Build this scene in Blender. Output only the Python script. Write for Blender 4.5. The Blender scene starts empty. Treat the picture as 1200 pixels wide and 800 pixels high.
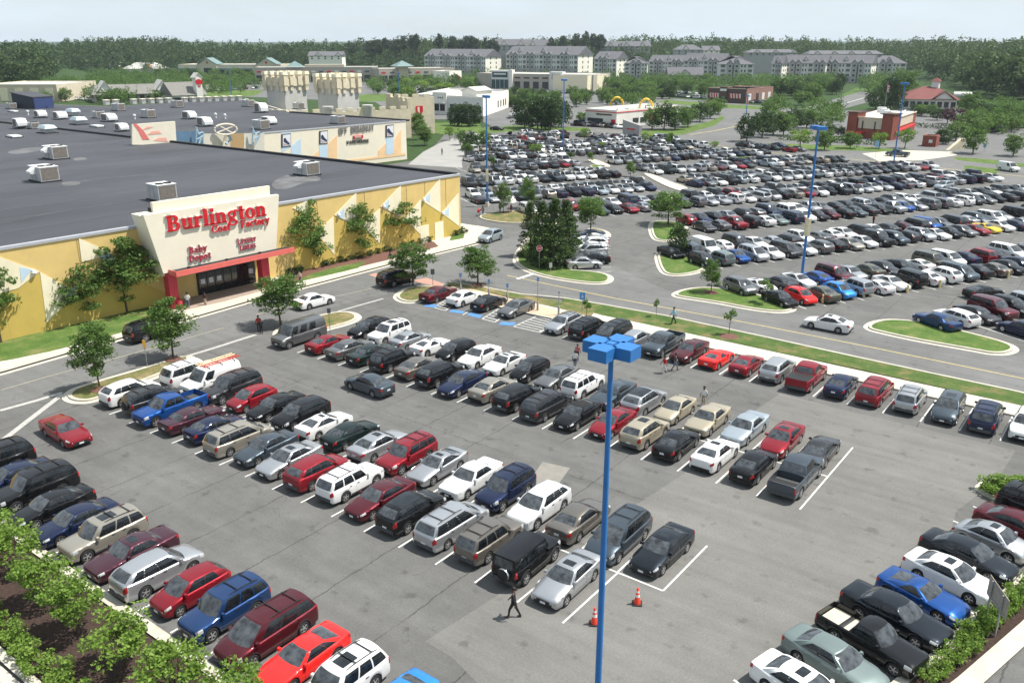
import bpy, bmesh, math, random
from mathutils import Vector, Matrix
import numpy as np
R = math.radians
SC = bpy.context.scene
COL = SC.collection
# ---------------------------------------------------------------- camera
CAM_H = 26.0
FPX = 1010.0            # focal length in photo pixels (1200 x 800 frame)
PITCH = math.atan(350.0 / FPX)
YAW = R(37.0)
cam_d = bpy.data.cameras.new('camera')
cam_d.sensor_width = 36.0
cam_d.lens = 36.0 * FPX / 1200.0
cam_d.clip_start = 0.5
cam_d.clip_end = 9000.0
cam = bpy.data.objects.new('camera', cam_d)
cam.location = (0, 0, CAM_H)
cam.rotation_euler = (R(90) - PITCH, 0, YAW)
COL.objects.link(cam)
SC.camera = cam
# ---------------------------------------------------------------- sky and sun
SUN_EL = R(61)
SUN_DIR2 = Vector((0.72, 0.70)).normalized()        # towards the sun, on the ground
W = bpy.data.worlds.new('World')
SC.world = W
W.use_nodes = True
nt = W.node_tree
bg = nt.nodes['Background']
sky = nt.nodes.new('ShaderNodeTexSky')
sky.sky_type = 'NISHITA'
sky.sun_disc = False
sky.sun_elevation = SUN_EL
sky.sun_rotation = math.atan2(SUN_DIR2.x, SUN_DIR2.y)
sky.altitude = 0
sky.air_density = 1.0
sky.dust_density = 0.5
sky.ozone_density = 1.2
tc = nt.nodes.new('ShaderNodeTexCoord')
mp = nt.nodes.new('ShaderNodeMapping')
mp.inputs['Scale'].default_value = (1.6, 1.6, 7.0)
nz = nt.nodes.new('ShaderNodeTexNoise')
nz.inputs['Scale'].default_value = 2.2
nz.inputs['Detail'].default_value = 7
nz.inputs['Roughness'].default_value = 0.55
cr = nt.nodes.new('ShaderNodeValToRGB')
cr.color_ramp.elements[0].position = 0.40
cr.color_ramp.elements[0].color = (.62, .62, .62, 1)
cr.color_ramp.elements[1].position = 0.72
cr.color_ramp.elements[1].color = (1, 1, 1, 1)
mx = nt.nodes.new('ShaderNodeMixRGB')
mx.inputs['Color2'].default_value = (8.2, 9.4, 10.4, 1)          # thin high cloud
nt.links.new(tc.outputs['Generated'], mp.inputs['Vector'])
nt.links.new(mp.outputs['Vector'], nz.inputs['Vector'])
nt.links.new(nz.outputs['Fac'], cr.inputs['Fac'])
nt.links.new(cr.outputs['Color'], mx.inputs['Fac'])
nt.links.new(sky.outputs['Color'], mx.inputs['Color1'])
nt.links.new(mx.outputs['Color'], bg.inputs['Color'])
bg.inputs['Strength'].default_value = 0.066
sun_d = bpy.data.lights.new('sun', 'SUN')
sun_d.energy = 5.0
sun_d.angle = R(0.55)
sun_d.color = (1.0, 0.955, 0.88)
sun = bpy.data.objects.new('sun', sun_d)
sd = Vector((SUN_DIR2.x * math.cos(SUN_EL), SUN_DIR2.y * math.cos(SUN_EL), math.sin(SUN_EL)))
sun.rotation_euler = sd.to_track_quat('Z', 'Y').to_euler()
sun.location = (0, 0, 200)
COL.objects.link(sun)
SC.view_settings.view_transform = 'Standard'
SC.view_settings.look = 'None'
SC.view_settings.gamma = 1.0
SC.view_settings.exposure = 0.6
SC.cycles.use_denoising = True
SC.cycles.max_bounces = 6
SC.cycles.diffuse_bounces = 3
SC.cycles.glossy_bounces = 3
SC.cycles.transmission_bounces = 3
SC.cycles.transparent_max_bounces = 6
SC.cycles.volume_bounces = 0
SC.cycles.use_adaptive_sampling = True
SC.cycles.adaptive_threshold = 0.02
SC.cycles.sample_clamp_indirect = 6

# ---------------------------------------------------------------- photo pixel -> place
def G(px, py, z=0.0):
    """photo pixel -> point of the plane of height z (x, y)"""
    x = (px - 600) / FPX
    y = -(py - 400) / FPX
    cp, sp = math.cos(PITCH), math.sin(PITCH)
    d = (x, cp + y * sp, -sp + y * cp)
    t = (z - CAM_H) / d[2]
    a, b = d[0] * t, d[1] * t
    c, s = math.cos(YAW), math.sin(YAW)
    return (a * c - b * s, a * s + b * c)

def PX(u, v, z=0.0):
    c, s = math.cos(YAW), math.sin(YAW)
    a, b = u * c + v * s, -u * s + v * c
    w = z - CAM_H
    cp, sp = math.cos(PITCH), math.sin(PITCH)
    d = b * cp - w * sp
    return (600 + FPX * a / d, 400 - FPX * (b * sp + w * cp) / d, d)

def ZPX(y, b):
    """height seen at photo row y at ground distance b"""
    return CAM_H - b * math.tan(PITCH - math.atan((400 - y) / FPX))

def HGT(px, py, ytop):
    u, v = G(px, py)
    lo, hi = -2.0, 80.0
    for i in range(40):
        m = (lo + hi) / 2
        if PX(u, v, m)[1] > ytop: lo = m
        else: hi = m
    return lo

# ---------------------------------------------------------------- materials
MATS = {}
def mat(name, col, rough=0.7, var=0.12, scale=1.5, metal=0.0, spec=0.4, coat=0.0, bump=0.0, bscale=20.0, detail=5, streak=None, emit=None):
    if name in MATS: return MATS[name]
    m = bpy.data.materials.new(name)
    m.use_nodes = True
    n, l = m.node_tree.nodes, m.node_tree.links
    b = n['Principled BSDF']
    b.inputs['Roughness'].default_value = rough
    b.inputs['Metallic'].default_value = metal
    b.inputs['Specular IOR Level'].default_value = spec
    b.inputs['Coat Weight'].default_value = coat
    c4 = (col[0], col[1], col[2], 1)
    b.inputs['Base Color'].default_value = c4
    if var > 0 or bump > 0:
        g = n.new('ShaderNodeNewGeometry')
        mpn = n.new('ShaderNodeMapping')
        if streak: mpn.inputs['Scale'].default_value = streak
        l.new(g.outputs['Position'], mpn.inputs['Vector'])
    if var > 0:
        t = n.new('ShaderNodeTexNoise')
        t.inputs['Scale'].default_value = scale
        t.inputs['Detail'].default_value = detail
        t.inputs['Roughness'].default_value = 0.65
        l.new(mpn.outputs['Vector'], t.inputs['Vector'])
        mr = n.new('ShaderNodeMapRange')
        mr.inputs['From Min'].default_value = 0.3
        mr.inputs['From Max'].default_value = 0.7
        mr.inputs['To Min'].default_value = 1 - var
        mr.inputs['To Max'].default_value = 1 + var
        l.new(t.outputs['Fac'], mr.inputs['Value'])
        mm = n.new('ShaderNodeMixRGB')
        mm.blend_type = 'MULTIPLY'
        mm.inputs['Fac'].default_value = 1
        mm.inputs['Color1'].default_value = c4
        l.new(mr.outputs['Result'], mm.inputs['Color2'])
        l.new(mm.outputs['Color'], b.inputs['Base Color'])
    if bump > 0:
        t2 = n.new('ShaderNodeTexNoise')
        t2.inputs['Scale'].default_value = bscale
        t2.inputs['Detail'].default_value = 4
        l.new(mpn.outputs['Vector'], t2.inputs['Vector'])
        bp = n.new('ShaderNodeBump')
        bp.inputs['Strength'].default_value = bump
        bp.inputs['Distance'].default_value = 0.05
        l.new(t2.outputs['Fac'], bp.inputs['Height'])
        l.new(bp.outputs['Normal'], b.inputs['Normal'])
    if emit:
        b.inputs['Emission Color'].default_value = (*emit[:3], 1)
        b.inputs['Emission Strength'].default_value = emit[3]
    MATS[name] = m
    return m

def leaf_mat(name, c1, c2, trans=0.35):
    m = bpy.data.materials.new(name)
    m.use_nodes = True
    n, l = m.node_tree.nodes, m.node_tree.links
    b = n['Principled BSDF']
    b.inputs['Roughness'].default_value = 0.6
    b.inputs['Specular IOR Level'].default_value = 0.25
    g = n.new('ShaderNodeNewGeometry')
    oi = n.new('ShaderNodeObjectInfo')
    ad = n.new('ShaderNodeMath'); ad.operation = 'MULTIPLY_ADD'
    l.new(oi.outputs['Random'], ad.inputs[0]); ad.inputs[1].default_value = 0.35
    ml = n.new('ShaderNodeMath'); ml.operation = 'MULTIPLY'
    l.new(g.outputs['Random Per Island'], ml.inputs[0]); ml.inputs[1].default_value = 0.7
    l.new(ml.outputs[0], ad.inputs[2])
    mm = n.new('ShaderNodeMixRGB')
    mm.inputs['Color1'].default_value = (*c1, 1)
    mm.inputs['Color2'].default_value = (*c2, 1)
    l.new(ad.outputs[0], mm.inputs['Fac'])
    l.new(mm.outputs['Color'], b.inputs['Base Color'])
    tr = n.new('ShaderNodeBsdfTranslucent')
    l.new(mm.outputs['Color'], tr.inputs['Color'])
    ms = n.new('ShaderNodeMixShader')
    ms.inputs['Fac'].default_value = trans
    l.new(b.outputs[0], ms.inputs[1]); l.new(tr.outputs[0], ms.inputs[2])
    l.new(ms.outputs[0], n['Material Output'].inputs['Surface'])
    MATS[name] = m
    return m

def paint_mat(name, attr):
    m = bpy.data.materials.new(name)
    m.use_nodes = True
    n, l = m.node_tree.nodes, m.node_tree.links
    b = n['Principled BSDF']
    b.inputs['Roughness'].default_value = 0.36
    b.inputs['Coat Weight'].default_value = 0.75
    b.inputs['Coat Roughness'].default_value = 0.03
    b.inputs['Specular IOR Level'].default_value = 0.04
    if attr:
        a = n.new('ShaderNodeAttribute'); a.attribute_name = 'paint'
    else:
        a = n.new('ShaderNodeObjectInfo')
    # thin film of dust on upward faces
    t = n.new('ShaderNodeTexNoise'); t.inputs['Scale'].default_value = 1.1; t.inputs['Detail'].default_value = 6
    g = n.new('ShaderNodeNewGeometry')
    l.new(g.outputs['Position'], t.inputs['Vector'])
    mr = n.new('ShaderNodeMapRange')
    mr.inputs['From Min'].default_value = 0.35; mr.inputs['From Max'].default_value = 0.75
    mr.inputs['To Min'].default_value = 0.0; mr.inputs['To Max'].default_value = 0.015
    l.new(t.outputs['Fac'], mr.inputs['Value'])
    mm = n.new('ShaderNodeMixRGB')
    mm.inputs['Color2'].default_value = (0.30, 0.28, 0.25, 1)
    l.new(mr.outputs['Result'], mm.inputs['Fac'])
    l.new(a.outputs['Color'], mm.inputs['Color1'])
    l.new(mm.outputs['Color'], b.inputs['Base Color'])
    l.new(a.outputs['Alpha'], b.inputs['Metallic'])
    MATS[name] = m
    return m

# ---------------------------------------------------------------- mesh helpers
class MB:
    """collects faces; build() links them as ONE mesh object"""
    def __init__(s): s.v = []; s.f = []; s.m = []
    def quad(s, pts, mi=0):
        n = len(s.v); s.v += [tuple(p) for p in pts]; s.f.append(tuple(range(n, n + len(pts)))); s.m.append(mi)
    def box(s, x0, x1, y0, y1, z0, z1, mi=0, rz=0, c=None, taper=0.0):
        t = taper
        p = [(x0, y0, z0), (x1, y0, z0), (x1, y1, z0), (x0, y1, z0), (x0 + t, y0 + t, z1), (x1 - t, y0 + t, z1), (x1 - t, y1 - t, z1), (x0 + t, y1 - t, z1)]
        if rz or c:
            cx, cy = c or (0, 0); co, si = math.cos(rz), math.sin(rz)
            p = [(cx + a * co - b * si, cy + a * si + b * co, z) for a, b, z in p]
        n = len(s.v); s.v += p
        for f in ((3, 2, 1, 0), (4, 5, 6, 7), (0, 1, 5, 4), (1, 2, 6, 5), (2, 3, 7, 6), (3, 0, 4, 7)):
            s.f.append(tuple(n + i for i in f)); s.m.append(mi)
        return s
    def prism(s, poly, z0, z1, mi=0, mtop=None, bottom=False):
        """poly ccw list of (x, y)"""
        n = len(s.v); k = len(poly)
        zz0 = z0 if isinstance(z0, (list, tuple)) else [z0] * k
        zz1 = z1 if isinstance(z1, (list, tuple)) else [z1] * k
        s.v += [(p[0], p[1], a) for p, a in zip(poly, zz0)] + [(p[0], p[1], a) for p, a in zip(poly, zz1)]
        s.f.append(tuple(range(n + k, n + 2 * k))); s.m.append(mi if mtop is None else mtop)
        if bottom: s.f.append(tuple(range(n + k - 1, n - 1, -1))); s.m.append(mi)
        for i in range(k):
            j = (i + 1) % k
            s.f.append((n + i, n + j, n + k + j, n + k + i)); s.m.append(mi)
        return s
    def tube(s, path, rad, seg=8, mi=0, caps=True):
        n0 = len(s.v); rr = rad if isinstance(rad, (list, tuple)) else [rad] * len(path)
        P = [Vector(p) for p in path]
        for i, p in enumerate(P):
            d = (P[min(i + 1, len(P) - 1)] - P[max(i - 1, 0)]).normalized()
            a = d.orthogonal() if abs(d.z) < 0.9 else Vector((1, 0, 0)) - d * d.x
            a.normalize(); b = d.cross(a)
            for k in range(seg):
                t = 2 * math.pi * k / seg
                s.v.append(tuple(p + (a * math.cos(t) + b * math.sin(t)) * rr[i]))
        for i in range(len(P) - 1):
            for k in range(seg):
                q = (k + 1) % seg
                s.f.append((n0 + i * seg + k, n0 + i * seg + q, n0 + (i + 1) * seg + q, n0 + (i + 1) * seg + k)); s.m.append(mi)
        if caps:
            s.f.append(tuple(n0 + k for k in reversed(range(seg)))); s.m.append(mi)
            s.f.append(tuple(n0 + (len(P) - 1) * seg + k for k in range(seg))); s.m.append(mi)
        return s
    def lathe(s, prof, seg=16, c=(0, 0, 0), mi=0):
        n0 = len(s.v)
        for r_, z in prof:
            for k in range(seg):
                t = 2 * math.pi * k / seg
                s.v.append((c[0] + r_ * math.cos(t), c[1] + r_ * math.sin(t), c[2] + z))
        for i in range(len(prof) - 1):
            for k in range(seg):
                q = (k + 1) % seg
                s.f.append((n0 + i * seg + k, n0 + i * seg + q, n0 + (i + 1) * seg + q, n0 + (i + 1) * seg + k)); s.m.append(mi)
        return s
    def grid(s, fn, us, vs, mi=0):
        n0 = len(s.v); nu, nv = len(us), len(vs)
        for u in us:
            for v in vs: s.v.append(tuple(fn(u, v)))
        for i in range(nu - 1):
            for j in range(nv - 1):
                a = n0 + i * nv + j
                s.f.append((a, a + nv, a + nv + 1, a + 1)); s.m.append(mi)
        return s
    def mesh(s, name, mats, smooth=False, fix=False, sharp=40):
        me = bpy.data.meshes.new(name)
        me.from_pydata(s.v, [], s.f)
        for m in (mats if isinstance(mats, (list, tuple)) else [mats]): me.materials.append(m)
        if any(s.m): me.polygons.foreach_set('material_index', s.m)
        if fix:
            bm = bmesh.new(); bm.from_mesh(me)
            bmesh.ops.remove_doubles(bm, verts=bm.verts, dist=1e-4)
            bmesh.ops.recalc_face_normals(bm, faces=bm.faces)
            bm.to_mesh(me); bm.free()
        if smooth:
            me.polygons.foreach_set('use_smooth', [True] * len(me.polygons))
            me.set_sharp_from_angle(angle=R(sharp))
        me.update()
        return me
    def build(s, name, mats, parent=None, smooth=False, fix=False, loc=None, rz=None):
        return link(name, s.mesh(name, mats, smooth, fix), parent, loc, rz)

WROOT = {}
def wroot(name, loc):
    """Empty at the thing's base whose parts are given in world coordinates"""
    o = empty(name, loc)
    WROOT[o.name] = Matrix.Translation(-Vector(loc))
    return o
def link(name, data, parent=None, loc=None, rz=None):
    o = bpy.data.objects.new(name, data)
    COL.objects.link(o)
    if parent:
        o.parent = parent
        if parent.name in WROOT: o.matrix_parent_inverse = WROOT[parent.name]
    if loc: o.location = loc
    if rz is not None: o.rotation_euler = (0, 0, rz)
    return o
def tag(o, label=None, cat=None, group=None, kind=None):
    if label: o['label'] = label
    if cat: o['category'] = cat
    if group: o['group'] = group
    if kind: o['kind'] = kind
    return o
def empty(name, loc=(0, 0, 0), rz=0.0):
    o = link(name, None, None, loc, rz)
    o.empty_display_size = 0.3
    return o
def copy_tree(o, parent=None):
    c = o.copy(); COL.objects.link(c); c.parent = parent
    for ch in list(o.children):
        copy_tree(ch, c)
    return c
def lerp(a, b, t): return a + (b - a) * t
def interp(pts, x):
    """pts sorted by descending or ascending x"""
    if pts[0][0] > pts[-1][0]: pts = pts[::-1]
    if x <= pts[0][0]: return pts[0][1]
    for (a, b), (c, d) in zip(pts, pts[1:]):
        if x <= c: return b + (d - b) * (x - a) / (c - a) if c > a else d
    return pts[-1][1]
def lin(n, a=0.0, b=1.0): return [a + (b - a) * i / (n - 1) for i in range(n)]
# ================================================================ ground, roads, pavements
def asphalt_mat(name, base, seam=True, patchy=0.16, seam_gap=4.7):
    m = bpy.data.materials.new(name); m.use_nodes = True
    n, l = m.node_tree.nodes, m.node_tree.links
    b = n['Principled BSDF']; b.inputs['Roughness'].default_value = 0.88; b.inputs['Specular IOR Level'].default_value = 0.25
    g = n.new('ShaderNodeNewGeometry')
    def noise(sc, det, rough=.6):
        t = n.new('ShaderNodeTexNoise'); t.inputs['Scale'].default_value = sc; t.inputs['Detail'].default_value = det; t.inputs['Roughness'].default_value = rough
        l.new(g.outputs['Position'], t.inputs['Vector']); return t.outputs['Fac']
    def rng(v, a, b_, c, d):
        t = n.new('ShaderNodeMapRange'); t.inputs['From Min'].default_value = a; t.inputs['From Max'].default_value = b_; t.inputs['To Min'].default_value = c; t.inputs['To Max'].default_value = d
        l.new(v, t.inputs['Value']); return t.outputs['Result']
    def mul(a, b_):
        t = n.new('ShaderNodeMath'); t.operation = 'MULTIPLY'; l.new(a, t.inputs[0]); l.new(b_, t.inputs[1]); return t.outputs[0]
    f = mul(rng(noise(.09, 5), .3, .7, 1 - patchy, 1 + patchy), rng(noise(.55, 6, .7), .3, .7, 1 - patchy * .8, 1 + patchy * .8))
    f = mul(f, rng(noise(9, 3), .25, .75, .86, 1.14))
    f = mul(f, rng(noise(45, 2), .25, .75, .80, 1.2))
    st_ = n.new('ShaderNodeTexNoise'); st_.inputs['Scale'].default_value = 1.0; st_.inputs['Detail'].default_value = 5; mp_ = n.new('ShaderNodeMapping'); mp_.inputs['Scale'].default_value = (.07, 1.3, 1)
    l.new(g.outputs['Position'], mp_.inputs['Vector']); l.new(mp_.outputs['Vector'], st_.inputs['Vector']); f = mul(f, rng(st_.outputs['Fac'], .3, .7, .91, 1.09))
    # oil and tyre stains: sparse darker blots
    f = mul(f, rng(noise(.9, 3, .5), .62, .72, 1.0, .70))
    if seam:
        sx = n.new('ShaderNodeSeparateXYZ'); l.new(g.outputs['Position'], sx.inputs[0])
        for ax, gap, wid, amp, off in (('X', seam_gap, .016, .05, .31), ('Y', 23.0, .0028, .02, .2)):
            a = n.new('ShaderNodeMath'); a.operation = 'MULTIPLY_ADD'; l.new(sx.outputs[ax], a.inputs[0]); a.inputs[1].default_value = 1 / gap
            l.new(rng(noise(.7, 4, .7), 0, 1, off - amp, off + amp), a.inputs[2])
            fr = n.new('ShaderNodeMath'); fr.operation = 'FRACT'; l.new(a.outputs[0], fr.inputs[0])
            lt = n.new('ShaderNodeMath'); lt.operation = 'LESS_THAN'; l.new(fr.outputs[0], lt.inputs[0]); lt.inputs[1].default_value = wid
            gate = rng(noise(.13, 2), .38, .46, 0, 1)
            f = mul(f, rng(mul(lt.outputs[0], gate), 0, 1, 1, .55))
        # fine cracks
        v = n.new('ShaderNodeTexVoronoi'); v.feature = 'DISTANCE_TO_EDGE'; v.inputs['Scale'].default_value = .16
        wv = n.new('ShaderNodeVectorMath'); wv.operation = 'ADD'
        t = n.new('ShaderNodeTexNoise'); t.inputs['Scale'].default_value = .8; t.inputs['Detail'].default_value = 5
        l.new(g.outputs['Position'], t.inputs['Vector'])
        sc = n.new('ShaderNodeVectorMath'); sc.operation = 'SCALE'; sc.inputs['Scale'].default_value = 2.5
        l.new(t.outputs['Color'], sc.inputs[0]); l.new(g.outputs['Position'], wv.inputs[0]); l.new(sc.outputs[0], wv.inputs[1]); l.new(wv.outputs[0], v.inputs['Vector'])
        cr_ = mul(rng(v.outputs['Distance'], .0, .006, 1, 0), rng(noise(.11, 2), .5, .56, 0, 1))
        f = mul(f, rng(cr_, 0, 1, 1, .62))
    mm = n.new('ShaderNodeMixRGB'); mm.blend_type = 'MULTIPLY'; mm.inputs['Fac'].default_value = 1
    mm.inputs['Color1'].default_value = (*base, 1); l.new(f, mm.inputs['Color2']); l.new(mm.outputs['Color'], b.inputs['Base Color'])
    bp = n.new('ShaderNodeBump'); bp.inputs['Strength'].default_value = .25; bp.inputs['Distance'].default_value = .02
    l.new(noise(60, 2), bp.inputs['Height']); l.new(bp.outputs['Normal'], b.inputs['Normal'])
    MATS[name] = m
    return m
def grass_mat(name, c1, c2, c3):
    m = bpy.data.materials.new(name); m.use_nodes = True
    n, l = m.node_tree.nodes, m.node_tree.links
    b = n['Principled BSDF']; b.inputs['Roughness'].default_value = .9; b.inputs['Specular IOR Level'].default_value = .15
    g = n.new('ShaderNodeNewGeometry')
    t = n.new('ShaderNodeTexNoise'); t.inputs['Scale'].default_value = .45; t.inputs['Detail'].default_value = 8; t.inputs['Roughness'].default_value = .72
    l.new(g.outputs['Position'], t.inputs['Vector'])
    cr = n.new('ShaderNodeValToRGB'); e = cr.color_ramp.elements
    e[0].position = .36; e[0].color = (*c1, 1); e[1].position = .66; e[1].color = (*c3, 1)
    k = e.new(.52); k.color = (*c2, 1)
    l.new(t.outputs['Fac'], cr.inputs['Fac'])
    t2 = n.new('ShaderNodeTexNoise'); t2.inputs['Scale'].default_value = 14; t2.inputs['Detail'].default_value = 4
    l.new(g.outputs['Position'], t2.inputs['Vector'])
    mr = n.new('ShaderNodeMapRange'); mr.inputs['From Min'].default_value = .3; mr.inputs['From Max'].default_value = .7; mr.inputs['To Min'].default_value = .6; mr.inputs['To Max'].default_value = 1.4
    l.new(t2.outputs['Fac'], mr.inputs['Value'])
    mm = n.new('ShaderNodeMixRGB'); mm.blend_type = 'MULTIPLY'; mm.inputs['Fac'].default_value = 1
    l.new(cr.outputs['Color'], mm.inputs['Color1']); l.new(mr.outputs['Result'], mm.inputs['Color2']); l.new(mm.outputs['Color'], b.inputs['Base Color'])
    bp = n.new('ShaderNodeBump'); bp.inputs['Strength'].default_value = .8; bp.inputs['Distance'].default_value = .08
    l.new(t2.outputs['Fac'], bp.inputs['Height']); l.new(bp.outputs['Normal'], b.inputs['Normal'])
    MATS[name] = m
    return m
M_ASPH = asphalt_mat('old_asphalt', (.112, .111, .107))
M_ASPH2 = asphalt_mat('smooth_asphalt', (.143, .140, .131), seam=False, patchy=.10)
M_ROAD = asphalt_mat('road_asphalt', (.132, .132, .129), seam=False, patchy=.12)
M_CONC = mat('pale_concrete', (.47, .435, .36), .85, .10, .8, bump=.1, bscale=30)
M_KERB = mat('kerb_concrete', (.43, .40, .33), .85, .14, 1.2, bump=.1)
M_TANPAVE = mat('tan_paving', (.47, .36, .25), .85, .12, 2.2)
M_BRICKPAVE = mat('red_brick_paving', (.42, .22, .17), .85, .2, 5)
M_GRASS = grass_mat('grass', (.055, .105, .022), (.085, .14, .032), (.17, .17, .065))
M_DRYGRASS = grass_mat('dry_grass', (.07, .11, .03), (.16, .14, .06), (.28, .22, .12))
M_VERGE = grass_mat('verge_grass', (.045, .085, .02), (.075, .115, .03), (.20, .145, .075))
M_MEADOW = grass_mat('meadow', (.05, .10, .02), (.07, .12, .03), (.11, .15, .045))
M_MULCH = mat('dark_mulch', (.042, .024, .018), .95, .45, 6, bump=.9, bscale=25, detail=8)
M_REDMULCH = mat('reddish_mulch', (.13, .062, .045), .95, .35, 6, bump=.6)
M_WHITE = mat('white_marking', (.58, .58, .56), .7, .22, 2.5)
M_YELLOW = mat('yellow_marking', (.55, .44, .16), .7, .2, 2)
M_BLUEP = mat('blue_marking', (.075, .20, .43), .7, .15, 3)
M_TERRAIN = grass_mat('terrain', (.025, .052, .014), (.034, .065, .018), (.05, .08, .026))

def chaikin(p, it=2):
    for _ in range(it):
        q = []
        for i in range(len(p)):
            a, b = p[i], p[(i + 1) % len(p)]
            q += [(a[0] * .75 + b[0] * .25, a[1] * .75 + b[1] * .25), (a[0] * .25 + b[0] * .75, a[1] * .25 + b[1] * .75)]
        p = q
    return p
def area(p): return sum(p[i][0] * p[(i + 1) % len(p)][1] - p[(i + 1) % len(p)][0] * p[i][1] for i in range(len(p))) / 2
def ccw(p): return p if area(p) > 0 else p[::-1]
def inset(p, d):
    p = ccw(p); n = len(p); q = []
    for i in range(n):
        a, b, c = Vector(p[i - 1]), Vector(p[i]), Vector(p[(i + 1) % n])
        e1 = (b - a); e2 = (c - b)
        if e1.length < 1e-6 or e2.length < 1e-6: q.append(tuple(b)); continue
        e1.normalize(); e2.normalize()
        n1 = Vector((-e1.y, e1.x)); n2 = Vector((-e2.y, e2.x))
        k = n1 + n2
        if k.length < .2: q.append(tuple(b)); continue
        k.normalize(); s = min(1 / max(k.dot(n1), .35), 2.2)
        q.append((b.x + k.x * d * s, b.y + k.y * d * s))
    return q
def sheet(name, poly, z, m, parent=None):
    mb = MB(); mb.quad([(a, b, z) for a, b in ccw(poly)])
    o = mb.build(name, m, parent)
    if not parent: o['kind'] = 'structure'
    return o
def PP(pts, z=0.0): return [G(a, b, z) for a, b in pts]
def island(name, poly, top=M_GRASS, h=.14, kw=.28, rnd=2, gutter=.45):
    p = chaikin(ccw(poly), rnd) if rnd else ccw(poly)
    inn = inset(p, kw); n = len(p)
    mb = MB()
    for i in range(n):
        j = (i + 1) % n
        mb.quad([(*p[i], 0.004), (*p[j], 0.004), (*p[j], h), (*p[i], h)])
        mb.quad([(*p[i], h), (*p[j], h), (*inn[j], h), (*inn[i], h)])
    root = mb.build(name, M_KERB); root['kind'] = 'structure'
    t = MB(); t.quad([(a, b, h - .02) for a, b in inn]); t.build('grass_top' if top in (M_GRASS, M_DRYGRASS) else 'bed_top', top, root)
    if gutter:
        out = inset(p, -gutter); g = MB()
        for i in range(n):
            j = (i + 1) % n
            g.quad([(*out[i], .010), (*out[j], .010), (*p[j], .010), (*p[i], .010)])
        g.build('gutter', M_CONC, root)
    return root
def strip(path, w, z, m, name, parent=None, w2=None):
    mb = MB(); P = [Vector(p) for p in path]; L_ = []
    for i, p in enumerate(P):
        d = (P[min(i + 1, len(P) - 1)] - P[max(i - 1, 0)]).normalized(); nn = Vector((-d.y, d.x))
        L_.append((p + nn * w / 2, p - nn * w / 2))
    for (a, b), (c, d) in zip(L_, L_[1:]): mb.quad([(*b, z), (*d, z), (*c, z), (*a, z)])
    return mb.build(name, m, parent)

# terrain: one sheet to the horizon, flat by the shops and rising to wooded hills behind them
SKYL = ((-400, 50), (0, 54), (60, 52), (100, 50), (180, 45), (240, 46), (300, 50), (345, 52), (400, 49), (450, 46), (520, 44), (600, 46), (680, 45), (740, 43), (850, 44), (950, 46), (1050, 46), (1100, 51), (1150, 48), (1200, 47), (1700, 46))
def ramp0(px): return interp(((-400, 470), (100, 480), (125, 800), (330, 810), (500, 850), (1005, 850), (1025, 700), (1065, 560), (1100, 450), (1200, 400), (1700, 380)), px)
def ramp1(px): return interp(((-400, 900), (400, 930), (500, 1000), (1000, 1000), (1060, 900), (1700, 900)), px)
def terr(x, y):
    c, s = math.cos(YAW), math.sin(YAW)
    b = -x * s + y * c; a = x * c + y * s
    if b < 300: return -.05
    px = 600 + FPX * math.cos(PITCH) * a / b
    b0, b1 = ramp0(px), ramp1(px); t = min(max((b - b0) / (b1 - b0), 0), 1)
    top = ZPX(interp(SKYL, px), b1) - 17.0
    z = top * t * (1.6 - .6 * t) if t < 1 else top
    if b > b1: z += (b - b1) * .004
    return z - .05
mb = MB(); N = 160
ax = [-3200 + 6400 * i / N for i in range(N + 1)]
c_, s_ = math.cos(YAW), math.sin(YAW)
bs = [-200, -60, 0, 100, 250, 330, 360, 400, 430, 470, 520, 560, 600, 650, 700, 740, 780, 800, 820, 850, 870, 900, 950, 1000, 1100, 1200, 1350, 1500, 1700, 2000, 2500, 3200, 4200, 6000]
def tp(a, b):
    x, y = a * c_ - b * s_, a * s_ + b * c_
    return (x, y, terr(x, y))
mb.grid(tp, ax, bs)
o = mb.build('terrain', M_TERRAIN); o['kind'] = 'structure'

lot = sheet('parking_lot', [(-76, -12), (10, -12), (62, 40), (62, 235), (-30, 300), (-190, 300), (-176, 200), (-141, 152), (-141, 98), (-76, 98)], 0.0, M_ASPH)
# newer, smoother asphalt on the camera side of the lot
pb = PP([(498, 751), (530, 770), (560, 800), (760, 860), (1010, 800), (1100, 690), (1120, 600), (1170, 560), (1190, 528), (1000, 483), (914, 461), (880, 484), (812, 548), (747, 590), (640, 663), (604, 684)])
sheet('asphalt_patch', pb, .004, M_ASPH2)
sheet('asphalt_patch', PP([(622, 560), (636, 541), (668, 548), (655, 566), (634, 580)]), .006, mat('pale_patch', (.20, .19, .17), .9, .12, 1.5))
# main road between the lots (flush, slightly lighter), facade road
sheet('road', [(-62, 73.9), (-40, 73.9), (60, 66.0), (62, 76.5), (-5, 84.0), (-42, 84.2), (-52, 90), (-62, 92)], .004, M_ROAD)
sheet('road', [(-75.2, -12), (-66.6, -12), (-66.8, 40), (-66.4, 62), (-62, 73.9), (-62, 92), (-72, 97), (-75.0, 80), (-75.6, 55)], .004, M_ROAD)

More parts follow.
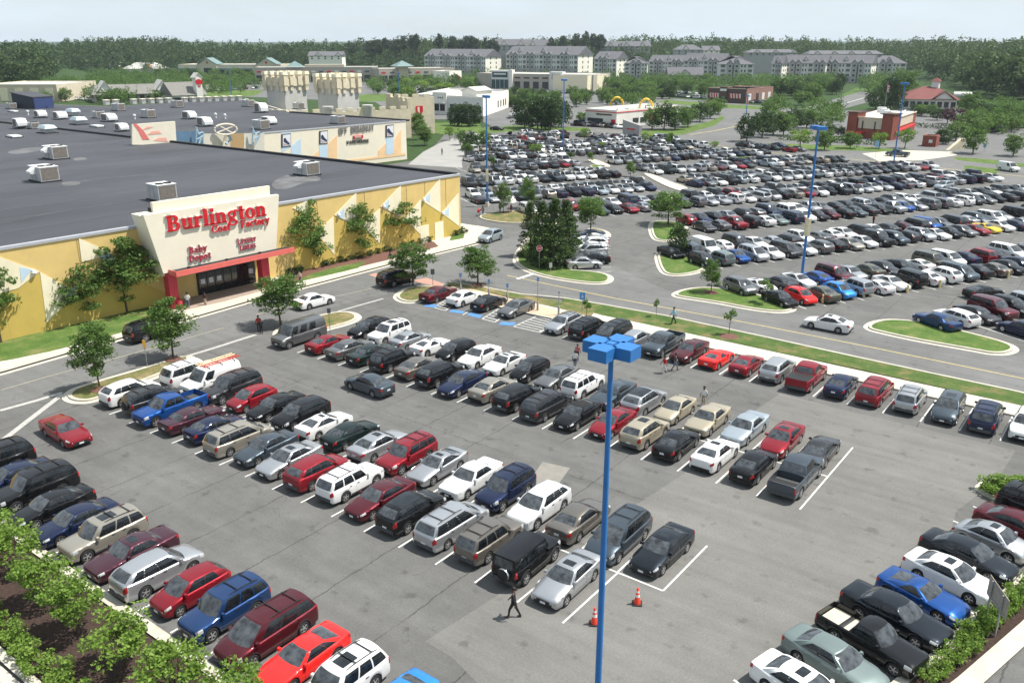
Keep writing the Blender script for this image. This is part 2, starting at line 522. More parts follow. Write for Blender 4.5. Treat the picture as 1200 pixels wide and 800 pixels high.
# ---- sidewalks (raised)
def slab(name, poly, h, m, parent=None):
    mb = MB(); mb.prism(ccw(poly), .0, h); o = mb.build(name, m, parent)
    if not parent: o['kind'] = 'structure'
    return o
KL = [(-74.4, -12), (-74.5, 28), (-75.4, 54), (-74.9, 74), (-74.0, 86), (-73.8, 90.5), (-74.3, 94), (-75.6, 96.6), (-78, 98.2), (-81, 98.6)]
fs = slab('sidewalk', KL + [(-84, 98.6), (-84, 92.8), (-83.5, -12)], .13, M_CONC)
strip([(a + .0, b) for a, b in KL], .5, .135, M_KERB, 'kerb', fs)
strip([(a + .55, b) for a, b in KL], .45, .012, M_CONC, 'gutter', fs)
for k in range(30):       # expansion joints
    v = -8 + k * 3.4
    mb = MB(); mb.box(-79.0, -74.7, v - .012, v + .012, .12, .1325); mb.build('joint', mat('joint', (.30, .27, .22), .9), fs)
# planting strips by the store
sheet_h = .15
def bed(name, poly, m, z=.16):
    mb = MB(); mb.prism(ccw(poly), .1, z); o = mb.build(name, m); o['kind'] = 'structure'; return o
bed('lawn', PP([(-60, 433), (15, 420.5), (60, 411), (120, 395.5), (168, 382), (196, 372), (192, 352), (100, 376), (0, 399), (-60, 413)], .15), M_GRASS)
bed('mulch_bed', PP([(332, 335), (351, 328), (400, 317.5), (460, 303), (514, 288.5), (508, 283), (455, 292), (400, 305), (350, 318), (332, 325)], .15), M_REDMULCH)
bed('lawn', PP([(345, 331.5), (351, 329.5), (400, 318.5), (420, 313.5), (430, 306), (395, 312.5), (362, 322)], .155), M_GRASS).location.z = .012
bed('lawn', PP([(527, 282), (543, 279), (545, 272), (538, 268.5), (530, 272)], .15), M_GRASS)
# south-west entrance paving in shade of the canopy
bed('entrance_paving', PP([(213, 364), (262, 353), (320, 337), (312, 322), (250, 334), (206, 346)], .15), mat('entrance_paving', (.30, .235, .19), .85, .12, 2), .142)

# S row sidewalk, tan paving, lawn strip
sw = slab('sidewalk', [(-52, 69.2), (-40, 69.0), (-26, 68.9), (-5.5, 68.7), (40, 68.2), (40, 69.5), (-5.2, 71.0), (-26, 71.4), (-40, 71.6), (-52, 71.7)], .13, M_CONC)
tan = slab('tan_paving', PP([(521, 337), (532, 335), (545, 337), (567, 341.5), (600, 350), (640, 360), (668, 367.5), (690, 374), (683, 378), (655, 373), (610, 363.5), (570, 355), (540, 349), (527, 344)], .13), .136, M_TANPAVE)
strip(PP([(527, 343.5), (540, 349), (570, 355.5), (610, 364.5), (655, 374), (690, 381), (740, 392)], .13), .32, .142, M_KERB, 'kerb', tan)
bed('lawn', PP([(660, 356), (703, 368.5), (740, 376), (787, 386), (820, 393), (900, 410), (1000, 431), (1100, 453), (1187, 472.5), (1250, 487.5), (1250, 473), (1187, 458), (1100, 439.5), (1000, 418), (900, 396), (820, 379), (787, 371.5), (703, 356.5), (660, 349)], .14), M_VERGE, .15)
bed('dry_lawn', PP([(524, 333), (533, 335.5), (567, 341), (600, 349), (655, 361), (692, 371), (700, 362), (655, 352.5), (610, 345), (565, 336.5), (530, 330.5)], .14), M_DRYGRASS, .152)
strip(PP([(526, 330), (565, 336), (610, 344.4), (660, 349), (703, 356), (787, 371), (820, 378.4), (900, 395.4), (1000, 417.4), (1100, 438.9), (1187, 457.3), (1250, 472)], .12), .25, .16, M_KERB, 'kerb', sw)
# red brick crosswalk
mb = MB(); mb.quad([(*p, .012) for p in ccw(PP([(483, 329), (500, 325.5), (521, 333), (516, 337), (500, 333)]))]); o = mb.build('brick_crosswalk', M_BRICKPAVE); o['kind'] = 'structure'
mb = MB(); mb.quad([(*p, .012) for p in ccw(PP([(432, 322), (440, 320), (455, 324.5), (447, 327)]))]); o = mb.build('brick_crosswalk', M_BRICKPAVE); o['kind'] = 'structure'

# ---- kerbed islands
island('planted_island', PP([(78, 466), (84, 458), (104, 451), (180, 429), (216, 417), (226, 421), (192, 438), (132, 460), (110, 470), (90, 471)]), M_DRYGRASS)
island('planted_island', PP([(322, 388), (355, 376), (390, 366.5), (411, 366), (421, 372), (412, 378), (390, 384), (364, 391), (330, 397)]), M_DRYGRASS)
island('planted_island', PP([(465, 346), (478, 337), (506, 335.5), (518, 338), (512, 345), (496, 352.5), (478, 355), (466, 351)]), M_DRYGRASS)
island('planted_island', PP([(603, 303), (609, 314), (640, 325), (690, 332.5), (713, 332), (716, 324), (700, 319), (655, 316), (649, 290), (655, 262), (640, 257), (616, 284)]), M_GRASS)
island('planted_island', PP([(690, 267), (708, 270), (714, 276), (708, 280), (690, 277)]), M_DRYGRASS)
island('planted_island', PP([(762, 262), (765, 279), (775, 283), (790, 281.5), (806, 274), (801, 261.5), (770, 259)]), M_GRASS)
island('planted_island', PP([(770, 298), (777, 295), (803, 294), (822, 307), (828, 316), (804, 322.5), (780, 322.5), (773, 312)]), M_GRASS)
island('planted_island', PP([(789, 346), (799, 340.5), (822, 337), (850, 339), (890, 346), (922, 357), (931, 363), (915, 366.5), (880, 362.5), (840, 354.5), (800, 349)]), M_GRASS)
island('planted_island', PP([(1014, 385), (1024, 377.5), (1045, 374.5), (1082, 378), (1150, 394), (1184, 404), (1190, 411), (1170, 416), (1135, 409.5), (1080, 400), (1040, 391.5)]), M_GRASS)
island('planted_island', PP([(560, 254), (572, 250), (600, 247.5), (640, 246), (640, 256), (618, 262), (590, 262), (566, 258)]), M_DRYGRASS, gutter=0)
island('planted_island', PP([(1146, 574), (1154, 566), (1175, 560.5), (1215, 566), (1215, 584), (1174, 588)]), M_MULCH, gutter=.3)

# ---- planting bed at the lower left, with gutter and kerbs
wb_ = bed('mulch_bed', [(-70, 16.4), (-20, 16.4), (-18, 12.0), (-70, 12.0)], M_MULCH, .12)
strip([(-70, 16.75), (-19.6, 16.75)], .55, .14, M_KERB, 'kerb', wb_)
strip([(-70, 11.7), (-17, 11.7)], .45, .15, M_CONC, 'kerb', wb_)
strip([(-70, 11.15), (-17, 11.15)], .5, .015, M_CONC, 'gutter', wb_)
# ---- bed along the lower right
ek = PP([(1040, 815), (1060, 797), (1105, 765), (1150, 722), (1200, 680), (1240, 648)])
er = PP([(1098, 815), (1122, 797), (1160, 764), (1200, 729), (1240, 696)])
ext = (Vector(ek[-1]) - Vector(ek[-2])).normalized() * 14
ek.append((ek[-1][0] + ext.x, ek[-1][1] + ext.y)); er.append((er[-1][0] + ext.x, er[-1][1] + ext.y))
eb = bed('mulch_bed', ek + er[::-1], M_MULCH, .12)
strip(ek, .5, .145, M_KERB, 'kerb', eb)
strip([(x + .38, y - .1) for x, y in er], .85, .15, M_CONC, 'kerb', eb)

# ---- painted lines
def line(a, b, w=.105, m=M_WHITE, z=.012): return strip([a, b], w, z, m, 'parking_line', lot)
D1 = (-13.4, 2.655); D2N = (-18.7, 2.69); D2F = (-16.09, 2.66); SR = (-5.58, 2.6)
line((-13.4, 46.0), (-13.4, 56.3))
for k in range(1, 18):
    u = D1[0] - D1[1] * k
    line((u, 46.0), (u, 56.2 if k < 17 else 52))
line((-13.4, 51.1), (-13.4 - 2.655 * 16.6, 51.1))
for k in range(0, 16):
    line((D2N[0] - D2N[1] * k, 28.8), (D2N[0] - D2N[1] * k, 33.9))
for k in range(0, 17):
    line((D2F[0] - D2F[1] * k, 33.96), (D2F[0] - D2F[1] * k, 39.1))
line((-16.09, 33.96), (-16.09 - 2.66 * 16, 33.96))
for k in range(0, 16): line((SR[0] - 2.6 * k, 63.55), (SR[0] - 2.6 * k, 68.6))
WC = [-20.6 - 2.735 * i for i in range(14)]
for u in WC: line((u - 1.37, 17.2), (u - 1.37, 21.75))
EE = [G(1117, 610), G(939, 739)]
edx, edy = (EE[1][0] - EE[0][0]) / 6, (EE[1][1] - EE[0][1]) / 6
EA = R(-15.2)
for k in range(-2, 9):
    a = (EE[0][0] + edx * k, EE[0][1] + edy * k)
    line(a, (a[0] + math.cos(EA) * 4.9, a[1] + math.sin(EA) * 4.9))
# accessible bays: hatching and blue squares
def hatch(pxq, n=6):
    q = PP(pxq)    # four corners: near-left, near-right, far-right, far-left
    for a, b in zip(q, q[1:] + q[:1]): line(a, b, .1)
    for k in range(1, n):
        t = k / n
        a = (lerp(q[0][0], q[3][0], t), lerp(q[0][1], q[3][1], t)); b = (lerp(q[1][0], q[2][0], t), lerp(q[1][1], q[2][1], t))
        line(a, b, .1)
hatch([(602, 382.5), (631, 389), (660, 376), (633, 368.5)], 7)
hatch([(565, 373.5), (580, 377.5), (597, 366), (584, 362)], 5)
hatch([(508, 360), (522, 364), (536, 354), (524, 350.5)], 5)
line(G(542, 369), G(560, 359), .1)
for q in ([(584, 380.5), (601, 381.5), (605, 378), (588, 377)], [(547, 369), (562, 372.8), (566, 369.5), (552, 366)], [(526, 365.5), (542, 367.5), (545, 365), (530, 362.5)], [(496, 359), (510, 360.5), (514, 357.5), (500, 356)]):
    mb = MB(); mb.quad([(*p, .014) for p in ccw(PP(q))]); mb.build('blue_bay_marking', M_BLUEP, lot)
# road lines
road_y = strip([(-60, 78.6), (-45, 77.9), (-30, 78.3), (-18, 78.15), (-5, 77.7), (60, 71.6)], .12, .012, M_YELLOW, 'centre_line', lot)
strip(PP([(1, 457), (60, 440), (120, 424), (200, 402), (262, 384)]), .10, .012, mat('faded_line', (.34, .31, .22), .8), 'centre_line', lot)
strip(PP([(300, 369), (340, 357), (400, 346), (440, 337)]), .10, .012, MATS['faded_line'], 'centre_line', lot)
strip(PP([(0, 481), (40, 470), (73, 460)]), .45, .012, mat('worn_white', (.36, .35, .33), .8, .2, 3), 'stop_line', lot)
strip(PP([(4, 515), (73, 462)]), .45, .013, MATS['worn_white'], 'stop_line', lot)
strip(PP([(210, 420), (250, 408), (300, 392)]), .42, .012, MATS['worn_white'], 'stop_line', lot)
strip(PP([(396, 365), (420, 358), (449, 350)]), .3, .012, MATS['worn_white'], 'stop_line', lot)
strip(PP([(606, 327), (629, 319.5)]), .5, .012, M_WHITE, 'stop_line', lot)
# ================================================================ the stores on the left
class Wall:
    """vertical plane through A -> B; outward is to the right of A -> B"""
    def __init__(s, A, B):
        s.A, s.B = Vector(A), Vector(B); s.d = (s.B - s.A).normalized(); s.n = Vector((s.d.y, -s.d.x)); s.L = (s.B - s.A).length
        s.rz = math.atan2(s.d.y, s.d.x)
    def off(s, o): return Wall(s.A + s.n * o, s.B + s.n * o)
    def p(s, a, z, o=0.0):
        q = s.A + s.d * a + s.n * o
        return (q.x, q.y, z)
    def px(s, x, y):
        """photo pixel -> (along, height) on the wall"""
        cx = (x - 600) / FPX; cy = -(y - 400) / FPX; cp, sp = math.cos(PITCH), math.sin(PITCH)
        d = (cx, cp + cy * sp, -sp + cy * cp); c, sn = math.cos(YAW), math.sin(YAW)
        du = Vector((d[0] * c - d[1] * sn, d[0] * sn + d[1] * c))
        det = -du.x * s.d.y + s.d.x * du.y
        k = (-s.A.x * s.d.y + s.d.x * s.A.y) / det
        q = du * k - s.A
        return (q.dot(s.d), CAM_H + k * d[2])
    def panel(s, name, pts, o, m, parent, thick=.05):
        """flat piece of the wall: pts (along, z), proud of the plane by o + thick"""
        n = len(pts); ar = sum(pts[i][0] * pts[(i + 1) % n][1] - pts[(i + 1) % n][0] * pts[i][1] for i in range(n))
        if ar < 0: pts = pts[::-1]
        mb = MB()
        f = [s.p(a, z, o + thick) for a, z in pts]; b = [s.p(a, z, o) for a, z in pts]
        mb.quad(f)
        for i in range(n):
            j = (i + 1) % n
            mb.quad([b[i], b[j], f[j], f[i]])
        return mb.build(name, m, parent)
    def box(s, name, a0, a1, o0, o1, z0, z1, m, parent=None, mb=None):
        own = mb is None; mb = mb or MB()
        P = [s.p(a0, z0, o0), s.p(a1, z0, o0), s.p(a1, z0, o1), s.p(a0, z0, o1)]
        mb.prism(ccw([(x, y) for x, y, z in P]), z0, z1, bottom=True)
        return mb.build(name, m, parent) if own else mb

M_ROOF = mat('dark_roof_membrane', (.047, .049, .057), .8, .30, .10, streak=(1, .35, 1), detail=10)
M_PARAPET = mat('black_coping', (.016, .017, .020), .7, .1, 2)
M_COPING = mat('grey_metal_coping', (.42, .43, .46), .5, .06, 2, metal=.3)
M_YEL1 = mat('light_yellow_stucco', (.60, .435, .165), .9, .07, .6, bump=.15, bscale=40)
M_YEL2 = mat('ochre_stucco', (.50, .365, .090), .9, .06, .6, bump=.15, bscale=40)
M_CREAM = mat('cream_stucco', (.74, .67, .49), .9, .05, .7, bump=.15, bscale=40)
M_CREAM2 = mat('pale_cream_stucco', (.70, .645, .52), .9, .04, .5)
M_PBLUE = mat('pale_blue_stucco', (.46, .58, .68), .9, .05, .7)
M_PORANGE = mat('pale_orange_stucco', (.74, .50, .28), .9, .05, .7)
M_RED = mat('red_paint', (.44, .03, .05), .5, .08, 2)
M_CORAL = mat('coral_canopy_edge', (.62, .13, .11), .55, .08, 1.5)
M_SIGNRED = mat('red_sign_letter', (.52, .012, .018), .4, .03, 2)
M_SIGNEDGE = mat('white_sign_rim', (.78, .75, .70), .6, 0)
M_DGLASS = mat('dark_shop_glass', (.010, .011, .012), .08, 0, spec=.7)
M_GALV = mat('galvanised_cabinet', (.46, .46, .45), .5, .14, .9, metal=.35)
M_WHITEMET = mat('white_cabinet', (.62, .63, .62), .55, .1, .8)
M_RUST = mat('weathered_grille', (.16, .14, .12), .8, .25, 3)
M_STONE = mat('castle_stone', (.60, .53, .39), .9, .12, .5, bump=.3, bscale=4)
M_STONE2 = mat('castle_grey_render', (.46, .45, .43), .9, .10, .4, bump=.2, bscale=4)
M_METALB = mat('blue_lamp_paint', (.025, .145, .40), .45, .08, 1.0)

FW = Wall((-82.9, 20), (-79.1, 92.8))
ZR = 8.5
store = wroot('department_store', (-81, 60, 0))
tag(store, 'yellow department store with cream triangles and a big red sign over its entrance', 'store')
pA = FW.p(-35, 0)
mb = MB(); base = [pA[:2], FW.p(FW.L, 0)[:2], (-158.5, 92.4), (-150, 92.4)]
fp = ccw([pA[:2], FW.p(FW.L, 0)[:2], (-330, 91.6), (-330, -15)])
mb.prism(fp, 0, ZR - .02); mb.build('wall', M_YEL1, store)
mb = MB(); mb.quad([(*p, ZR) for p in inset(fp, .35)]); mb.build('roof', M_ROOF, store)
mb = MB()
a, b = FW.p(-35, 0), FW.p(FW.L, 0)
FW.box('', -35, FW.L + .08, -.42, .10, ZR - .10, ZR + .16, None, mb=mb); mb.build('coping', M_COPING, store)
mb = MB(); mb.box(-330, -79.4, 92.05, 92.62, ZR - .3, ZR + .34); mb.build('parapet', M_PARAPET, store)
mb = MB(); mb.box(-330, -79.4, 92.62, 92.70, ZR - .3, ZR + .12); mb.build('parapet_flashing', M_COPING, store)
# roof seams and curbs: long raised laps across the roof
for k in range(26):
    u = -90 - k * 6.2
    mb = MB(); mb.box(u, u + .30, -14, 91.5, ZR - .01, ZR + .012); mb.build('roof_lap', mat('roof_lap', (.066, .068, .076), .8, .2, .6, streak=(1, .2, 1)), store)
M_STAIN = mat('roof_water_stain', (.105, .105, .108), .75, .45, .5, detail=8)
def roof_stain(pts, z=ZR + .016):
    p = chaikin(PP(pts, ZR), 2); mb = MB(); mb.quad([(*q, z) for q in ccw(p)]); mb.build('roof_stain', M_STAIN, store)
roof_stain([(318, 213), (340, 203), (372, 206), (378, 212), (356, 214), (338, 222), (320, 222)]); roof_stain([(206, 234), (226, 231), (232, 236), (214, 239)])
roof_stain([(70, 214), (92, 212), (96, 216), (76, 219)]); roof_stain([(84, 186), (98, 184), (104, 187), (88, 189)]); roof_stain([(4, 178), (40, 172), (60, 174), (20, 182)])
strip(PP([(75, 215.5), (120, 209), (160, 206), (191, 205.4)], ZR), .35, ZR + .02, M_STAIN, 'roof_stain', store); strip(PP([(0, 262), (60, 250), (150, 236)], ZR), .25, ZR + .02, mat('roof_chalk_line', (.075, .077, .084), .8, .3, 1), 'roof_stain', store)
# facade pieces
def tri(name, pts, m, o=0.0, t=.045): return FW.panel(name, [FW.px(*p) for p in pts], o, m, store, t)
och = [[(46.5, 318.4), (54.4, 377.8), (88, 345), (100, 338), (165, 330), (200, 345), (200, 365), (0, 405), (-20, 405), (-20, 352), (21, 337.5)],
       [(345, 243), (372, 272.5), (391.6, 298.4), (391.0, 254.5), (425, 268), (445, 286.5), (445, 246), (478, 262), (492.5, 275), (493.3, 236), (517.3, 249.7), (537.6, 265), (539.8, 275), (345, 323)]]
for q in och:
    pts = [FW.px(*p) for p in q]; pts = [(a, max(z, .02)) for a, z in pts]
    FW.panel('ochre_panel', pts, 0, M_YEL2, store, .035)
for q in ([(92, 279), (95.5, 307), (132, 297)], [(46.5, 318.4), (54.4, 377.8), (90, 343)], [(-30, 290), (46, 318), (21, 337.5), (-30, 352)],
          [(359.7, 234.6), (359.7, 252), (343, 244)], [(390.7, 253.8), (391.6, 298.4), (370, 273)], [(417.3, 225.6), (417.3, 263), (391.8, 252.2)], [(445, 244.5), (445, 286), (424, 263)],
          [(469.5, 217.2), (469.5, 254), (446, 242)], [(493, 234), (492.5, 275), (474, 256)], [(515.4, 209.7), (516, 249), (494, 235)], [(537, 226.6), (537.6, 265), (517.3, 249.7)]):
    tri('cream_triangle', q, M_CREAM, 0, .07)
for q in ([(22.5, 312.7), (37, 315.5), (24.5, 331)], [(77, 341), (90, 335), (80.5, 353)], [(119, 297), (131, 299), (121, 312)],
          [(402.8, 243.5), (402.8, 257.5), (394, 252.5)], [(455, 233), (455, 246), (448, 241)], [(503.4, 225.6), (503.6, 237), (496.5, 233)], [(525.7, 242.5), (525.7, 253.8), (519, 249.6)]):
    tri('blue_triangle', q, M_PBLUE, 0, .09)
for (x, y) in ((38.5, 318), (396, 251), (449, 241), (496, 234), (518, 249.5), (129, 303)):     # wall lamps
    a, z = FW.px(x, y); mb = MB(); q = FW.p(a, z, .14)
    mb.lathe([(.02, .22), (.16, .18), (.26, -.10), (.22, -.12)], 10, q); mb.build('wall_lamp', M_WHITEMET, store, smooth=True)
for (x0, x1, y0, y1) in ((492, 502, 265, 283), (509, 519, 261, 278.5)):
    a0, z1 = FW.px(x0, y0); a1, _ = FW.px(x1, y0 - 2); i = FW.panel('service_door', [(a0, .0), (a1, .0), (a1, z1), (a0, z1)], 0, M_CREAM, store, .08)
for sj in (5, 12.3, 19.6, 48, 55.4, 62.6, 66, 70):         # stucco control joints
    FW.panel('joint', [(sj, .1), (sj + .03, .1), (sj + .03, 8.3), (sj, 8.3)], 0, mat('stucco_joint', (.38, .28, .10), .9, 0), store, .038)

# ---- entrance portal
PW = FW.off(2.8)
portal = mb = MB()
def portal_piece(name, pts, o0, o1, m):
    n = len(pts); mb = MB()
    f = [PW.p(a, z, o1) for a, z in pts]; b = [PW.p(a, z, o0) for a, z in pts]
    mb.quad(f); mb.quad(b[::-1])
    for i in range(n):
        j = (i + 1) % n; mb.quad([b[i], b[j], f[j], f[i]])
    return mb.build(name, m, store, fix=True)
portal_piece('sign_panel', [(26.35, 4.02), (39.85, 4.02), (40.85, 10.12), (25.1, 10.12)], -.55, 0, M_CREAM2)
portal_piece('portal_block', [(26.5, 3.6), (39.7, 3.6), (40.6, 9.9), (25.3, 9.9)], -2.85, -.56, M_CREAM2)
portal_piece('sign_panel_top', [(26.5, 9.6), (40.0, 9.6), (40.15, 11.1), (26.45, 11.1)], -.95, -.56, M_CREAM2)
mb = MB(); PW.box('', 27.0, 39.3, -2.7, -1.2, 9.9, 10.3, None, mb=mb); mb.build('portal_roof', M_PARAPET, store)
for a0 in (26.75, 37.8):
    mb = MB(); PW.box('', a0, a0 + .95, -.95, -.02, .10, 4.02, None, mb=mb); mb.build('red_column', M_RED, store)
    mb = MB(); PW.box('', a0 - .08, a0 + 1.03, -1.03, .06, .10, .30, None, mb=mb); mb.build('column_base', M_RED, store)
mb = MB(); PW.box('', 27.0, 41.2, .02, 1.35, 4.02, 4.20, None, mb=mb); mb.build('canopy', M_PARAPET, store)
mb = MB(); PW.box('', 26.95, 41.25, 1.35, 1.47, 3.80, 4.34, None, mb=mb); mb.build('canopy_fascia', M_CORAL, store)
mb = MB(); PW.box('', 26.9, 27.0, .02, 1.47, 3.80, 4.34, None, mb=mb); mb.build('canopy_fascia', M_CORAL, store)
for a0, a1 in ((28.8, 30.6), (33.2, 34.2), (37.3, 38.9)):       # tie rods / uplights on the canopy
    q = PW.p(a0, 4.22, .6); mb = MB(); mb.box(q[0] - .08, q[0] + .08, q[1] - .15, q[1] + .15, 4.2, 4.38); mb.build('canopy_light', M_PARAPET, store)
# doors: recessed glass screen
mb = MB(); FW.box('', 31.4, 38.6, .04, .18, .12, 3.4, None, mb=mb); mb.build('door_frame', M_PARAPET, store)
for k in range(7):
    a0 = 31.5 + k * 1.0
    FW.panel('glass_door' if k in (2, 3, 4, 5) else 'window_pane', [(a0 + .06, .2), (a0 + .94, .2), (a0 + .94, 2.5), (a0 + .06, 2.5)], .18, M_DGLASS, store, .03)
    FW.panel('transom_pane', [(a0 + .06, 2.6), (a0 + .94, 2.6), (a0 + .94, 3.32), (a0 + .06, 3.32)], .18, M_DGLASS, store, .03)
    if k in (0, 1, 2, 6): FW.panel('door_poster', [(a0 + .25, 1.3), (a0 + .75, 1.3), (a0 + .75, 1.85), (a0 + .25, 1.85)], .215, mat('poster_paper', (.55, .56, .60), .7, .3, 6), store, .006)

# ---- slab-serif lettering, built from strokes
def arc(cx, cy, rx, ry, a0, a1, wt, n=14):
    """list of quads of an elliptical ring; wt = (horizontal stroke width, vertical stroke width)"""
    q = []; wx, wy = wt
    for i in range(n):
        t0, t1 = R(lerp(a0, a1, i / n)), R(lerp(a0, a1, (i + 1) / n))
        q.append([(cx + rx * math.cos(t0), cy + ry * math.sin(t0)), (cx + rx * math.cos(t1), cy + ry * math.sin(t1)), (cx + (rx - wx) * math.cos(t1), cy + (ry - wy) * math.sin(t1)), (cx + (rx - wx) * math.cos(t0), cy + (ry - wy) * math.sin(t0))])
    return q
def bx_(x0, y0, x1, y1): return [[(x0, y0), (x1, y0), (x1, y1), (x0, y1)]]
S_, H_ = .17, .09     # stem and hairline
def glyph(c):
    """quads in an em with x height .5 and cap height .72; returns (quads, advance)"""
    b, a = bx_, arc
    X = .5; Cp = .72; e = .06
    if c == 'B': return b(.06, 0, .06 + S_ + .02, Cp) + b(0, 0, .34, .08) + b(0, Cp - .08, .32, Cp) + b(.2, .335, .34, .41) + a(.33, .545, .20, .175, -90, 90, (.16, .085)) + a(.34, .205, .25, .205, -90, 90, (.17, .09)), .64
    if c == 'u': return b(.05, .14, .05 + S_, X) + b(0, X - .07, .14, X) + a(.24, .18, .19, .19, 180, 360, (.01, .10)) + b(.32, 0, .32 + S_, X) + b(.26, X - .07, .4, X) + b(.4, 0, .54, .07) + b(.12, 0, .34, .09), .56
    if c == 'n': return b(.05, 0, .05 + S_, X) + b(0, 0, .27, .07) + b(0, X - .07, .14, X) + b(.32, 0, .32 + S_, .36) + b(.28, 0, .55, .07) + a(.30, .32, .19, .19, 0, 120, (.15, .10)), .57
    if c == 'r': return b(.05, 0, .05 + S_, X) + b(0, 0, .28, .07) + b(0, X - .07, .14, X) + a(.33, .33, .16, .18, 55, 160, (.10, .11)) + b(.30, .38, .43, .50), .44
    if c == 'l': return b(.05, 0, .05 + S_, .78) + b(0, 0, .27, .07) + b(0, .71, .14, .78), .29
    if c == 'i': return b(.05, 0, .05 + S_, X) + b(0, 0, .27, .07) + b(0, X - .07, .14, X) + b(.06, .60, .23, .76), .29
    if c == 'g': return a(.23, .33, .21, .18, 0, 360, (.13, .08), 20) + b(.36, .44, .5, .53) + a(.23, .13, .15, .08, 90, 270, (.1, .06)) + a(.25, -.06, .24, .14, 0, 360, (.11, .07), 20) + b(.18, .05, .36, .12), .51
    if c == 't': return b(.09, .1, .09 + S_, .66) + b(0, X - .07, .36, X) + a(.25, .13, .16, .13, 180, 330, (.12, .09)), .38
    if c == 'o': return a(.25, .25, .25, .265, 0, 360, (.155, .085), 22), .52
    if c == 'C': return a(.33, .36, .33, .37, 40, 320, (.18, .09), 22) + b(.56, .46, .64, .72) + b(.55, .10, .63, .22), .67
    if c == 'a': return b(.27, 0, .27 + S_, .40) + a(.25, .33, .19, .18, 0, 150, (.14, .09)) + a(.2, .15, .2, .155, 60, 300, (.14, .08)) + b(.4, 0, .52, .07) + b(.17, .24, .3, .31), .52
    if c == 'c': return a(.24, .25, .24, .265, 45, 315, (.15, .085), 18) + b(.34, .33, .45, .46), .46
    if c == 'F': return b(.06, 0, .06 + S_ + .02, Cp) + b(0, 0, .36, .08) + b(0, Cp - .08, .58, Cp) + b(.51, .50, .58, Cp) + b(.2, .33, .42, .41) + b(.38, .26, .44, .48), .60
    if c == 'y': return [[(.03, X), (.20, X), (.36, .02), (.22, .02)], [(.48, X), (.38, X), (.14, -.16), (.25, -.16)]] + b(0, X - .07, .24, X) + b(.34, X - .07, .54, X) + b(.04, -.20, .22, -.10), .54
    if c == 'b': return b(.05, 0, .05 + S_, .76) + b(0, .69, .14, .76) + a(.27, .25, .23, .26, 0, 360, (.15, .085), 20), .53
    if c == 'D': return b(.06, 0, .06 + S_ + .02, Cp) + b(0, 0, .34, .08) + b(0, Cp - .08, .34, Cp) + a(.30, .36, .35, .36, -90, 90, (.18, .09), 18), .68
    if c == 'e': return a(.25, .25, .25, .265, 0, 320, (.15, .085), 20) + b(.12, .22, .46, .29), .50
    if c == 'p': return b(.05, -.22, .05 + S_, X) + b(0, -.22, .27, -.15) + b(0, X - .07, .14, X) + a(.29, .25, .23, .26, 0, 360, (.15, .085), 20), .55
    if c == 'L': return b(.06, 0, .06 + S_, Cp) + b(0, 0, .52, .08) + b(0, Cp - .08, .3, Cp) + b(.45, 0, .52, .24), .55
    if c == 'U': return b(.05, .2, .05 + S_, .56) + b(0, .49, .28, .56) + a(.26, .2, .21, .21, 180, 360, (.15, .1)) + b(.34, .2, .47, .56) + b(.3, .49, .52, .56), .55
    if c == 'X': return [[(.02, 0), (.16, 0), (.50, .56), (.36, .56)], [(.34, 0), (.52, 0), (.18, .56), (.02, .56)]] + b(0, 0, .2, .06) + b(.3, 0, .54, .06), .55
    if c == 'R': return b(.05, 0, .05 + S_, .56) + b(0, 0, .26, .06) + a(.26, .41, .18, .15, -90, 90, (.13, .07)) + b(.1, .5, .27, .56) + b(.2, .26, .27, .32) + [[(.24, .28), (.36, .28), (.52, 0), (.36, 0)]], .53
    if c == 'Y': return [[(.0, .56), (.16, .56), (.32, .24), (.2, .24)], [(.38, .56), (.52, .56), (.34, .24), (.22, .24)]] + b(.18, 0, .35, .26), .52
    if c == 'I': return b(.06, 0, .06 + S_, .56) + b(0, 0, .29, .06) + b(0, .5, .29, .56), .31
    if c == 'N': return b(.04, 0, .15, .56) + b(0, 0, .2, .06) + [[(.04, .56), (.2, .56), (.5, 0), (.36, 0)]] + b(.42, 0, .51, .56) + b(.36, .5, .56, .56), .58
    if c == 'E': return b(.05, 0, .05 + S_, .56) + b(0, 0, .44, .07) + b(0, .49, .42, .56) + b(.2, .25, .36, .31) + b(.38, 0, .44, .2), .48
    if c == 'S': return a(.2, .41, .19, .155, 20, 270, (.13, .08)) + a(.2, .15, .2, .155, -160, 90, (.13, .08)), .43
    return [], .25
def text_width(t): return sum(glyph(c)[1] for c in t)
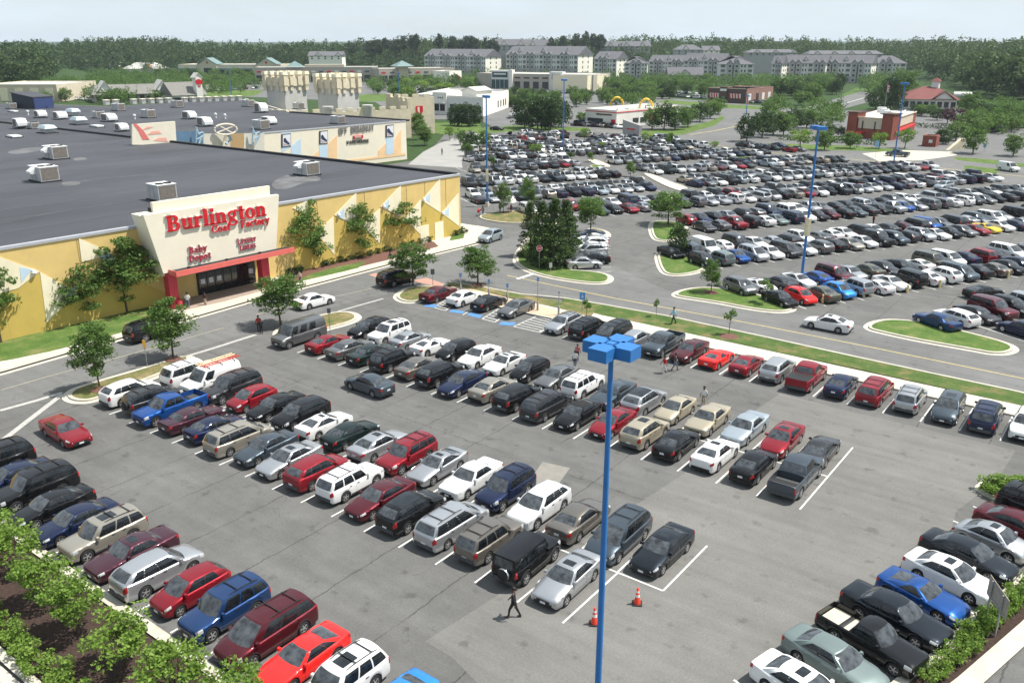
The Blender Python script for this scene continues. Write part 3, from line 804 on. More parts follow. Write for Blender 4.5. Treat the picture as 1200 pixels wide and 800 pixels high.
def lettering(t, wall, a0, a1, z0, z1, o, parent, m, depth=.16, rim=True, cap=.72):
    """each letter a part: red face standing off the panel, with a pale rim behind it"""
    wid = text_width(t); sx = (a1 - a0) / wid; sz = (z1 - z0) / cap; x = a0
    for c in t:
        qs, adv = glyph(c)
        if qs:
            mb = MB()
            for q in qs:
                if area(q) < 0: q = q[::-1]
                f = [wall.p(x + p[0] * sx, z0 + p[1] * sz, o + depth) for p in q]; b = [wall.p(x + p[0] * sx, z0 + p[1] * sz, o) for p in q]
                mb.quad(f)
                for i in range(len(q)): j = (i + 1) % len(q); mb.quad([b[i], b[j], f[j], f[i]])
            L_ = mb.build('letter', m, parent)
            if rim:
                mb = MB(); g = .045
                for q in qs:
                    if area(q) < 0: q = q[::-1]
                    cx = sum(p[0] for p in q) / 4; cy = sum(p[1] for p in q) / 4
                    f = [wall.p(x + p[0] * sx + math.copysign(g, p[0] - cx), z0 + p[1] * sz + math.copysign(g, p[1] - cy), o + depth * .55) for p in q]
                    b = [wall.p(x + p[0] * sx + math.copysign(g, p[0] - cx), z0 + p[1] * sz + math.copysign(g, p[1] - cy), o) for p in q]
                    mb.quad(f)
                    for i in range(len(q)): j = (i + 1) % len(q); mb.quad([b[i], b[j], f[j], f[i]])
                mb.build('letter_rim', M_SIGNEDGE, L_)
        x += adv * sx
lettering('Burlington', PW, 27.25, 38.95, 8.12, 9.72, .03, store, M_SIGNRED, .18)
lettering('Coat', PW, 32.1, 34.35, 7.25, 8.02, .03, store, M_SIGNRED, .2)
lettering('Factory', PW, 35.55, 39.25, 7.25, 8.02, .03, store, M_SIGNRED, .2)
lettering('Baby', PW, 29.3, 31.4, 5.55, 6.22, .03, store, mat('dull_red_letter', (.36, .03, .05), .5, .05, 2), .14)
lettering('Depot', PW, 29.2, 31.75, 4.72, 5.36, .03, store, MATS['dull_red_letter'], .14)
lettering('LUXURY', PW, 35.0, 37.35, 5.55, 6.05, .03, store, MATS['dull_red_letter'], .12, cap=.62)
lettering('LINENS', PW, 35.2, 37.25, 4.85, 5.35, .03, store, MATS['dull_red_letter'], .12, cap=.62)
# trash can by the column
q = G(211, 361, .14); mb = MB(); mb.lathe([(.001, .0), (.30, .0), (.33, .8), (.30, .86), (.24, .95), (.001, .97)], 14, (q[0] , q[1], .14))
tag(mb.build('trash_can', M_RED, None, smooth=True), 'red trash can beside the left red column of the store', 'trash can')

# ---- second store
OW = Wall((-149.3, 92), (-143.8, 149.4)); ZO = 8.72
st2 = wroot('shoe_store', (-146, 125, 0))
tag(st2, 'cream shoe store with pale orange and blue triangles behind the yellow store', 'store')
mb = MB(); f2 = ccw([OW.p(20.1, 0)[:2], OW.p(OW.L + .3, 0)[:2], (-186, 151.2), (-247, 182), (-246, 135), (-274, 127), (-330, 105), (-330, 92.7), (-150.2, 92.7)])
mb.prism(f2, 0, ZO - .02); mb.build('wall', M_CREAM2, st2)
mb = MB(); mb.quad([(*p, ZO) for p in inset(f2, .35)]); mb.build('roof', M_ROOF, st2)
mb = MB(); OW.box('', 20.1, OW.L + .35, -.4, .08, ZO - .08, ZO + .12, None, mb=mb); mb.build('coping', M_COPING, st2)
mb = MB(); a, b = Vector((-144, 150)), Vector((-186, 151.2)); mb.box(-186, -144, 150.2, 151.3, ZO - .1, ZO + .3); mb.build('parapet', M_PARAPET, st2)
def op(name, pts, m, t=.05, w=OW): return w.panel(name, [w.px(*p) for p in pts], 0, m, st2, t)
O5 = lambda x, y: (290 + x / 6, 70 + y / 6)
op('orange_panel', [O5(630, 528), O5(628, 712), O5(566, 700), O5(566, 592)], M_PORANGE); op('blue_panel', [O5(505, 600), O5(567, 600), O5(567, 700), O5(505, 690)], M_PBLUE)
op('orange_panel', [O5(500, 640), O5(500, 688), O5(445, 683)], M_PORANGE); op('blue_panel', [O5(375, 550), O5(377, 675), O5(306, 660), O5(306, 608)], M_PBLUE)
op('blue_panel', [O5(235, 515), O5(306, 505), O5(306, 612), O5(240, 652)], M_PBLUE, .03)
op('orange_panel', [O5(1080, 490), O5(1080, 660), O5(1028, 665), O5(1028, 568)], M_PORANGE); op('blue_panel', [O5(975, 540), O5(1028, 548), O5(1028, 660), O5(975, 670)], M_PBLUE)
op('orange_panel', [O5(972, 590), O5(972, 670), O5(918, 680), O5(918, 640)], M_PORANGE)
op('base_band', [O5(700, 705), O5(1110, 655), O5(1110, 672), O5(700, 722)], M_PORANGE, .06)
for (x0, y0, x1, y1, y2, y3) in ((237, 525, 303, 518, 608, 616), (503, 503, 563, 497, 590, 595), (970, 462, 1027, 456, 540, 546)):
    op('poster_frame', [O5(x0, y0), O5(x1, y1), O5(x1, y2), O5(x0, y3)], mat('poster_frame', (.05, .05, .06), .5, .05), .12)
    op('poster', [O5(x0 + 9, y0 + 6), O5(x1 - 3, y1 + 6), O5(x1 - 3, y2 - 6), O5(x0 + 9, y3 - 6)], mat('poster_print', (.66, .66, .68), .4, .05), .15)
    xm, ym = (x0 + x1) / 2, (y0 + y3) / 2
    op('printed_shoe', [O5(xm - 19, ym - 14), O5(xm - 7, ym - 22), O5(xm + 8, ym + 2), O5(xm + 24, ym + 16), O5(xm + 22, ym + 30), O5(xm - 2, ym + 18), O5(xm - 18, ym + 8)], mat('printed_navy', (.03, .035, .08), .4, 0), .165)
    op('printed_shadow', [O5(x0 + 12, y3 - 30), O5(xm, y3 - 20), O5(x1 - 4, y2 - 12), O5(x0 + 12, y3 - 9)], mat('printed_grey', (.36, .30, .32), .4, 0), .158)
# sign: grey block capitals
def block_letters(t, wall, pxa, pxb, h, o, parent, m, nm='letter'):
    """plain capitals; each letter a part made of flat strokes"""
    (a0, z0), (a1, z1) = wall.px(*pxa), wall.px(*pxb); n = len(t); w = (a1 - a0) / n; k = .24; q = .17
    def bar(x0, y0, x1, y1): return [(x0, y0), (x1, y0), (x1, y1), (x0, y1)]
    Lb, Rb, Tb, Bb, Mb = bar(0, 0, k, 1), bar(1 - k, 0, 1, 1), bar(0, 1 - q, 1, 1), bar(0, 0, 1, q), bar(0, .43, .9, .43 + q)
    SEG = {'O': (Lb, Rb, Tb, Bb), 'F': (Lb, Tb, Mb), 'B': (Lb, bar(0, 1 - q, .85, 1), bar(0, 0, .9, q), Mb, bar(.72, .5, .95, .95), bar(.76, .05, 1, .5)), 'R': (Lb, Tb, Mb, bar(1 - k, .45, 1, 1), [(.4, .45), (.68, .45), (1.05, 0), (.75, 0)]),
           'A': ([(0, 0), (k, 0), (.62, 1), (.38, 1)], [(1 - k, 0), (1, 0), (.62, 1), (.38, 1)], bar(.2, .25, .8, .25 + q)), 'D': (Lb, bar(0, 1 - q, .8, 1), bar(0, 0, .8, q), bar(1 - k, .12, 1, .88)), 'W': ([(0, 1), (.2, 1), (.36, 0), (.2, 0)], [(.2, 0), (.36, 0), (.58, .8), (.42, .8)], [(.64, 0), (.8, 0), (.58, .8), (.42, .8)], [(.8, 1), (1, 1), (.8, 0), (.64, 0)]),
           'Y': ([(0, 1), (.26, 1), (.62, .45), (.38, .45)], [(.74, 1), (1, 1), (.62, .45), (.38, .45)], bar(.38, 0, .62, .5)), 'S': (Tb, Bb, bar(0, .43, 1, .43 + q), bar(0, .5, k, 1), bar(1 - k, 0, 1, .5)), 'H': (Lb, Rb, Mb), 'E': (Lb, Tb, Bb, Mb), 'U': (Lb, Rb, Bb)}
    for i, c in enumerate(t):
        if c not in SEG: continue
        x0 = a0 + w * (i + .06); z = lerp(z0, z1, (i + .5) / n); ww = w * .80; mb = MB()
        for s_q in SEG[c]:
            if area(s_q) < 0: s_q = s_q[::-1]
            f = [wall.p(x0 + x * ww, z + y * h, o + .10) for x, y in s_q]; bk = [wall.p(x0 + x * ww, z + y * h, o) for x, y in s_q]
            mb.quad(f)
            for e in range(4): j = (e + 1) % 4; mb.quad([bk[e], bk[j], f[j], f[e]])
        mb.build(nm, m, parent)
block_letters('OFF BROADWAY', OW, O5(640, 528), O5(890, 498), 1.35, .08, st2, mat('grey_letter', (.20, .195, .19), .5, 0))
op('red_sign_box', [O5(740, 536), O5(810, 529), O5(810, 552), O5(740, 558)], M_SIGNRED, .2)
block_letters('SHOE', OW.off(.2), O5(752, 552), O5(800, 547), .42, .02, st2, mat('pale_letter', (.75, .65, .6), .5, 0))
block_letters('WAREHOUSE', OW, O5(695, 594), O5(855, 580), .7, .06, st2, mat('black_letter', (.05, .045, .04), .5, 0))
# set-back panels with roof sculptures on the left, and the fin with red arcs
O4 = lambda x, y: (140 + x / 6.667, 120 + y / 6.667)
OB = OW
def o4(name, pts, m, t): return OW.panel(name, [OW.px(*O4(*p)) for p in pts], .0, m, st2, t)
o4('tall_panel', [(90, 172), (425, 148), (437, 330), (90, 330)], M_CREAM2, .5)
for pts, m in (([(105, 168), (130, 166), (190, 225), (235, 292), (180, 292), (150, 230)], mat('salmon_arc', (.62, .16, .14), .8, .05)), ([(180, 215), (215, 190), (265, 190), (235, 205)], mat('pale_salmon', (.72, .36, .28), .8, .05)), ([(215, 255), (255, 225), (305, 222), (330, 245)], MATS['pale_salmon']), ([(265, 300), (300, 278), (360, 275), (378, 308)], MATS['pale_salmon'])):
    OW.off(.5).panel('painted_arc', [OW.off(.5).px(*O4(*p)) for p in pts], 0, m, st2, .04)
o4('blue_panel', [(440, 228), (648, 225), (652, 345), (440, 330)], mat('denim_blue_panel', (.09, .17, .27), .8, .08), .12)
o4('beige_panel', [(655, 245), (865, 245), (865, 370), (655, 345)], mat('stone_panel', (.55, .53, .47), .9, .05), .1)
o4('tan_panel', [(865, 245), (968, 243), (968, 385), (865, 372)], mat('tan_panel', (.40, .27, .13), .9, .05), .12)
o4('beige_panel', [(970, 243), (1130, 240), (1130, 400), (970, 390)], MATS['stone_panel'], .1)
def wpt(x, y, o): a, z = OW.px(*O4(x, y)); return OW.p(a, z, o)
for xs in (590, 1030):    # lattice sculptures
    mb = MB()
    for dx0, y0, dx1, y1 in ((-12, 330, -10, 190), (-12, 250, 40, 230), (40, 230, 5, 330), (-10, 290, 45, 260), (10, 330, 48, 235), (-14, 190, 8, 250)):
        mb.tube([wpt(xs + dx0, y0, .9), wpt(xs + dx1, y1, 1.1)], .14, 6)
    mb.build('lattice_sculpture', mat('sculpture_blue', (.30, .42, .50), .5, .1), st2)
mb = MB(); c = Vector(wpt(805, 208, 1.2)); ring = [(c + Vector((.35 * math.cos(t) * 2.2, math.cos(t) * 2.0, math.sin(t) * 1.0))) for t in [2 * math.pi * k / 20 for k in range(21)]]
mb.tube(ring, .17, 6); mb.tube([ring[2], ring[12]], .12, 6); mb.tube([ring[7], ring[17]], .12, 6); mb.tube([c - Vector((0, 0, .9)), wpt(800, 300, .9), wpt(795, 340, .9)], .25, 6)
mb.build('wheel_sculpture', M_CREAM2, st2)
mb = MB(); mb.tube([wpt(830, 250, 1), wpt(850, 290, 1), wpt(810, 320, 1)], .35, 6); mb.build('lattice_sculpture', MATS['sculpture_blue'], st2)

# ---- roof equipment
def unit_cabinet(px, py, w, d, h, z, rz=0.0, kind='box', label=''):
    u, v = G(px, py, z)
    root = empty('rooftop_unit', (u, v, z), rz)
    mb = MB(); mb.box(-w / 2 - .15, w / 2 + .15, -d / 2 - .15, d / 2 + .15, 0, .18); mb.build('curb', M_PARAPET, root)
    if kind == 'hood':
        mb = MB(); mb.box(-w / 2, w * .32, -d / 2, d / 2, .18, h); mb.build('cabinet', M_WHITEMET, root)
        mb = MB(); mb.prism([(w * .32, -d / 2), (w * .62, -d / 2), (w * .62, d / 2), (w * .32, d / 2)], .45, [h, h * .55, h * .55, h]); mb.build('intake_hood', M_WHITEMET, root)
        mb = MB(); mb.box(-w / 2 - .02, -w / 2, -d * .42, d * .42, .3, h - .15); mb.build('coil_grille', M_RUST, root)
        mb = MB(); mb.box(-w * .42, w * .25, -d / 2 - .02, -d / 2, .3, h - .15); mb.build('coil_grille', M_RUST, root)
    elif kind == 'cap':
        mb = MB(); mb.box(-w * .34, w * .34, -d * .34, d * .34, .18, h * .6); mb.build('cabinet', M_GALV, root)
        mb = MB(); mb.box(-w / 2, w / 2, -d / 2, d / 2, h * .6, h, taper=w * .12); mb.build('cap', mat('pale_blue_cap', (.42, .50, .54), .5, .08), root)
    elif kind == 'hatch':
        mb = MB(); mb.box(-w / 2, w / 2, -d / 2, d / 2, .18, .42, taper=.08); mb.build('lid', M_WHITEMET, root)
    else:
        mb = MB(); mb.box(-w / 2, w / 2, -d / 2, d / 2, .18, h - .06); mb.build('cabinet', M_GALV, root)
        mb = MB(); mb.box(-w / 2 - .05, w / 2 + .05, -d / 2 - .05, d / 2 + .05, h - .06, h + .03); mb.build('lid', M_WHITEMET, root)
        mb = MB(); mb.box(w / 2 + .002, w / 2 + .04, -d * .44, d * .44, .35, h - .15); mb.build('coil_grille', M_RUST, root)
        for k in (-1, 1):
            mb = MB(); mb.lathe([(.001, .02), (.42, .02), (.46, .10), (.48, .0)], 14, (w * .2, k * d * .22, h + .03)); mb.build('fan', M_PARAPET, root)
        for k in (-.25, .08):
            mb = MB(); mb.box(w * k, w * k + .03, -d / 2 - .015, -d / 2, .25, h - .12); mb.build('panel_seam', M_RUST, root)
    tag(root, label, 'rooftop unit', 'roof equipment')
    return root
for i, (px, py, w, d, h, kind, lab) in enumerate((
    (53, 212, 3.6, 2.4, 2.0, 'big', 'grey rooftop unit with side hood, nearer of the left pair on the yellow store'),
    (66, 186, 3.6, 2.4, 2.0, 'big', 'grey rooftop unit with side hood, farther of the left pair on the yellow store'),
    (191, 234, 2.6, 2.3, 1.9, 'box', 'grey rooftop unit with brown grille directly behind the big red sign'),
    (360, 205, 2.9, 2.2, 1.8, 'big', 'grey rooftop unit near the far right corner of the yellow store'))):
    r_ = unit_cabinet(px, py, w, d, h, ZR, R(-3), 'box', lab)
    if kind == 'big':
        mb = MB(); mb.prism([(-w * .15, -d / 2 - .8), (w * .2, -d / 2 - .8), (w * .2, -d / 2), (-w * .15, -d / 2)], [1.2, 1.2, 1.0, 1.0], [1.45, 1.45, h, h], bottom=True); mb.build('intake_hood', M_WHITEMET, r_)
Z4 = ZO
for i, (px, py, w, d, h, k, lab) in enumerate((
    (24, 149.5, 2.6, 2.0, 1.9, 'hood', 'white hooded rooftop unit at the far left, left of a smaller box'), (40, 151, 1.8, 1.6, 1.3, 'box', 'small boxy rooftop unit beside the white hooded unit at far left'),
    (56, 156, 3.2, 2.6, 1.6, 'cap', 'pale blue capped roof vent nearest the left edge'), (48, 138, 2.6, 2.0, 1.7, 'hood', 'boxy roof unit left of centre on the back roof'),
    (71, 140, 2.6, 2.2, 1.8, 'hood', 'hooded roof unit in front of a long white vent'), (86, 136, 3.4, 2.4, 1.8, 'cap', 'long white capped roof vent by the dark parapet'),
    (93, 146, 3.4, 2.6, 1.7, 'cap', 'pale blue capped roof vent in the middle of the back roof'), (116, 138.5, 2.2, 2.0, 1.6, 'box', 'bluish box unit behind a white hooded unit'),
    (128, 142.5, 3.0, 2.2, 1.8, 'hood', 'white hooded roof unit left of the red striped panel'), (143, 154, 2.4, 1.8, 1.6, 'hood', 'white hooded roof unit just left of the red striped panel base'),
    (174, 138, 3.2, 2.0, 1.9, 'box', 'grey box roof unit right behind the red striped panel'), (222, 139.5, 2.8, 2.0, 1.8, 'hood', 'dark sided hooded unit, left of the close pair'),
    (240, 148, 3.0, 2.0, 1.9, 'hood', 'dark sided hooded unit, right of the close pair'), (306, 151.5, 3.0, 2.2, 1.9, 'box', 'grey box unit above the left corner of the shoe store'),
    (315, 146, 2.8, 2.0, 1.7, 'hood', 'white hooded unit behind the grey box unit on shoe store'), (396, 145, 2.9, 2.0, 1.7, 'box', 'grey box unit above the shoe store lettering'),
    (208, 126, 3.0, 2.0, 1.9, 'box', 'grey unit on the far roof, left of the mall skylight row'), (291, 125, 3.0, 2.0, 1.8, 'box', 'grey unit on the far roof near the castle tower'),
    (306, 132, 2.8, 2.2, 2.4, 'hood', 'stacked white unit left of the castle tower'), (14, 127.5, 2.4, 1.8, 1.5, 'box', 'white unit by the dark parapet at far left'),
    (139, 130, 3.2, 2.0, 1.9, 'box', 'white unit on the far roof near the strip mall trees'), (17, 161, 3.0, 1.8, .4, 'hatch', 'flat roof hatch nearest the left edge'),
    (114, 149, 3.0, 1.6, .4, 'hatch', 'flat roof hatch in the middle of the back roof'), (16, 131.5, 3.0, 1.2, .4, 'hatch', 'long flat hatch at the far left of back roof'), (350, 128, 2.6, 2.0, 1.7, 'box', 'dark roof unit between the castle towers'))):
    unit_cabinet(px, py, w, d, h, Z4 if px > 110 or py < 150 else ZR, R(-4 + (i % 3) * 3), k, lab)
vp = ((33, 135), (264, 139.5), (158, 140), (253, 138.5))
for i, (px, py) in enumerate(vp):
    u, v = G(px, py, Z4); mb = MB(); mb.lathe([(.2, 0), (.2, .7), (.34, .75), (.34, 1.05), (.12, 1.2), (.001, 1.2)], 10, (u, v, Z4))
    tag(mb.build('roof_vent', M_WHITEMET, None, smooth=True), ('white turbine vent at the far left of back roof', 'white turbine vent, right of a close pair', 'dark-based turbine vent over the striped panel', 'low white vent, left of a close pair')[i], 'vent', 'roof equipment')
# skylight blocks along the far edge
for i, x in enumerate((125, 136, 157, 167.5, 177.5, 187.5, 197.5, 216.7, 226, 235, 244, 253, 262.5, 271, 280)):
    u, v = G(x, 123.5 - (x - 110) * .034, ZO)
    root = empty('roof_monitor', (u, v, ZO), R(-4)); mb = MB(); mb.box(-.9, .9, -.6, .6, 0, 1.25); mb.build('housing', M_GALV, root)
    mb = MB(); mb.box(-1.05, 1.05, -.75, .75, 1.25, 1.42); mb.build('lid', M_CREAM2, root)
    tag(root, 'small box roof monitor in the long far row', 'roof monitor', 'row of roof monitors')
# dark wedge on the roof
u, v = G(40, 127.5, ZR); root = empty('roof_wedge', (u, v, ZR), R(10))
mb = MB(); mb.prism([(-4.5, -3), (4.5, -3), (4.5, 3), (-4.5, 3)], 0, [4.3, 3.2, 3.2, 4.3], bottom=True); mb.build('housing', mat('charcoal_cladding', (.028, .032, .045), .7, .08), root)
mb = MB(); mb.prism([(-4.7, -3.2), (4.7, -3.2), (4.7, 3.2), (-4.7, 3.2)], [4.32, 3.2, 3.2, 4.32], [4.5, 3.38, 3.38, 4.5], bottom=True); mb.build('lid', M_ROOF, root)
mb = MB(); mb.box(4.52, 4.62, -2.9, 2.9, .1, 3.1); mb.build('blue_side', mat('dark_blue_panel', (.03, .05, .14), .6, .05), root)
tag(root, 'dark slanted roof structure with blue side at the far left', 'roof structure')
mb = MB(); strip(PP([(0, 124), (30, 125), (105, 131), (180, 128)], ZO), .5, ZO + .5, M_PARAPET, 'parapet', st2)

# ---- castle
def castle_tower(cx, cy, w, z0, z1, name, label, mrl=4):
    root = empty(name, (cx, cy, z0)); h = z1 - z0; hw = w / 2
    mb = MB(); mb.box(-hw, hw, -hw, hw, 0, h * .74); mb.build('shaft', M_STONE2, root)
    o = .6; zt = h * .66
    mb = MB(); mb.box(-hw - o * .5, hw + o * .5, -hw - o * .5, hw + o * .5, h * .68, h * .88); mb.build('parapet', M_STONE, root)
    for sx, sy in ((1, 0), (-1, 0), (0, 1), (0, -1)):
        for k in range(mrl):
            t = -hw + w * k / (mrl - 1); t *= 1.06; a = w / (mrl * 2.0) * .62
            mb = MB()
            if sx: x = sx * (hw + o); mb.box(min(x, x - sx * 1.4), max(x, x - sx * 1.4), t - a, t + a, h * .70, h * .97); b_ = MB(); b_.box(min(x + sx * .15, x - sx * 1.5), max(x + sx * .15, x - sx * 1.5), t - a - .12, t + a + .12, h * .93, h, taper=.12); c_2 = MB(); c_2.box(min(x - sx * .25, x - sx * 1.3), max(x - sx * .25, x - sx * 1.3), t - a * .8, t + a * .8, h * .58, h * .70)
            else: y = sy * (hw + o); mb.box(t - a, t + a, min(y, y - sy * 1.4), max(y, y - sy * 1.4), h * .70, h * .97); b_ = MB(); b_.box(t - a - .12, t + a + .12, min(y + sy * .15, y - sy * 1.5), max(y + sy * .15, y - sy * 1.5), h * .93, h, taper=.12); c_2 = MB(); c_2.box(t - a * .8, t + a * .8, min(y - sy * .25, y - sy * 1.3), max(y - sy * .25, y - sy * 1.3), h * .58, h * .70)
            m_ = mb.build('merlon', M_STONE, root); b_.build('merlon_cap', M_CREAM, m_); c_2.build('corbel', M_STONE, m_)
    tag(root, label, 'tower', 'castle towers')
    return root
castle_tower(-194.5, 175.2, 8.2, 5, 17.7, 'castle_tower', 'right castle tower with overhanging battlements, beside the crest turret')
castle_tower(-216.5, 174.6, 8.2, 5, 17.9, 'castle_tower', 'left castle tower with overhanging battlements')
cw = wroot('castle_wall', (-186, 165, 0)); tag(cw, 'low crenellated castle wall with a corner turret and red crest', 'wall')
def crenel(a, b, z1, name='curtain_wall', th=.8):
    w = Wall(a, b); mb = MB(); w.box('', 0, w.L, -th, 0, 0, z1 - .9, None, mb=mb); mb.build(name, M_STONE, cw)
    n = max(2, int(w.L / 3.0)); stp = w.L / n
    for k in range(n):
        mb = MB(); w.box('', k * stp + .25, k * stp + stp * .62, -th, 0.02, z1 - .9, z1, None, mb=mb); mb.build('merlon', M_STONE, cw)
crenel((-190, 153.5), (-176.5, 186.0), 8.9); crenel((-205, 153.5), (-190, 153.5), 8.9)
crenel((-176.5, 186.0), (-184, 190), 11.0)
for q, zt in (((-186.0, 163.5), 9.6), ((-181.5, 174), 9.6)):
    mb = MB(); mb.lathe([(1.2, 0), (1.2, zt - 1), (1.5, zt - .6), (1.5, zt), (.001, zt)], 14, (q[0], q[1], 0)); mb.build('round_turret', M_STONE2, cw, smooth=True)
crenel((-184, 190.2), (-179.5, 199.5), 11.6, 'corner_turret', 1.0); crenel((-190.5, 190.2), (-184, 190.2), 11.6, 'corner_turret', 1.0)
w_ = Wall((-184, 190.2), (-179.5, 199.5))
w_.panel('crest', [(4.4, 8.2), (6.6, 8.2), (6.6, 6.6), (5.5, 5.4), (4.4, 6.6)], .02, M_SIGNRED, cw, .1); w_.panel('crest_field', [(4.9, 7.9), (5.5, 7.9), (5.5, 6.0), (4.9, 6.7)], .12, M_CREAM2, cw, .03)
# ================================================================ shops, restaurants and homes behind the lots
M_STUCG = mat('grey_stucco', (.36, .33, .28), .9, .06, .4)
M_STUCT = mat('tan_stucco', (.52, .46, .35), .9, .06, .4)
M_STUCW = mat('white_stucco', (.70, .68, .62), .9, .05, .4)
M_SIDING = mat('grey_siding', (.33, .325, .32), .8, .05, .5)
M_SIDING2 = mat('light_siding', (.60, .60, .575), .8, .05, .5)
M_GABLEW = mat('cream_gable_siding', (.80, .765, .67), .8, .04, .5)
M_RECESS = mat('recess_shade', (.115, .11, .115), .8, .05, .5)  # dark tone stands in for the shade inside recesses
M_SHINGLE = mat('grey_shingle', (.115, .115, .125), .9, .14, .6)
M_GREENROOF = mat('green_metal_roof', (.14, .21, .205), .6, .06, .5)
M_REDROOF = mat('red_tile_roof', (.155, .048, .042), .85, .14, .5)
M_BRICKD = mat('dark_brick', (.085, .052, .042), .9, .12, 1)
M_BRICKR = mat('red_brick', (.22, .062, .038), .9, .12, 1)
M_WINDOW = mat('window_glass', (.028, .032, .038), .12, 0, spec=.6)
M_TRIMW = mat('white_trim', (.66, .65, .62), .7, .03)
M_FLATROOF = mat('pale_flat_roof', (.50, .49, .45), .85, .1, .5)
M_AWN = mat('awning_green', (.05, .10, .085), .7, .05)

def unit_box(name, m):
    k = ('ubox', m.name)
    if k not in CACHE0:
        mb = MB(); mb.box(-.5, .5, -.5, .5, -.5, .5); CACHE0[k] = mb.mesh(name, m)
    return CACHE0[k]
CACHE0 = {}
def win(wall, parent, a, z, w, h, m=None, o=.0, name='window', t=.12):
    """shared-mesh box on a wall"""
    ob = bpy.data.objects.new(name, unit_box(name, m or M_WINDOW)); COL.objects.link(ob)
    ob.parent = parent
    if parent.name in WROOT: ob.matrix_parent_inverse = WROOT[parent.name]
    q = wall.p(a, z, o + t / 2 - .04); ob.location = q; ob.rotation_euler = (0, 0, wall.rz); ob.scale = (w, t + .08, h)
    return ob
def shell(name, A, B, depth, h, m, label, cat, z0=0.0, group=None, roof=M_FLATROOF, par=.5):
    """flat-roofed block: front A -> B (outward to the right of A -> B), with parapet"""
    w = Wall(A, B); root = wroot(name, (*((w.A + w.B) / 2), z0)); tag(root, label, cat, group)
    mb = MB(); w.box('', 0, w.L, -depth, 0, z0 - 1.5, z0 + h, None, mb=mb); mb.build('wall', m, root)
    mb = MB(); w.box('', .4, w.L - .4, -depth + .4, -.4, z0 + h, z0 + h + .06, None, mb=mb); mb.build('roof', roof, root)
    for a0, a1, o0, o1 in ((0, w.L, -.4, .03), (0, w.L, -depth, -depth + .4), (0, .4, -depth + .4, -.4), (w.L - .4, w.L, -depth + .4, -.4)):
        mb = MB(); w.box('', a0, a1, o0, o1, z0 + h, z0 + h + par, None, mb=mb); mb.build('parapet', m, root)
    return w, root
def gable_block(w, root, a0, a1, o0, o1, z0, zr, m, name='roof', over=.5, gm=None):
    """gable whose ridge runs outwards from the wall (gable end faces out)"""
    am = (a0 + a1) / 2; mb = MB()
    F = [w.p(a0 - over, z0, o1), w.p(am, zr, o1), w.p(a1 + over, z0, o1)]; Bk = [w.p(a0 - over, z0, o0), w.p(am, zr, o0), w.p(a1 + over, z0, o0)]
    th = .35
    for i in (0, 1):
        mb.quad([F[i], F[i + 1], Bk[i + 1], Bk[i]])
        mb.quad([(x, y, z - th) for x, y, z in (F[i], Bk[i], Bk[i + 1], F[i + 1])])
        mb.quad([F[i], (F[i][0], F[i][1], F[i][2] - th), (F[i + 1][0], F[i + 1][1], F[i + 1][2] - th), F[i + 1]])
    mb.build(name, m, root)
    if gm:
        mb = MB(); mb.quad([w.p(a0, z0 - .3, o1 - over), w.p(a1, z0 - .3, o1 - over), w.p(am, zr - .3, o1 - over)]); mb.build('gable', gm, root)
def ridge_roof(w, root, a0, a1, o0, o1, z0, zr, m, over=.5, hip=0.0, name='roof'):
    """ridge along the wall"""
    om = (o0 + o1) / 2; mb = MB()
    p = [w.p(a0 - over, z0, o1 + over), w.p(a1 + over, z0, o1 + over), w.p(a1 + over, z0, o0 - over), w.p(a0 - over, z0, o0 - over)]
    r0, r1 = w.p(a0 - over + hip, zr, om), w.p(a1 + over - hip, zr, om)
    mb.quad([p[0], p[1], r1, r0]); mb.quad([p[2], p[3], r0, r1]); mb.quad([p[1], p[2], r1]); mb.quad([p[3], p[0], r0]); mb.quad(p[::-1])
    return mb.build(name, m, root)
def cone_roof(w, root, a, o, r_, z0, zr, m, name='pyramid_roof'):
    mb = MB(); p = [w.p(a - r_, z0, o + r_), w.p(a + r_, z0, o + r_), w.p(a + r_, z0, o - r_), w.p(a - r_, z0, o - r_)]; t = w.p(a, zr, o)
    for i in range(4): mb.quad([p[i], p[(i + 1) % 4], t])
    mb.quad(p[::-1]); mb.build(name, m, root)
def ground_wall(x0, y0, x1, y1): return G(x0, y0), G(x1, y1)

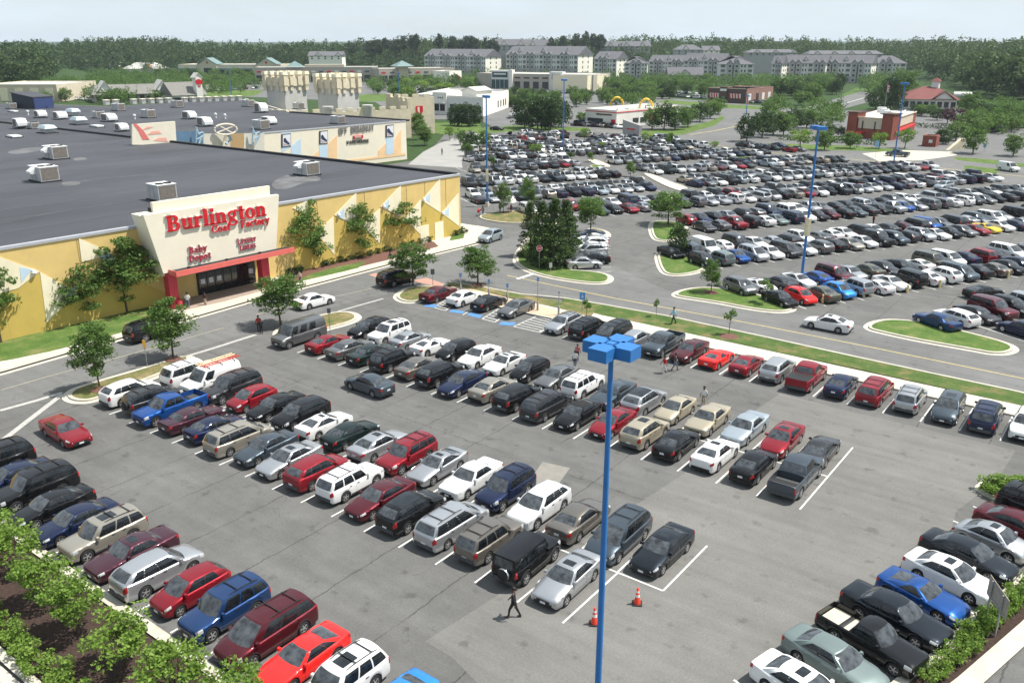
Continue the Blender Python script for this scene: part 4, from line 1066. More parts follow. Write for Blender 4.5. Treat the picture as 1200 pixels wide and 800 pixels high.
# ---- apartments: four storeys, projecting gabled bays, end gables
def apartment(xl, xr, yb, ytop, label, depth=16, storeys=4, bays=3, endgable='r', yb2=None, z0=0.0, m=M_SIDING2, hip=False, base=None, tall=1.0, rot=33):
    A = G(xl, yb, z0); d0 = PX(A[0], A[1], 0)[2]; ra = R(rot if not hip else rot * .3)
    ln = (xr - xl) * d0 / FPX / (math.cos(ra) + .03); ah = YAW - ra
    B = (A[0] + math.cos(ah) * ln, A[1] + math.sin(ah) * ln)
    w = Wall(A, B); d = Vector(A).length
    root = wroot('apartment_building', (*((w.A + w.B) / 2), z0)); tag(root, label, 'apartment building', 'apartment buildings on the hill')
    cl = math.cos(YAW); sl = math.sin(YAW)
    dist = PX(A[0], A[1], 0)[2]
    Ht = (yb - ytop) * dist / FPX
    eave = Ht * .70; L_ = w.L; st = eave / storeys
    mb = MB(); w.box('', 0, L_, -depth, 0, z0 - 3, z0 + eave, None, mb=mb); mb.build('wall', m, root)
    mb = MB(); w.box('', -.02, L_ + .02, -depth - .02, .03, z0 - 3, z0 + st * 1.35, None, mb=mb); mb.build('base_course', M_SIDING if not base else base, root)
    ridge_roof(w, root, 0, L_, -depth, 0, z0 + eave, z0 + Ht, M_SHINGLE, .8, depth * .5 if hip else 0.0)
    if not hip:
        for a_ in ((L_,) if endgable == 'r' else (0, L_)):
            mb = MB(); e = .03 if a_ else -.03; q = [w.p(a_ + e, z0, .05), w.p(a_ + e, z0, -depth - .05), w.p(a_ + e, z0 + eave, -depth - .05), w.p(a_ + e, z0 + Ht - .4, -depth / 2), w.p(a_ + e, z0 + eave, .05)]
            if not a_: q = q[::-1]
            mb.quad(q); mb.build('gable', M_GABLEW, root)
    n = max(3, int(round(L_ / 4.2))); stp = L_ / n
    for i in range(n):
        a = (i + .5) * stp
        kind = i % 4
        if kind == 1 or kind == 2:
            if kind == 1 and i + 1 < n:
                # projecting bay with gable
                for aa in (a, a + stp):
                    mb = MB(); w.box('', aa - stp * .40, aa + stp * .40, .0, .9, z0, z0 + eave + .6, None, mb=mb); mb.build('bay', M_SIDING, root)
                    gable_block(w, root, aa - stp * .42, aa + stp * .42, -depth * .35, 1.25, z0 + eave + .4, z0 + eave + stp * .62, M_SHINGLE, 'bay_roof', .25, M_SIDING)
                win(w, root, a + stp / 2, z0 + eave * .48, stp * .2, eave * .9, M_RECESS, 0, 'stair_shade', .06)  # flat dark strip painted as the shade between two bays
        for k in range(storeys):
            z = z0 + st * (k + .55)
            o = .9 if (i % 4 in (1, 2) and not (i % 4 == 1 and i + 1 >= n)) else 0
            if kind == 0:
                win(w, root, a, z - .1, stp * .62, st * .68, M_RECESS, o, 'balcony_shade', .05)  # flat dark panel painted as a balcony's shaded depth
                win(w, root, a, z - st * .28, stp * .66, .28, M_TRIMW, o, 'balcony_rail', .35)
            elif kind == 3:
                for da in (-.24, .24):
                    f = win(w, root, a + da * stp, z, stp * .30, st * .60, M_TRIMW, o, 'window_frame', .06); win(w, root, a + da * stp, z, stp * .22, st * .48, M_WINDOW, o, 'window', .1)
            else:
                f = win(w, root, a, z, stp * .50, st * .62, M_TRIMW, o, 'window_frame', .06); win(w, root, a, z, stp * .40, st * .50, M_WINDOW, o, 'window', .1)
    if endgable:      # windows on the cream gable end
        e = Wall(w.p(L_, 0, 0)[:2], w.p(L_, 0, -depth)[:2])
        for k in range(1, storeys + 1):
            for a in (depth * .32, depth * .68): win(e, root, a, z0 + st * (k - .4), 1.3, st * .5, M_WINDOW if not hip else M_WINDOW, .06, 'window', .05)
    for k in range(max(1, int(L_ / 22))):     # dormers
        a = L_ * (k + .5) / max(1, int(L_ / 22)); gable_block(w, root, a - 1.6, a + 1.6, -depth * .45, -depth * .12, z0 + lerp(eave, Ht, .38), z0 + lerp(eave, Ht, .85), M_SHINGLE, 'dormer_roof', .2, M_SIDING2)
    return root
APS = [
 (498, 573, 86, 59, 'four-storey grey apartment building with cream gable end, leftmost on the hill', dict(depth=24)),
 (593, 676, 87, 56, 'tall grey apartment building with wide cream gable, second from left', dict(depth=26)),
 (696, 721, 89.5, 62, 'short grey apartment building with narrow cream gable', dict(depth=20)),
 (731, 758, 92, 68, 'hip-roofed grey apartment end beside the narrow cream gable', dict(depth=24, hip=True, endgable=None)),
 (842, 881, 97, 67.5, 'hip-roofed grey apartment building with wide front above the brown restaurant', dict(depth=30, hip=True, endgable=None)),
 (800, 842, 92, 64, 'grey apartment wing left of the wide hip-roofed block', dict(depth=16)),
 (903, 913, 97, 67, 'narrow apartment end with white gable left of the dark bays', dict(depth=12)),
 (917, 958, 96, 66, 'grey apartment building with paired dark bays near the meadow', dict(depth=16)),
 (958, 1008, 96.5, 66, 'rightmost long grey apartment building with bright gable', dict(depth=16)),
 (1020, 1058, 95, 67, 'separate grey apartment building with hip roof among the trees at right', dict(depth=18, hip=True, endgable=None)),
 (760, 800, 90, 66, 'grey apartment wing behind the low clubhouse', dict(depth=16)),
]
for xl, xr, yb, yt, lab, kw in APS: apartment(xl, xr, yb, yt, lab, **kw)
# houses on the hill behind, seen over the trees
def hill_house(xl, xr, yb, yt, dist, label, m=M_SIDING, hip=0.0, depth=16):
    """standing on the rising ground at `dist` metres from the camera"""
    px0 = (xl + xr) / 2
    def at(x, y):
        a = (x - 600) / FPX * dist * 1.058; b = dist
        return (a * c_ - b * s_, a * s_ + b * c_)
    A, B = at(xl, yb), at(xr, yb); w = Wall(A, B)
    zb = ZPX(yb, dist); zt = ZPX(yt, dist); z0 = min(zb, terr(*A))
    root = wroot('house', (*((w.A + w.B) / 2), z0)); tag(root, label, 'house', 'houses on the hill')
    ev = lerp(zb, zt, .52)
    mb = MB(); w.box('', 0, w.L, -depth, 0, z0 - 4, ev, None, mb=mb); mb.build('wall', m, root)
    ridge_roof(w, root, 0, w.L, -depth, 0, ev, zt, M_SHINGLE, .8, hip)
    n = max(3, int(w.L / 5))
    for i in range(n):
        a = (i + .5) * w.L / n
        for k in range(2): win(w, root, a, lerp(zb, ev, .35 + .4 * k), 1.6, (ev - zb) * .22, M_WINDOW, 0, 'window', .1)
        if i % 3 == 1: gable_block(w, root, a - 3, a + 3, -depth * .5, .6, ev, lerp(ev, zt, .85), M_SHINGLE, 'gable_roof', .3, M_GABLEW)
    return root
hill_house(583, 612, 61, 46, 880, 'grey-roofed terrace of houses on the hilltop left of the tall pines')
hill_house(613, 641, 62, 46.5, 890, 'second grey-roofed terrace on the hilltop beside the tall pines')
hill_house(695, 745, 61, 48.5, 900, 'long grey roof behind the apartments right of the tall pines', hip=0)
hill_house(772, 800, 65, 52.5, 850, 'grey hip-roofed house above the apartments in the middle', hip=8)
hill_house(801, 818, 65, 54, 855, 'bright small townhouse row with white gables', M_GABLEW)
hill_house(386, 421, 71, 60.5, 760, 'cream house with grey roof left of the dark pine wood', M_GABLEW)
hill_house(175, 184, 74, 66, 830, 'small white house half hidden in the wooded hill', M_GABLEW)
hill_house(848, 900, 66, 58, 800, 'grey apartment roof line behind the wide hip-roofed block', hip=6)
hill_house(912, 990, 68, 59.5, 800, 'long grey apartment roof behind the right buildings', hip=4)
# clubhouse
w, r_ = shell('clubhouse', G(783, 95.5), G(824, 95.5), 14, 4.0, M_STUCT, 'low clubhouse with dark gabled roof in front of the apartments', 'clubhouse')
ridge_roof(w, r_, 0, w.L, -14, 0, 4.3, 9.5, M_SHINGLE); gable_block(w, r_, w.L * .3, w.L * .62, -7, 2.5, 4.0, 8.0, M_SHINGLE, 'gable_roof', .4, M_STUCW)
for k in range(6): win(w, r_, w.L * (k + .5) / 6, 2.2, 2.4, 2.2, M_WINDOW)

# ---- long strip mall, centre left
w, r_ = shell('strip_mall', G(300, 97), G(444, 96), 30, 9.5, M_STUCG, 'long grey strip mall with pyramid roofs behind the castle', 'shops')
for k in range(16):
    a = w.L * (k + .5) / 16; win(w, r_, a, 2.6, w.L / 16 * .8, 4.0, M_WINDOW, 0, 'shop_window', .1); win(w, r_, a, 7.0, w.L / 16 * .55, 1.0, M_SIGNRED if k % 3 == 0 else (M_TRIMW if k % 3 == 1 else M_AWN), 0, 'shop_sign', .15)
cone_roof(w, r_, w.L * .32, -4, 6, 10.2, 14, M_GREENROOF)
mb = MB(); w.box('', w.L * .40, w.L * .72, -10, -1, 9.5, 11.6, None, mb=mb); mb.build('raised_parapet', M_STUCT, r_)
w, r_ = shell('strip_mall', G(445, 97), G(533, 95), 25, 8.6, M_STUCG, 'grey strip mall wing with dark arcade right of the long shops', 'shops')
for k in range(9):
    a = w.L * (k + .5) / 9; win(w, r_, a, 2.4, w.L / 9 * .86, 4.2, M_WINDOW, 0, 'shop_window', .1); win(w, r_, a, 6.4, w.L / 9 * .5, .9, M_AWN if k % 2 else M_SIGNRED, 0, 'shop_sign', .15)
cone_roof(w, r_, w.L * .31, -2, 6.5, 10.5, 14.2, M_GREENROOF); mb = MB(); w.box('', w.L * .25, w.L * .37, -6, .8, 0, 10.5, None, mb=mb); mb.build('entrance_tower', M_STUCT, r_)
w, r_ = shell('shop_block', G(527, 97), G(541, 96), 14, 7.0, M_GABLEW, 'small cream shop block with red awning', 'shops'); win(w, r_, w.L * .7, 2.4, 5, 2, M_CORAL, 0, 'awning', 1.2)
# gabled shopping centre on the left
w, r_ = shell('gabled_mall', G(210, 88.5), G(330, 88.5), 40, 8.2, M_STUCT, 'tan shopping centre with two big gabled entrances and green roofs', 'shops')
for f0, f1 in ((.20, .38), (.77, .96)):
    a0, a1 = w.L * f0, w.L * f1; mb = MB(); w.box('', a0, a1, -8, 1.5, 0, 9, None, mb=mb); mb.build('entrance_block', M_STUCT, r_)
    gable_block(w, r_, a0, a1, -16, 2.0, 9, 14.0, M_GREENROOF, 'gable_roof', .6, M_STUCT)
    win(w, r_, (a0 + a1) / 2, 3.2, (a1 - a0) * .42, 5.4, M_WINDOW, 1.5, 'arched_opening', .1); win(w, r_, (a0 + a1) / 2, 10.2, 1.8, 1.8, M_SIGNRED, 1.2, 'round_sign', .2)
for k in range(11):
    a = w.L * (k + .5) / 11
    if .18 < a / w.L < .4 or a / w.L > .76: continue
    win(w, r_, a, 2.4, w.L / 11 * .8, 3.6, M_WINDOW, 0, 'shop_window', .1); win(w, r_, a, 5.2, w.L / 11 * .95, 1.0, M_GREENROOF, 0, 'canopy', 2.2)
# white-roofed house and beige big box, far left
w, r_ = shell('bank_building', G(145, 86), G(186, 86), 25, 3.6, M_STUCW, 'low building with pale hipped roof in front of the wood', 'building'); ridge_roof(w, r_, 0, w.L, -25, 0, 3.8, 9.0, M_FLATROOF, 1, 8); gable_block(w, r_, w.L * .55, w.L * .85, -10, 1, 3.8, 7.5, mat('tan_gable_roof', (.36, .22, .12), .9, .1), 'gable_roof', .4, M_STUCT)
w, r_ = shell('big_box_store', G(-20, 119.5), G(69, 119.5), 40, 7.3, M_STUCT, 'flat beige big box store at the far left edge', 'store', roof=M_FLATROOF)
for k in range(5): win(w, r_, w.L * (k + .5) / 5, 3.2, w.L * .1, 5.4, M_CREAM, 0, 'pilaster', .3)
# restaurant strip with red sign pylon
w, r_ = shell('restaurant_strip', G(112, 121), G(212, 118), 22, 3.4, M_STUCG, 'low grey-roofed restaurant strip with white dormers behind the big roof', 'shops'); ridge_roof(w, r_, 0, w.L, -22, 0, 3.6, 7.5, mat('brown_grey_shingle', (.17, .165, .15), .9, .12, .6), 1.2, 3)
for f in (.05, .72): gable_block(w, r_, w.L * f, w.L * f + 6, -14, 0, 5.0, 9.5, M_FLATROOF, 'gable_roof', .5, M_STUCW)
for k in range(12): win(w, r_, w.L * (k + .5) / 12, 1.9, w.L / 12 * .6, 2.2, M_WINDOW)
w, r_ = shell('restaurant', G(205, 122), G(241, 120.5), 18, 3.4, M_STUCW, 'white restaurant with grey gables and a red round sign', 'restaurant'); ridge_roof(w, r_, 0, w.L, -18, 0, 3.6, 9.0, MATS['brown_grey_shingle'], 1)
mb = MB(); w.box('', w.L * .72, w.L * .92, -3, 1.2, 0, 11.0, None, mb=mb); mb.build('sign_tower', M_STUCW, r_); gable_block(w, r_, w.L * .70, w.L * .94, -4, 1.4, 11.0, 13.2, M_FLATROOF, 'tower_roof', .3, M_STUCW)
ww = w.off(1.2); ww.panel('red_sign', [(w.L * .82 + 1.7 * math.cos(t), 9.2 + 1.2 * math.sin(t)) for t in [2 * math.pi * k / 14 for k in range(14)]], .02, M_SIGNRED, r_, .15); ww.panel('red_sign', [(w.L * .78, 7.1), (w.L * .86, 7.1), (w.L * .86, 7.6), (w.L * .78, 7.6)], .02, M_SIGNRED, r_, .12)
for k in range(5): win(w, r_, w.L * (k + .3) / 8, 1.8, 2.2, 1.8, M_WINDOW)

# ---- retail block with glass entrance
w, r_ = shell('retail_block', G(559, 104), G(695, 107), 32, 8.4, M_STUCG, 'long grey retail block with blue-green glass entrance and cream end', 'shops')
a0, a1 = w.L * .14, w.L * .29
mb = MB(); w.box('', a0, a1, -6, 1.4, 0, 10.6, None, mb=mb); mb.build('entrance_block', M_SIDING2, r_)
for k in range(4): win(w, r_, lerp(a0, a1, (k + .5) / 4), 3.0, (a1 - a0) * .22, 5.0, mat('teal_glass', (.03, .07, .08), .1, 0, spec=.7), 1.4, 'glass_panel', .1)
win(w, r_, (a0 + a1) / 2, 8.2, (a1 - a0) * .9, 3.0, MATS['teal_glass'], 1.4, 'glass_panel', .1); win(w, r_, (a0 + a1) / 2, 8.6, (a1 - a0) * .7, .8, M_TRIMW, 1.5, 'shop_sign', .1)
mb = MB(); w.box('', w.L * .295, w.L * .325, -2, 2, 0, 11, None, mb=mb); mb.build('white_pier', M_STUCW, r_)
for f in (.36, .44, .52, .60, .76): win(w, r_, w.L * f, 2.6, w.L * .05, 3.8, M_WINDOW, 0, 'shop_window', .1); win(w, r_, w.L * f, 6.6, w.L * .05, .9, M_BRICKD, 0, 'shop_sign', .12)
mb = MB(); w.box('', w.L * .64, w.L * .75, -4, 1.2, 0, 10.2, None, mb=mb); mb.build('entrance_block', M_SIDING2, r_); win(w, r_, w.L * .695, 7.6, w.L * .07, 3, M_SIDING, 1.2, 'sign_panel', .1)
w2 = w.off(1.2); w2.panel('blue_sign', [(w.L * .685 + .9 * math.cos(t), 7.6 + .9 * math.sin(t)) for t in [2 * math.pi * k / 12 for k in range(12)]], .12, mat('sign_blue', (.05, .30, .5), .5, 0), r_, .1)
w, r_ = shell('retail_end', G(688, 107.5), G(712, 105), 22, 8.0, M_CREAM, 'cream end block of the retail row with small red sign', 'shops'); win(w, r_, w.L * .3, 6.4, 4, .8, M_SIGNRED, 0, 'shop_sign', .12)
for k in range(3): win(w, r_, w.L * (.2 + .3 * k), 2.2, 2.6, 3.2, M_STUCT, 0, 'panel', .1)
# ---- white retail building with stepped facade
A, B = G(489, 132.5), G(566, 137); B2 = G(596, 126)
w = Wall(A, B); e = Wall(B, B2); r_ = wroot('corner_shop', (*B, 0)); tag(r_, 'white and grey single-storey corner shop building with flat roof', 'shop building')
C2 = Vector(A) + (Vector(B2) - Vector(B))
mb = MB(); mb.prism(ccw([A, B, B2, tuple(C2)]), -1, 6.4); mb.build('wall', M_SIDING2, r_)
mb = MB(); mb.quad([(*p, 6.42) for p in inset(ccw([A, B, B2, tuple(C2)]), .5)]); mb.build('roof', M_FLATROOF, r_)
for q0, q1 in ((A, B), (B, B2), (B2, tuple(C2)), (tuple(C2), A)):
    x = Wall(q0, q1); mb = MB(); x.box('', 0, x.L, -.4, .05, 6.4, 7.1, None, mb=mb); mb.build('parapet', M_STUCW, r_)
for f in (.16, .22): win(w, r_, w.L * f, 3.0, 1.9, 2.0, M_WINDOW)
mb = MB(); w.box('', w.L * .27, w.L * .48, -3, .8, 0, 8.2, None, mb=mb); mb.build('entrance_block', M_STUCW, r_)
for f in (.33, .42): win(w, r_, w.L * f, 2.6, 2.3, 2.4, M_WINDOW, .8); win(w, r_, w.L * f, 4.4, 2.8, .5, M_TRIMW, .8, 'awning', .9)
for f in (.36, .39, .42): win(w, r_, w.L * f, 6.2, .5, .5, M_WINDOW, .8, 'sign_letter', .1)
for f in (.55, .66): win(w, r_, w.L * f, 3.0, 2.2, 2.0, M_WINDOW)
mb = MB(); e.box('', 0, e.L, .0, .06, 0, 6.3, None, mb=mb); mb.build('cream_side', M_GABLEW, r_)
for f in (.55, .66, .77, .86): win(e, r_, e.L * f, 2.8, 1.6, 2.6, M_WINDOW, .06)
mb = MB(); w.box('', w.L * .50, w.L * .72, -18, -8, 6.4, 8.6, None, mb=mb); mb.build('roof_house', M_STUCW, r_); gable_block(w, r_, w.L * .5, w.L * .72, -18, -7.5, 8.6, 10.0, M_FLATROOF, 'roof_gable', .4, M_STUCW)

# ---- burger restaurant with two yellow arches
w, r_ = shell('burger_restaurant', G(686, 147), G(722, 150), 34, 4.6, M_STUCW, 'white burger restaurant with two yellow arches on its roof', 'restaurant', par=.9)
win(w, r_, w.L * .5, 4.75, w.L * 1.02, .25, M_SIGNRED, 0, 'red_band', .12); win(w, r_, w.L * .32, 1.6, w.L * .5, 2.0, M_WINDOW); win(w, r_, w.L * .9, 1.3, 1.6, 2.4, M_SIGNRED, 0, 'door', .1); win(w, r_, w.L * .6, 3.9, w.L * .5, .45, M_BRICKD, 0, 'sign_letters', .1)
e = Wall(w.p(w.L, 0)[:2], w.p(w.L, 0, -34)[:2]); win(e, r_, e.L * .5, 4.75, e.L, .25, M_SIGNRED, 0, 'red_band', .12)
for f in (.3, .42, .7): win(e, r_, e.L * f, 1.8, 3, 1.6, M_WINDOW)
win(e, r_, e.L * .55, 2.6, 3.4, 2.0, M_CORAL, .2, 'awning', .8)
M_ARCH = mat('yellow_arch', (.75, .50, .03), .5, .04)
for (px_, py_, sc_) in ((723, 124, 1), (757, 126, 1)):
    u, v = G(px_, py_, 5.0); mb = MB()
    for s in (-1,):
        pts = [Vector((u, v, 4.4)) + Vector((c_, s_, 0)) * (2.3 * math.cos(t)) * sc_ + Vector((0, 0, 1)) * (3.4 * math.sin(t)) for t in [math.pi * k / 14 for k in range(15)]]
        mb.tube(pts, .40, 6)
    mb.build('yellow_arch', M_ARCH, r_)
# grey wedge sign beside the ring road
A, B = G(729.5, 161), G(748, 163.5); w = Wall(A, B); r_ = wroot('wedge_sign', (*((w.A + w.B) / 2), 0)); tag(r_, 'tall grey wedge-shaped sign wall with slanting top beside the ring road', 'sign')
mb = MB(); L_ = w.L; f = [w.p(0, 0), w.p(L_, 0), w.p(L_ + .4, 3.9), w.p(-.2, 5.0)]; b = [w.p(0, 0, -.9), w.p(L_, 0, -.9), w.p(L_ + .4, 3.9, -.9), w.p(-.2, 5.0, -.9)]
mb.quad(f); mb.quad(b[::-1])
for i in range(4): j = (i + 1) % 4; mb.quad([b[i], b[j], f[j], f[i]])
mb.build('panel', M_SIDING, r_, fix=True); win(w, r_, L_ * .52, 2.6, L_ * .5, .35, M_SIGNRED, 0, 'red_lettering', .1)
# ---- brown restaurant with striped awnings
A, B = G(829, 119.5), G(873, 121.5); w, r_ = shell('grill_restaurant', A, B, 18, 5.9, M_BRICKD, 'dark brown brick grill restaurant with red and white striped awnings', 'restaurant', par=.5)
for f0, f1 in ((.04, .30), (.58, .88)):
    for k in range(8):
        a = lerp(w.L * f0, w.L * f1, (k + .5) / 8); q = win(w, r_, a, 3.1, w.L * (f1 - f0) / 8 * .98, 2.0, M_TRIMW if k % 2 else M_SIGNRED, 0, 'awning_stripe', .5); q.rotation_euler = (R(18), 0, w.rz)
mb = MB(); w.box('', w.L * .33, w.L * .52, -1, .7, 0, 6.9, None, mb=mb); mb.build('entrance_block', M_BRICKD, r_); win(w, r_, w.L * .425, 1.4, 3.4, 2.6, M_WINDOW, .7, 'door', .1); win(w, r_, w.L * .425, 5.6, 3.2, 1.0, M_TRIMW, .7, 'sign', .1)
win(w, r_, w.L * .5, 6.35, w.L * .98, .3, M_STUCT, .02, 'cornice', .2)
w2, r2 = shell('grill_restaurant_wing', G(874, 121.5), G(905, 118), 16, 5.9, mat('pinkish_brick', (.27, .15, .12), .9, .1, 1), 'reddish brick wing of the grill restaurant with dark canopy', 'restaurant', par=.5)
for k, f in enumerate((.12, .4, .62, .85)): win(w2, r2, w2.L * f, 2.6, 2.6, 3.0, M_TRIMW if k != 1 else M_WINDOW, 0, 'window', .1)
# ---- red brick restaurant on the right
A, B, C = G(993, 160.5), G(1043, 164.5), G(1071, 153); w = Wall(A, B); e = Wall(B, C); r_ = wroot('steak_restaurant', (*B, 0)); tag(r_, 'red brick restaurant with tan panels and corner towers at right', 'restaurant')
D = tuple(Vector(A) + Vector(C) - Vector(B))
mb = MB(); mb.prism(ccw([A, B, C, D]), -1, 5.6); mb.build('wall', M_BRICKR, r_)
mb = MB(); mb.quad([(*p, 5.62) for p in inset(ccw([A, B, C, D]), .5)]); mb.build('roof', M_FLATROOF, r_)
win(w, r_, w.L * .5, 4.2, w.L * .55, 2.9, M_STUCT, 0, 'tan_panel', .1); win(e, r_, e.L * .5, 4.2, e.L * .7, 2.4, M_STUCT, 0, 'tan_panel', .1); win(e, r_, e.L * .45, 2.2, e.L * .8, .5, M_SIGNRED, 0, 'canopy', 1.2); win(e, r_, e.L * .5, 5.75, e.L * .94, .3, M_STUCT, 0, 'cornice', .3)
win(w, r_, w.L * .5, 5.75, w.L * .6, .3, M_STUCT, 0, 'cornice', .3)
for a0, a1 in ((-.3, w.L * .20), (w.L * .78, w.L + .3)): mb = MB(); w.box('', a0, a1, -4.5, .5, -1, 6.9, None, mb=mb); mb.build('corner_tower', M_BRICKR, r_); mb = MB(); w.box('', a0 - .2, a1 + .2, -4.7, .7, 6.9, 7.2, None, mb=mb); mb.build('cornice', M_BRICKD, r_)
win(w, r_, w.L * .33, 3.6, .3, 2.4, M_WINDOW, .1, 'wall_lamp', .2); win(w, r_, w.L * .62, 3.6, .3, 2.4, M_WINDOW, .1, 'wall_lamp', .2)
win(w, r_, w.L * .22, 1.6, 4.5, .5, mat('red_awning', (.6, .02, .03), .5, .03), .2, 'red_awning', 2.0)
for k in range(3): q = Vector(D) * (.3 + .2 * k) + Vector(B) * (.7 - .2 * k); mb = MB(); mb.box(-1.1, 1.1, -.9, .9, 5.7, 7.2, c=tuple(q)); mb.build('roof_unit', M_WHITEMET, r_)
for k in range(4): win(e, r_, e.L * (.2 + .2 * k), 1.2, 1.8, 1.8, M_WINDOW)
# ---- red-roofed building with cupola
A, B = G(1057, 127.5), G(1120, 129); w, r_ = shell('red_roof_building', A, B, 30, 3.8, M_STUCW, 'white building with red hipped roof and white cupola', 'building'); ridge_roof(w, r_, 0, w.L, -30, 0, 4.0, 8.4, M_REDROOF, 1.4, 9)
gable_block(w, r_, w.L * .55, w.L * .95, -14, 1.5, 4.0, 7.4, M_REDROOF, 'gable_roof', .8, M_STUCW)
q = w.p(w.L * .62, 0, -15); mb = MB(); mb.box(q[0] - 1.4, q[0] + 1.4, q[1] - 1.4, q[1] + 1.4, 7.6, 10.6); cu = mb.build('cupola', M_TRIMW, r_)
mb = MB(); mb.box(q[0] - 1.9, q[0] + 1.9, q[1] - 1.9, q[1] + 1.9, 10.6, 12.0, taper=1.75); mb.build('cupola_roof', M_REDROOF, cu)
for k in range(8): win(w, r_, w.L * (k + .5) / 8, 1.9, 1.8, 2.2, M_WINDOW)
# ---- brick bin enclosure and stone sign wall
w, r_ = shell('bin_enclosure', G(1080, 171.5), G(1096, 172.5), 4, 2.6, M_BRICKR, 'small red brick enclosure with a white notice beside dark shrubs', 'enclosure', par=.25, roof=M_BRICKD); win(w, r_, w.L * .6, 1.4, .9, .8, M_TRIMW, 0, 'notice', .06)
A, B = G(1112, 176), G(1130, 175); w = Wall(A, B); r_ = wroot('stone_sign_wall', (*A, 0)); tag(r_, 'pale sloping stone wall at the end of a hedge', 'wall'); mb = MB(); L_ = w.L
f = [w.p(0, 0), w.p(L_, 0), w.p(L_, 2.6), w.p(L_ * .75, 2.6)]; b = [w.p(0, 0, -1), w.p(L_, 0, -1), w.p(L_, 2.6, -1), w.p(L_ * .75, 2.6, -1)]
mb.quad(f); mb.quad(b[::-1])
for i in range(4): j = (i + 1) % 4; mb.quad([b[i], b[j], f[j], f[i]])
mb.build('block', M_STONE, r_, fix=True)
# ---- tanker truck near the wood
u, v = G(1128, 121.5); r_ = empty('tanker_truck', (u, v, 0), R(20)); tag(r_, 'pale grey tanker truck parked in front of the wood at right', 'truck')
mb = MB(); mb.tube([(-4.5, 0, 3.4), (-4.3, 0, 3.4), (3.0, 0, 3.4), (3.2, 0, 3.4)], [1.0, 1.7, 1.7, 1.0], 14); mb.build('tank', M_GALV, r_, smooth=True)
mb = MB(); mb.box(3.8, 6.0, -1.2, 1.2, .6, 3.0, taper=.15); mb.build('cab', M_WHITEMET, r_); mb = MB(); mb.box(-4.6, 6.0, -1.0, 1.0, .7, 1.2); mb.build('chassis', M_PARAPET, r_)
for x in (-3.6, -2.4, 4.8):
    for y in (-1.1, 1.1): mb = MB(); mb.lathe([(.001, -.15), (.5, -.15), (.5, .15), (.001, .15)], 14); mb.v = [(x + a, y + c, .5 + b) for a, b, c in mb.v]; mb.build('wheel', M_PARAPET, r_)

# ---- roads and lawns between them
def gsheet(name, pts, m, z=.012): return sheet(name, PP(pts), z, m)
gsheet('paved_ground', [(540, 196), (600, 160), (560, 140), (470, 140), (440, 120), (250, 112), (60, 112), (60, 103), (300, 97), (470, 97), (700, 108), (880, 123), (960, 130), (1210, 128), (1260, 230), (1100, 200), (900, 178), (760, 158), (600, 152)], M_ROAD, .006)
gsheet('lawn', [(552, 152), (600, 147), (690, 150), (690, 153.5), (600, 154), (560, 157)], M_GRASS)
gsheet('lawn', [(756, 160), (800, 158), (838, 147), (850, 138), (846, 136), (830, 143), (790, 151), (750, 153)], M_GRASS)
gsheet('lawn', [(780, 117), (830, 121), (905, 126), (905, 129), (830, 126), (770, 120)], M_GRASS)
gsheet('lawn', [(985, 112), (1003, 103), (1028, 104), (1024, 116), (1000, 116)], M_MEADOW)
gsheet('lawn', [(900, 168), (1000, 171), (1070, 176), (1070, 180), (1010, 177), (900, 174)], M_GRASS)
gsheet('lawn', [(1120, 184), (1160, 187), (1200, 192), (1200, 196), (1140, 190), (1118, 187)], M_GRASS)
gsheet('lawn', [(1130, 194), (1170, 198), (1168, 204), (1130, 199)], M_GRASS)
gsheet('lawn', [(480, 145), (560, 143), (566, 152), (520, 158), (490, 152)], M_GRASS, .016)
gsheet('lawn', [(230, 118), (300, 112), (310, 106), (250, 106), (236, 112)], M_GRASS, .016)
gsheet('lawn', [(400, 120), (490, 118), (486, 112), (440, 110), (400, 113)], M_GRASS, .016)
gsheet('road', [(938, 128), (990, 113), (1010, 107), (1024, 110), (1034, 116), (1010, 122), (972, 132), (950, 138)], M_ROAD, .016)
gsheet('pale_drive', [(1010, 180), (1055, 176), (1115, 178), (1122, 182), (1080, 188), (1030, 189)], M_KERB, .016)
gsheet('pale_asphalt', [(478, 193), (496, 178), (515, 168), (538, 160), (556, 156.5), (574, 158), (563, 164), (552, 170), (545, 178), (541, 188), (542, 197)], mat('sunbleached_asphalt', (.27, .265, .25), .9, .1, .3), .016)
def px_strip(pts, w, m, name, par=None, z=.022): o = strip(PP(pts), w, z, m, name); o['kind'] = 'structure'; return o
px_strip([(808, 158), (840, 153), (868, 147)], .4, M_YELLOW, 'road_line'); px_strip([(950, 133), (990, 121.5), (1015, 114)], .45, M_WHITE, 'road_line')
px_strip([(700, 153), (760, 157), (800, 165), (900, 179), (1000, 187), (1130, 200), (1200, 207)], .3, M_YELLOW, 'road_line')
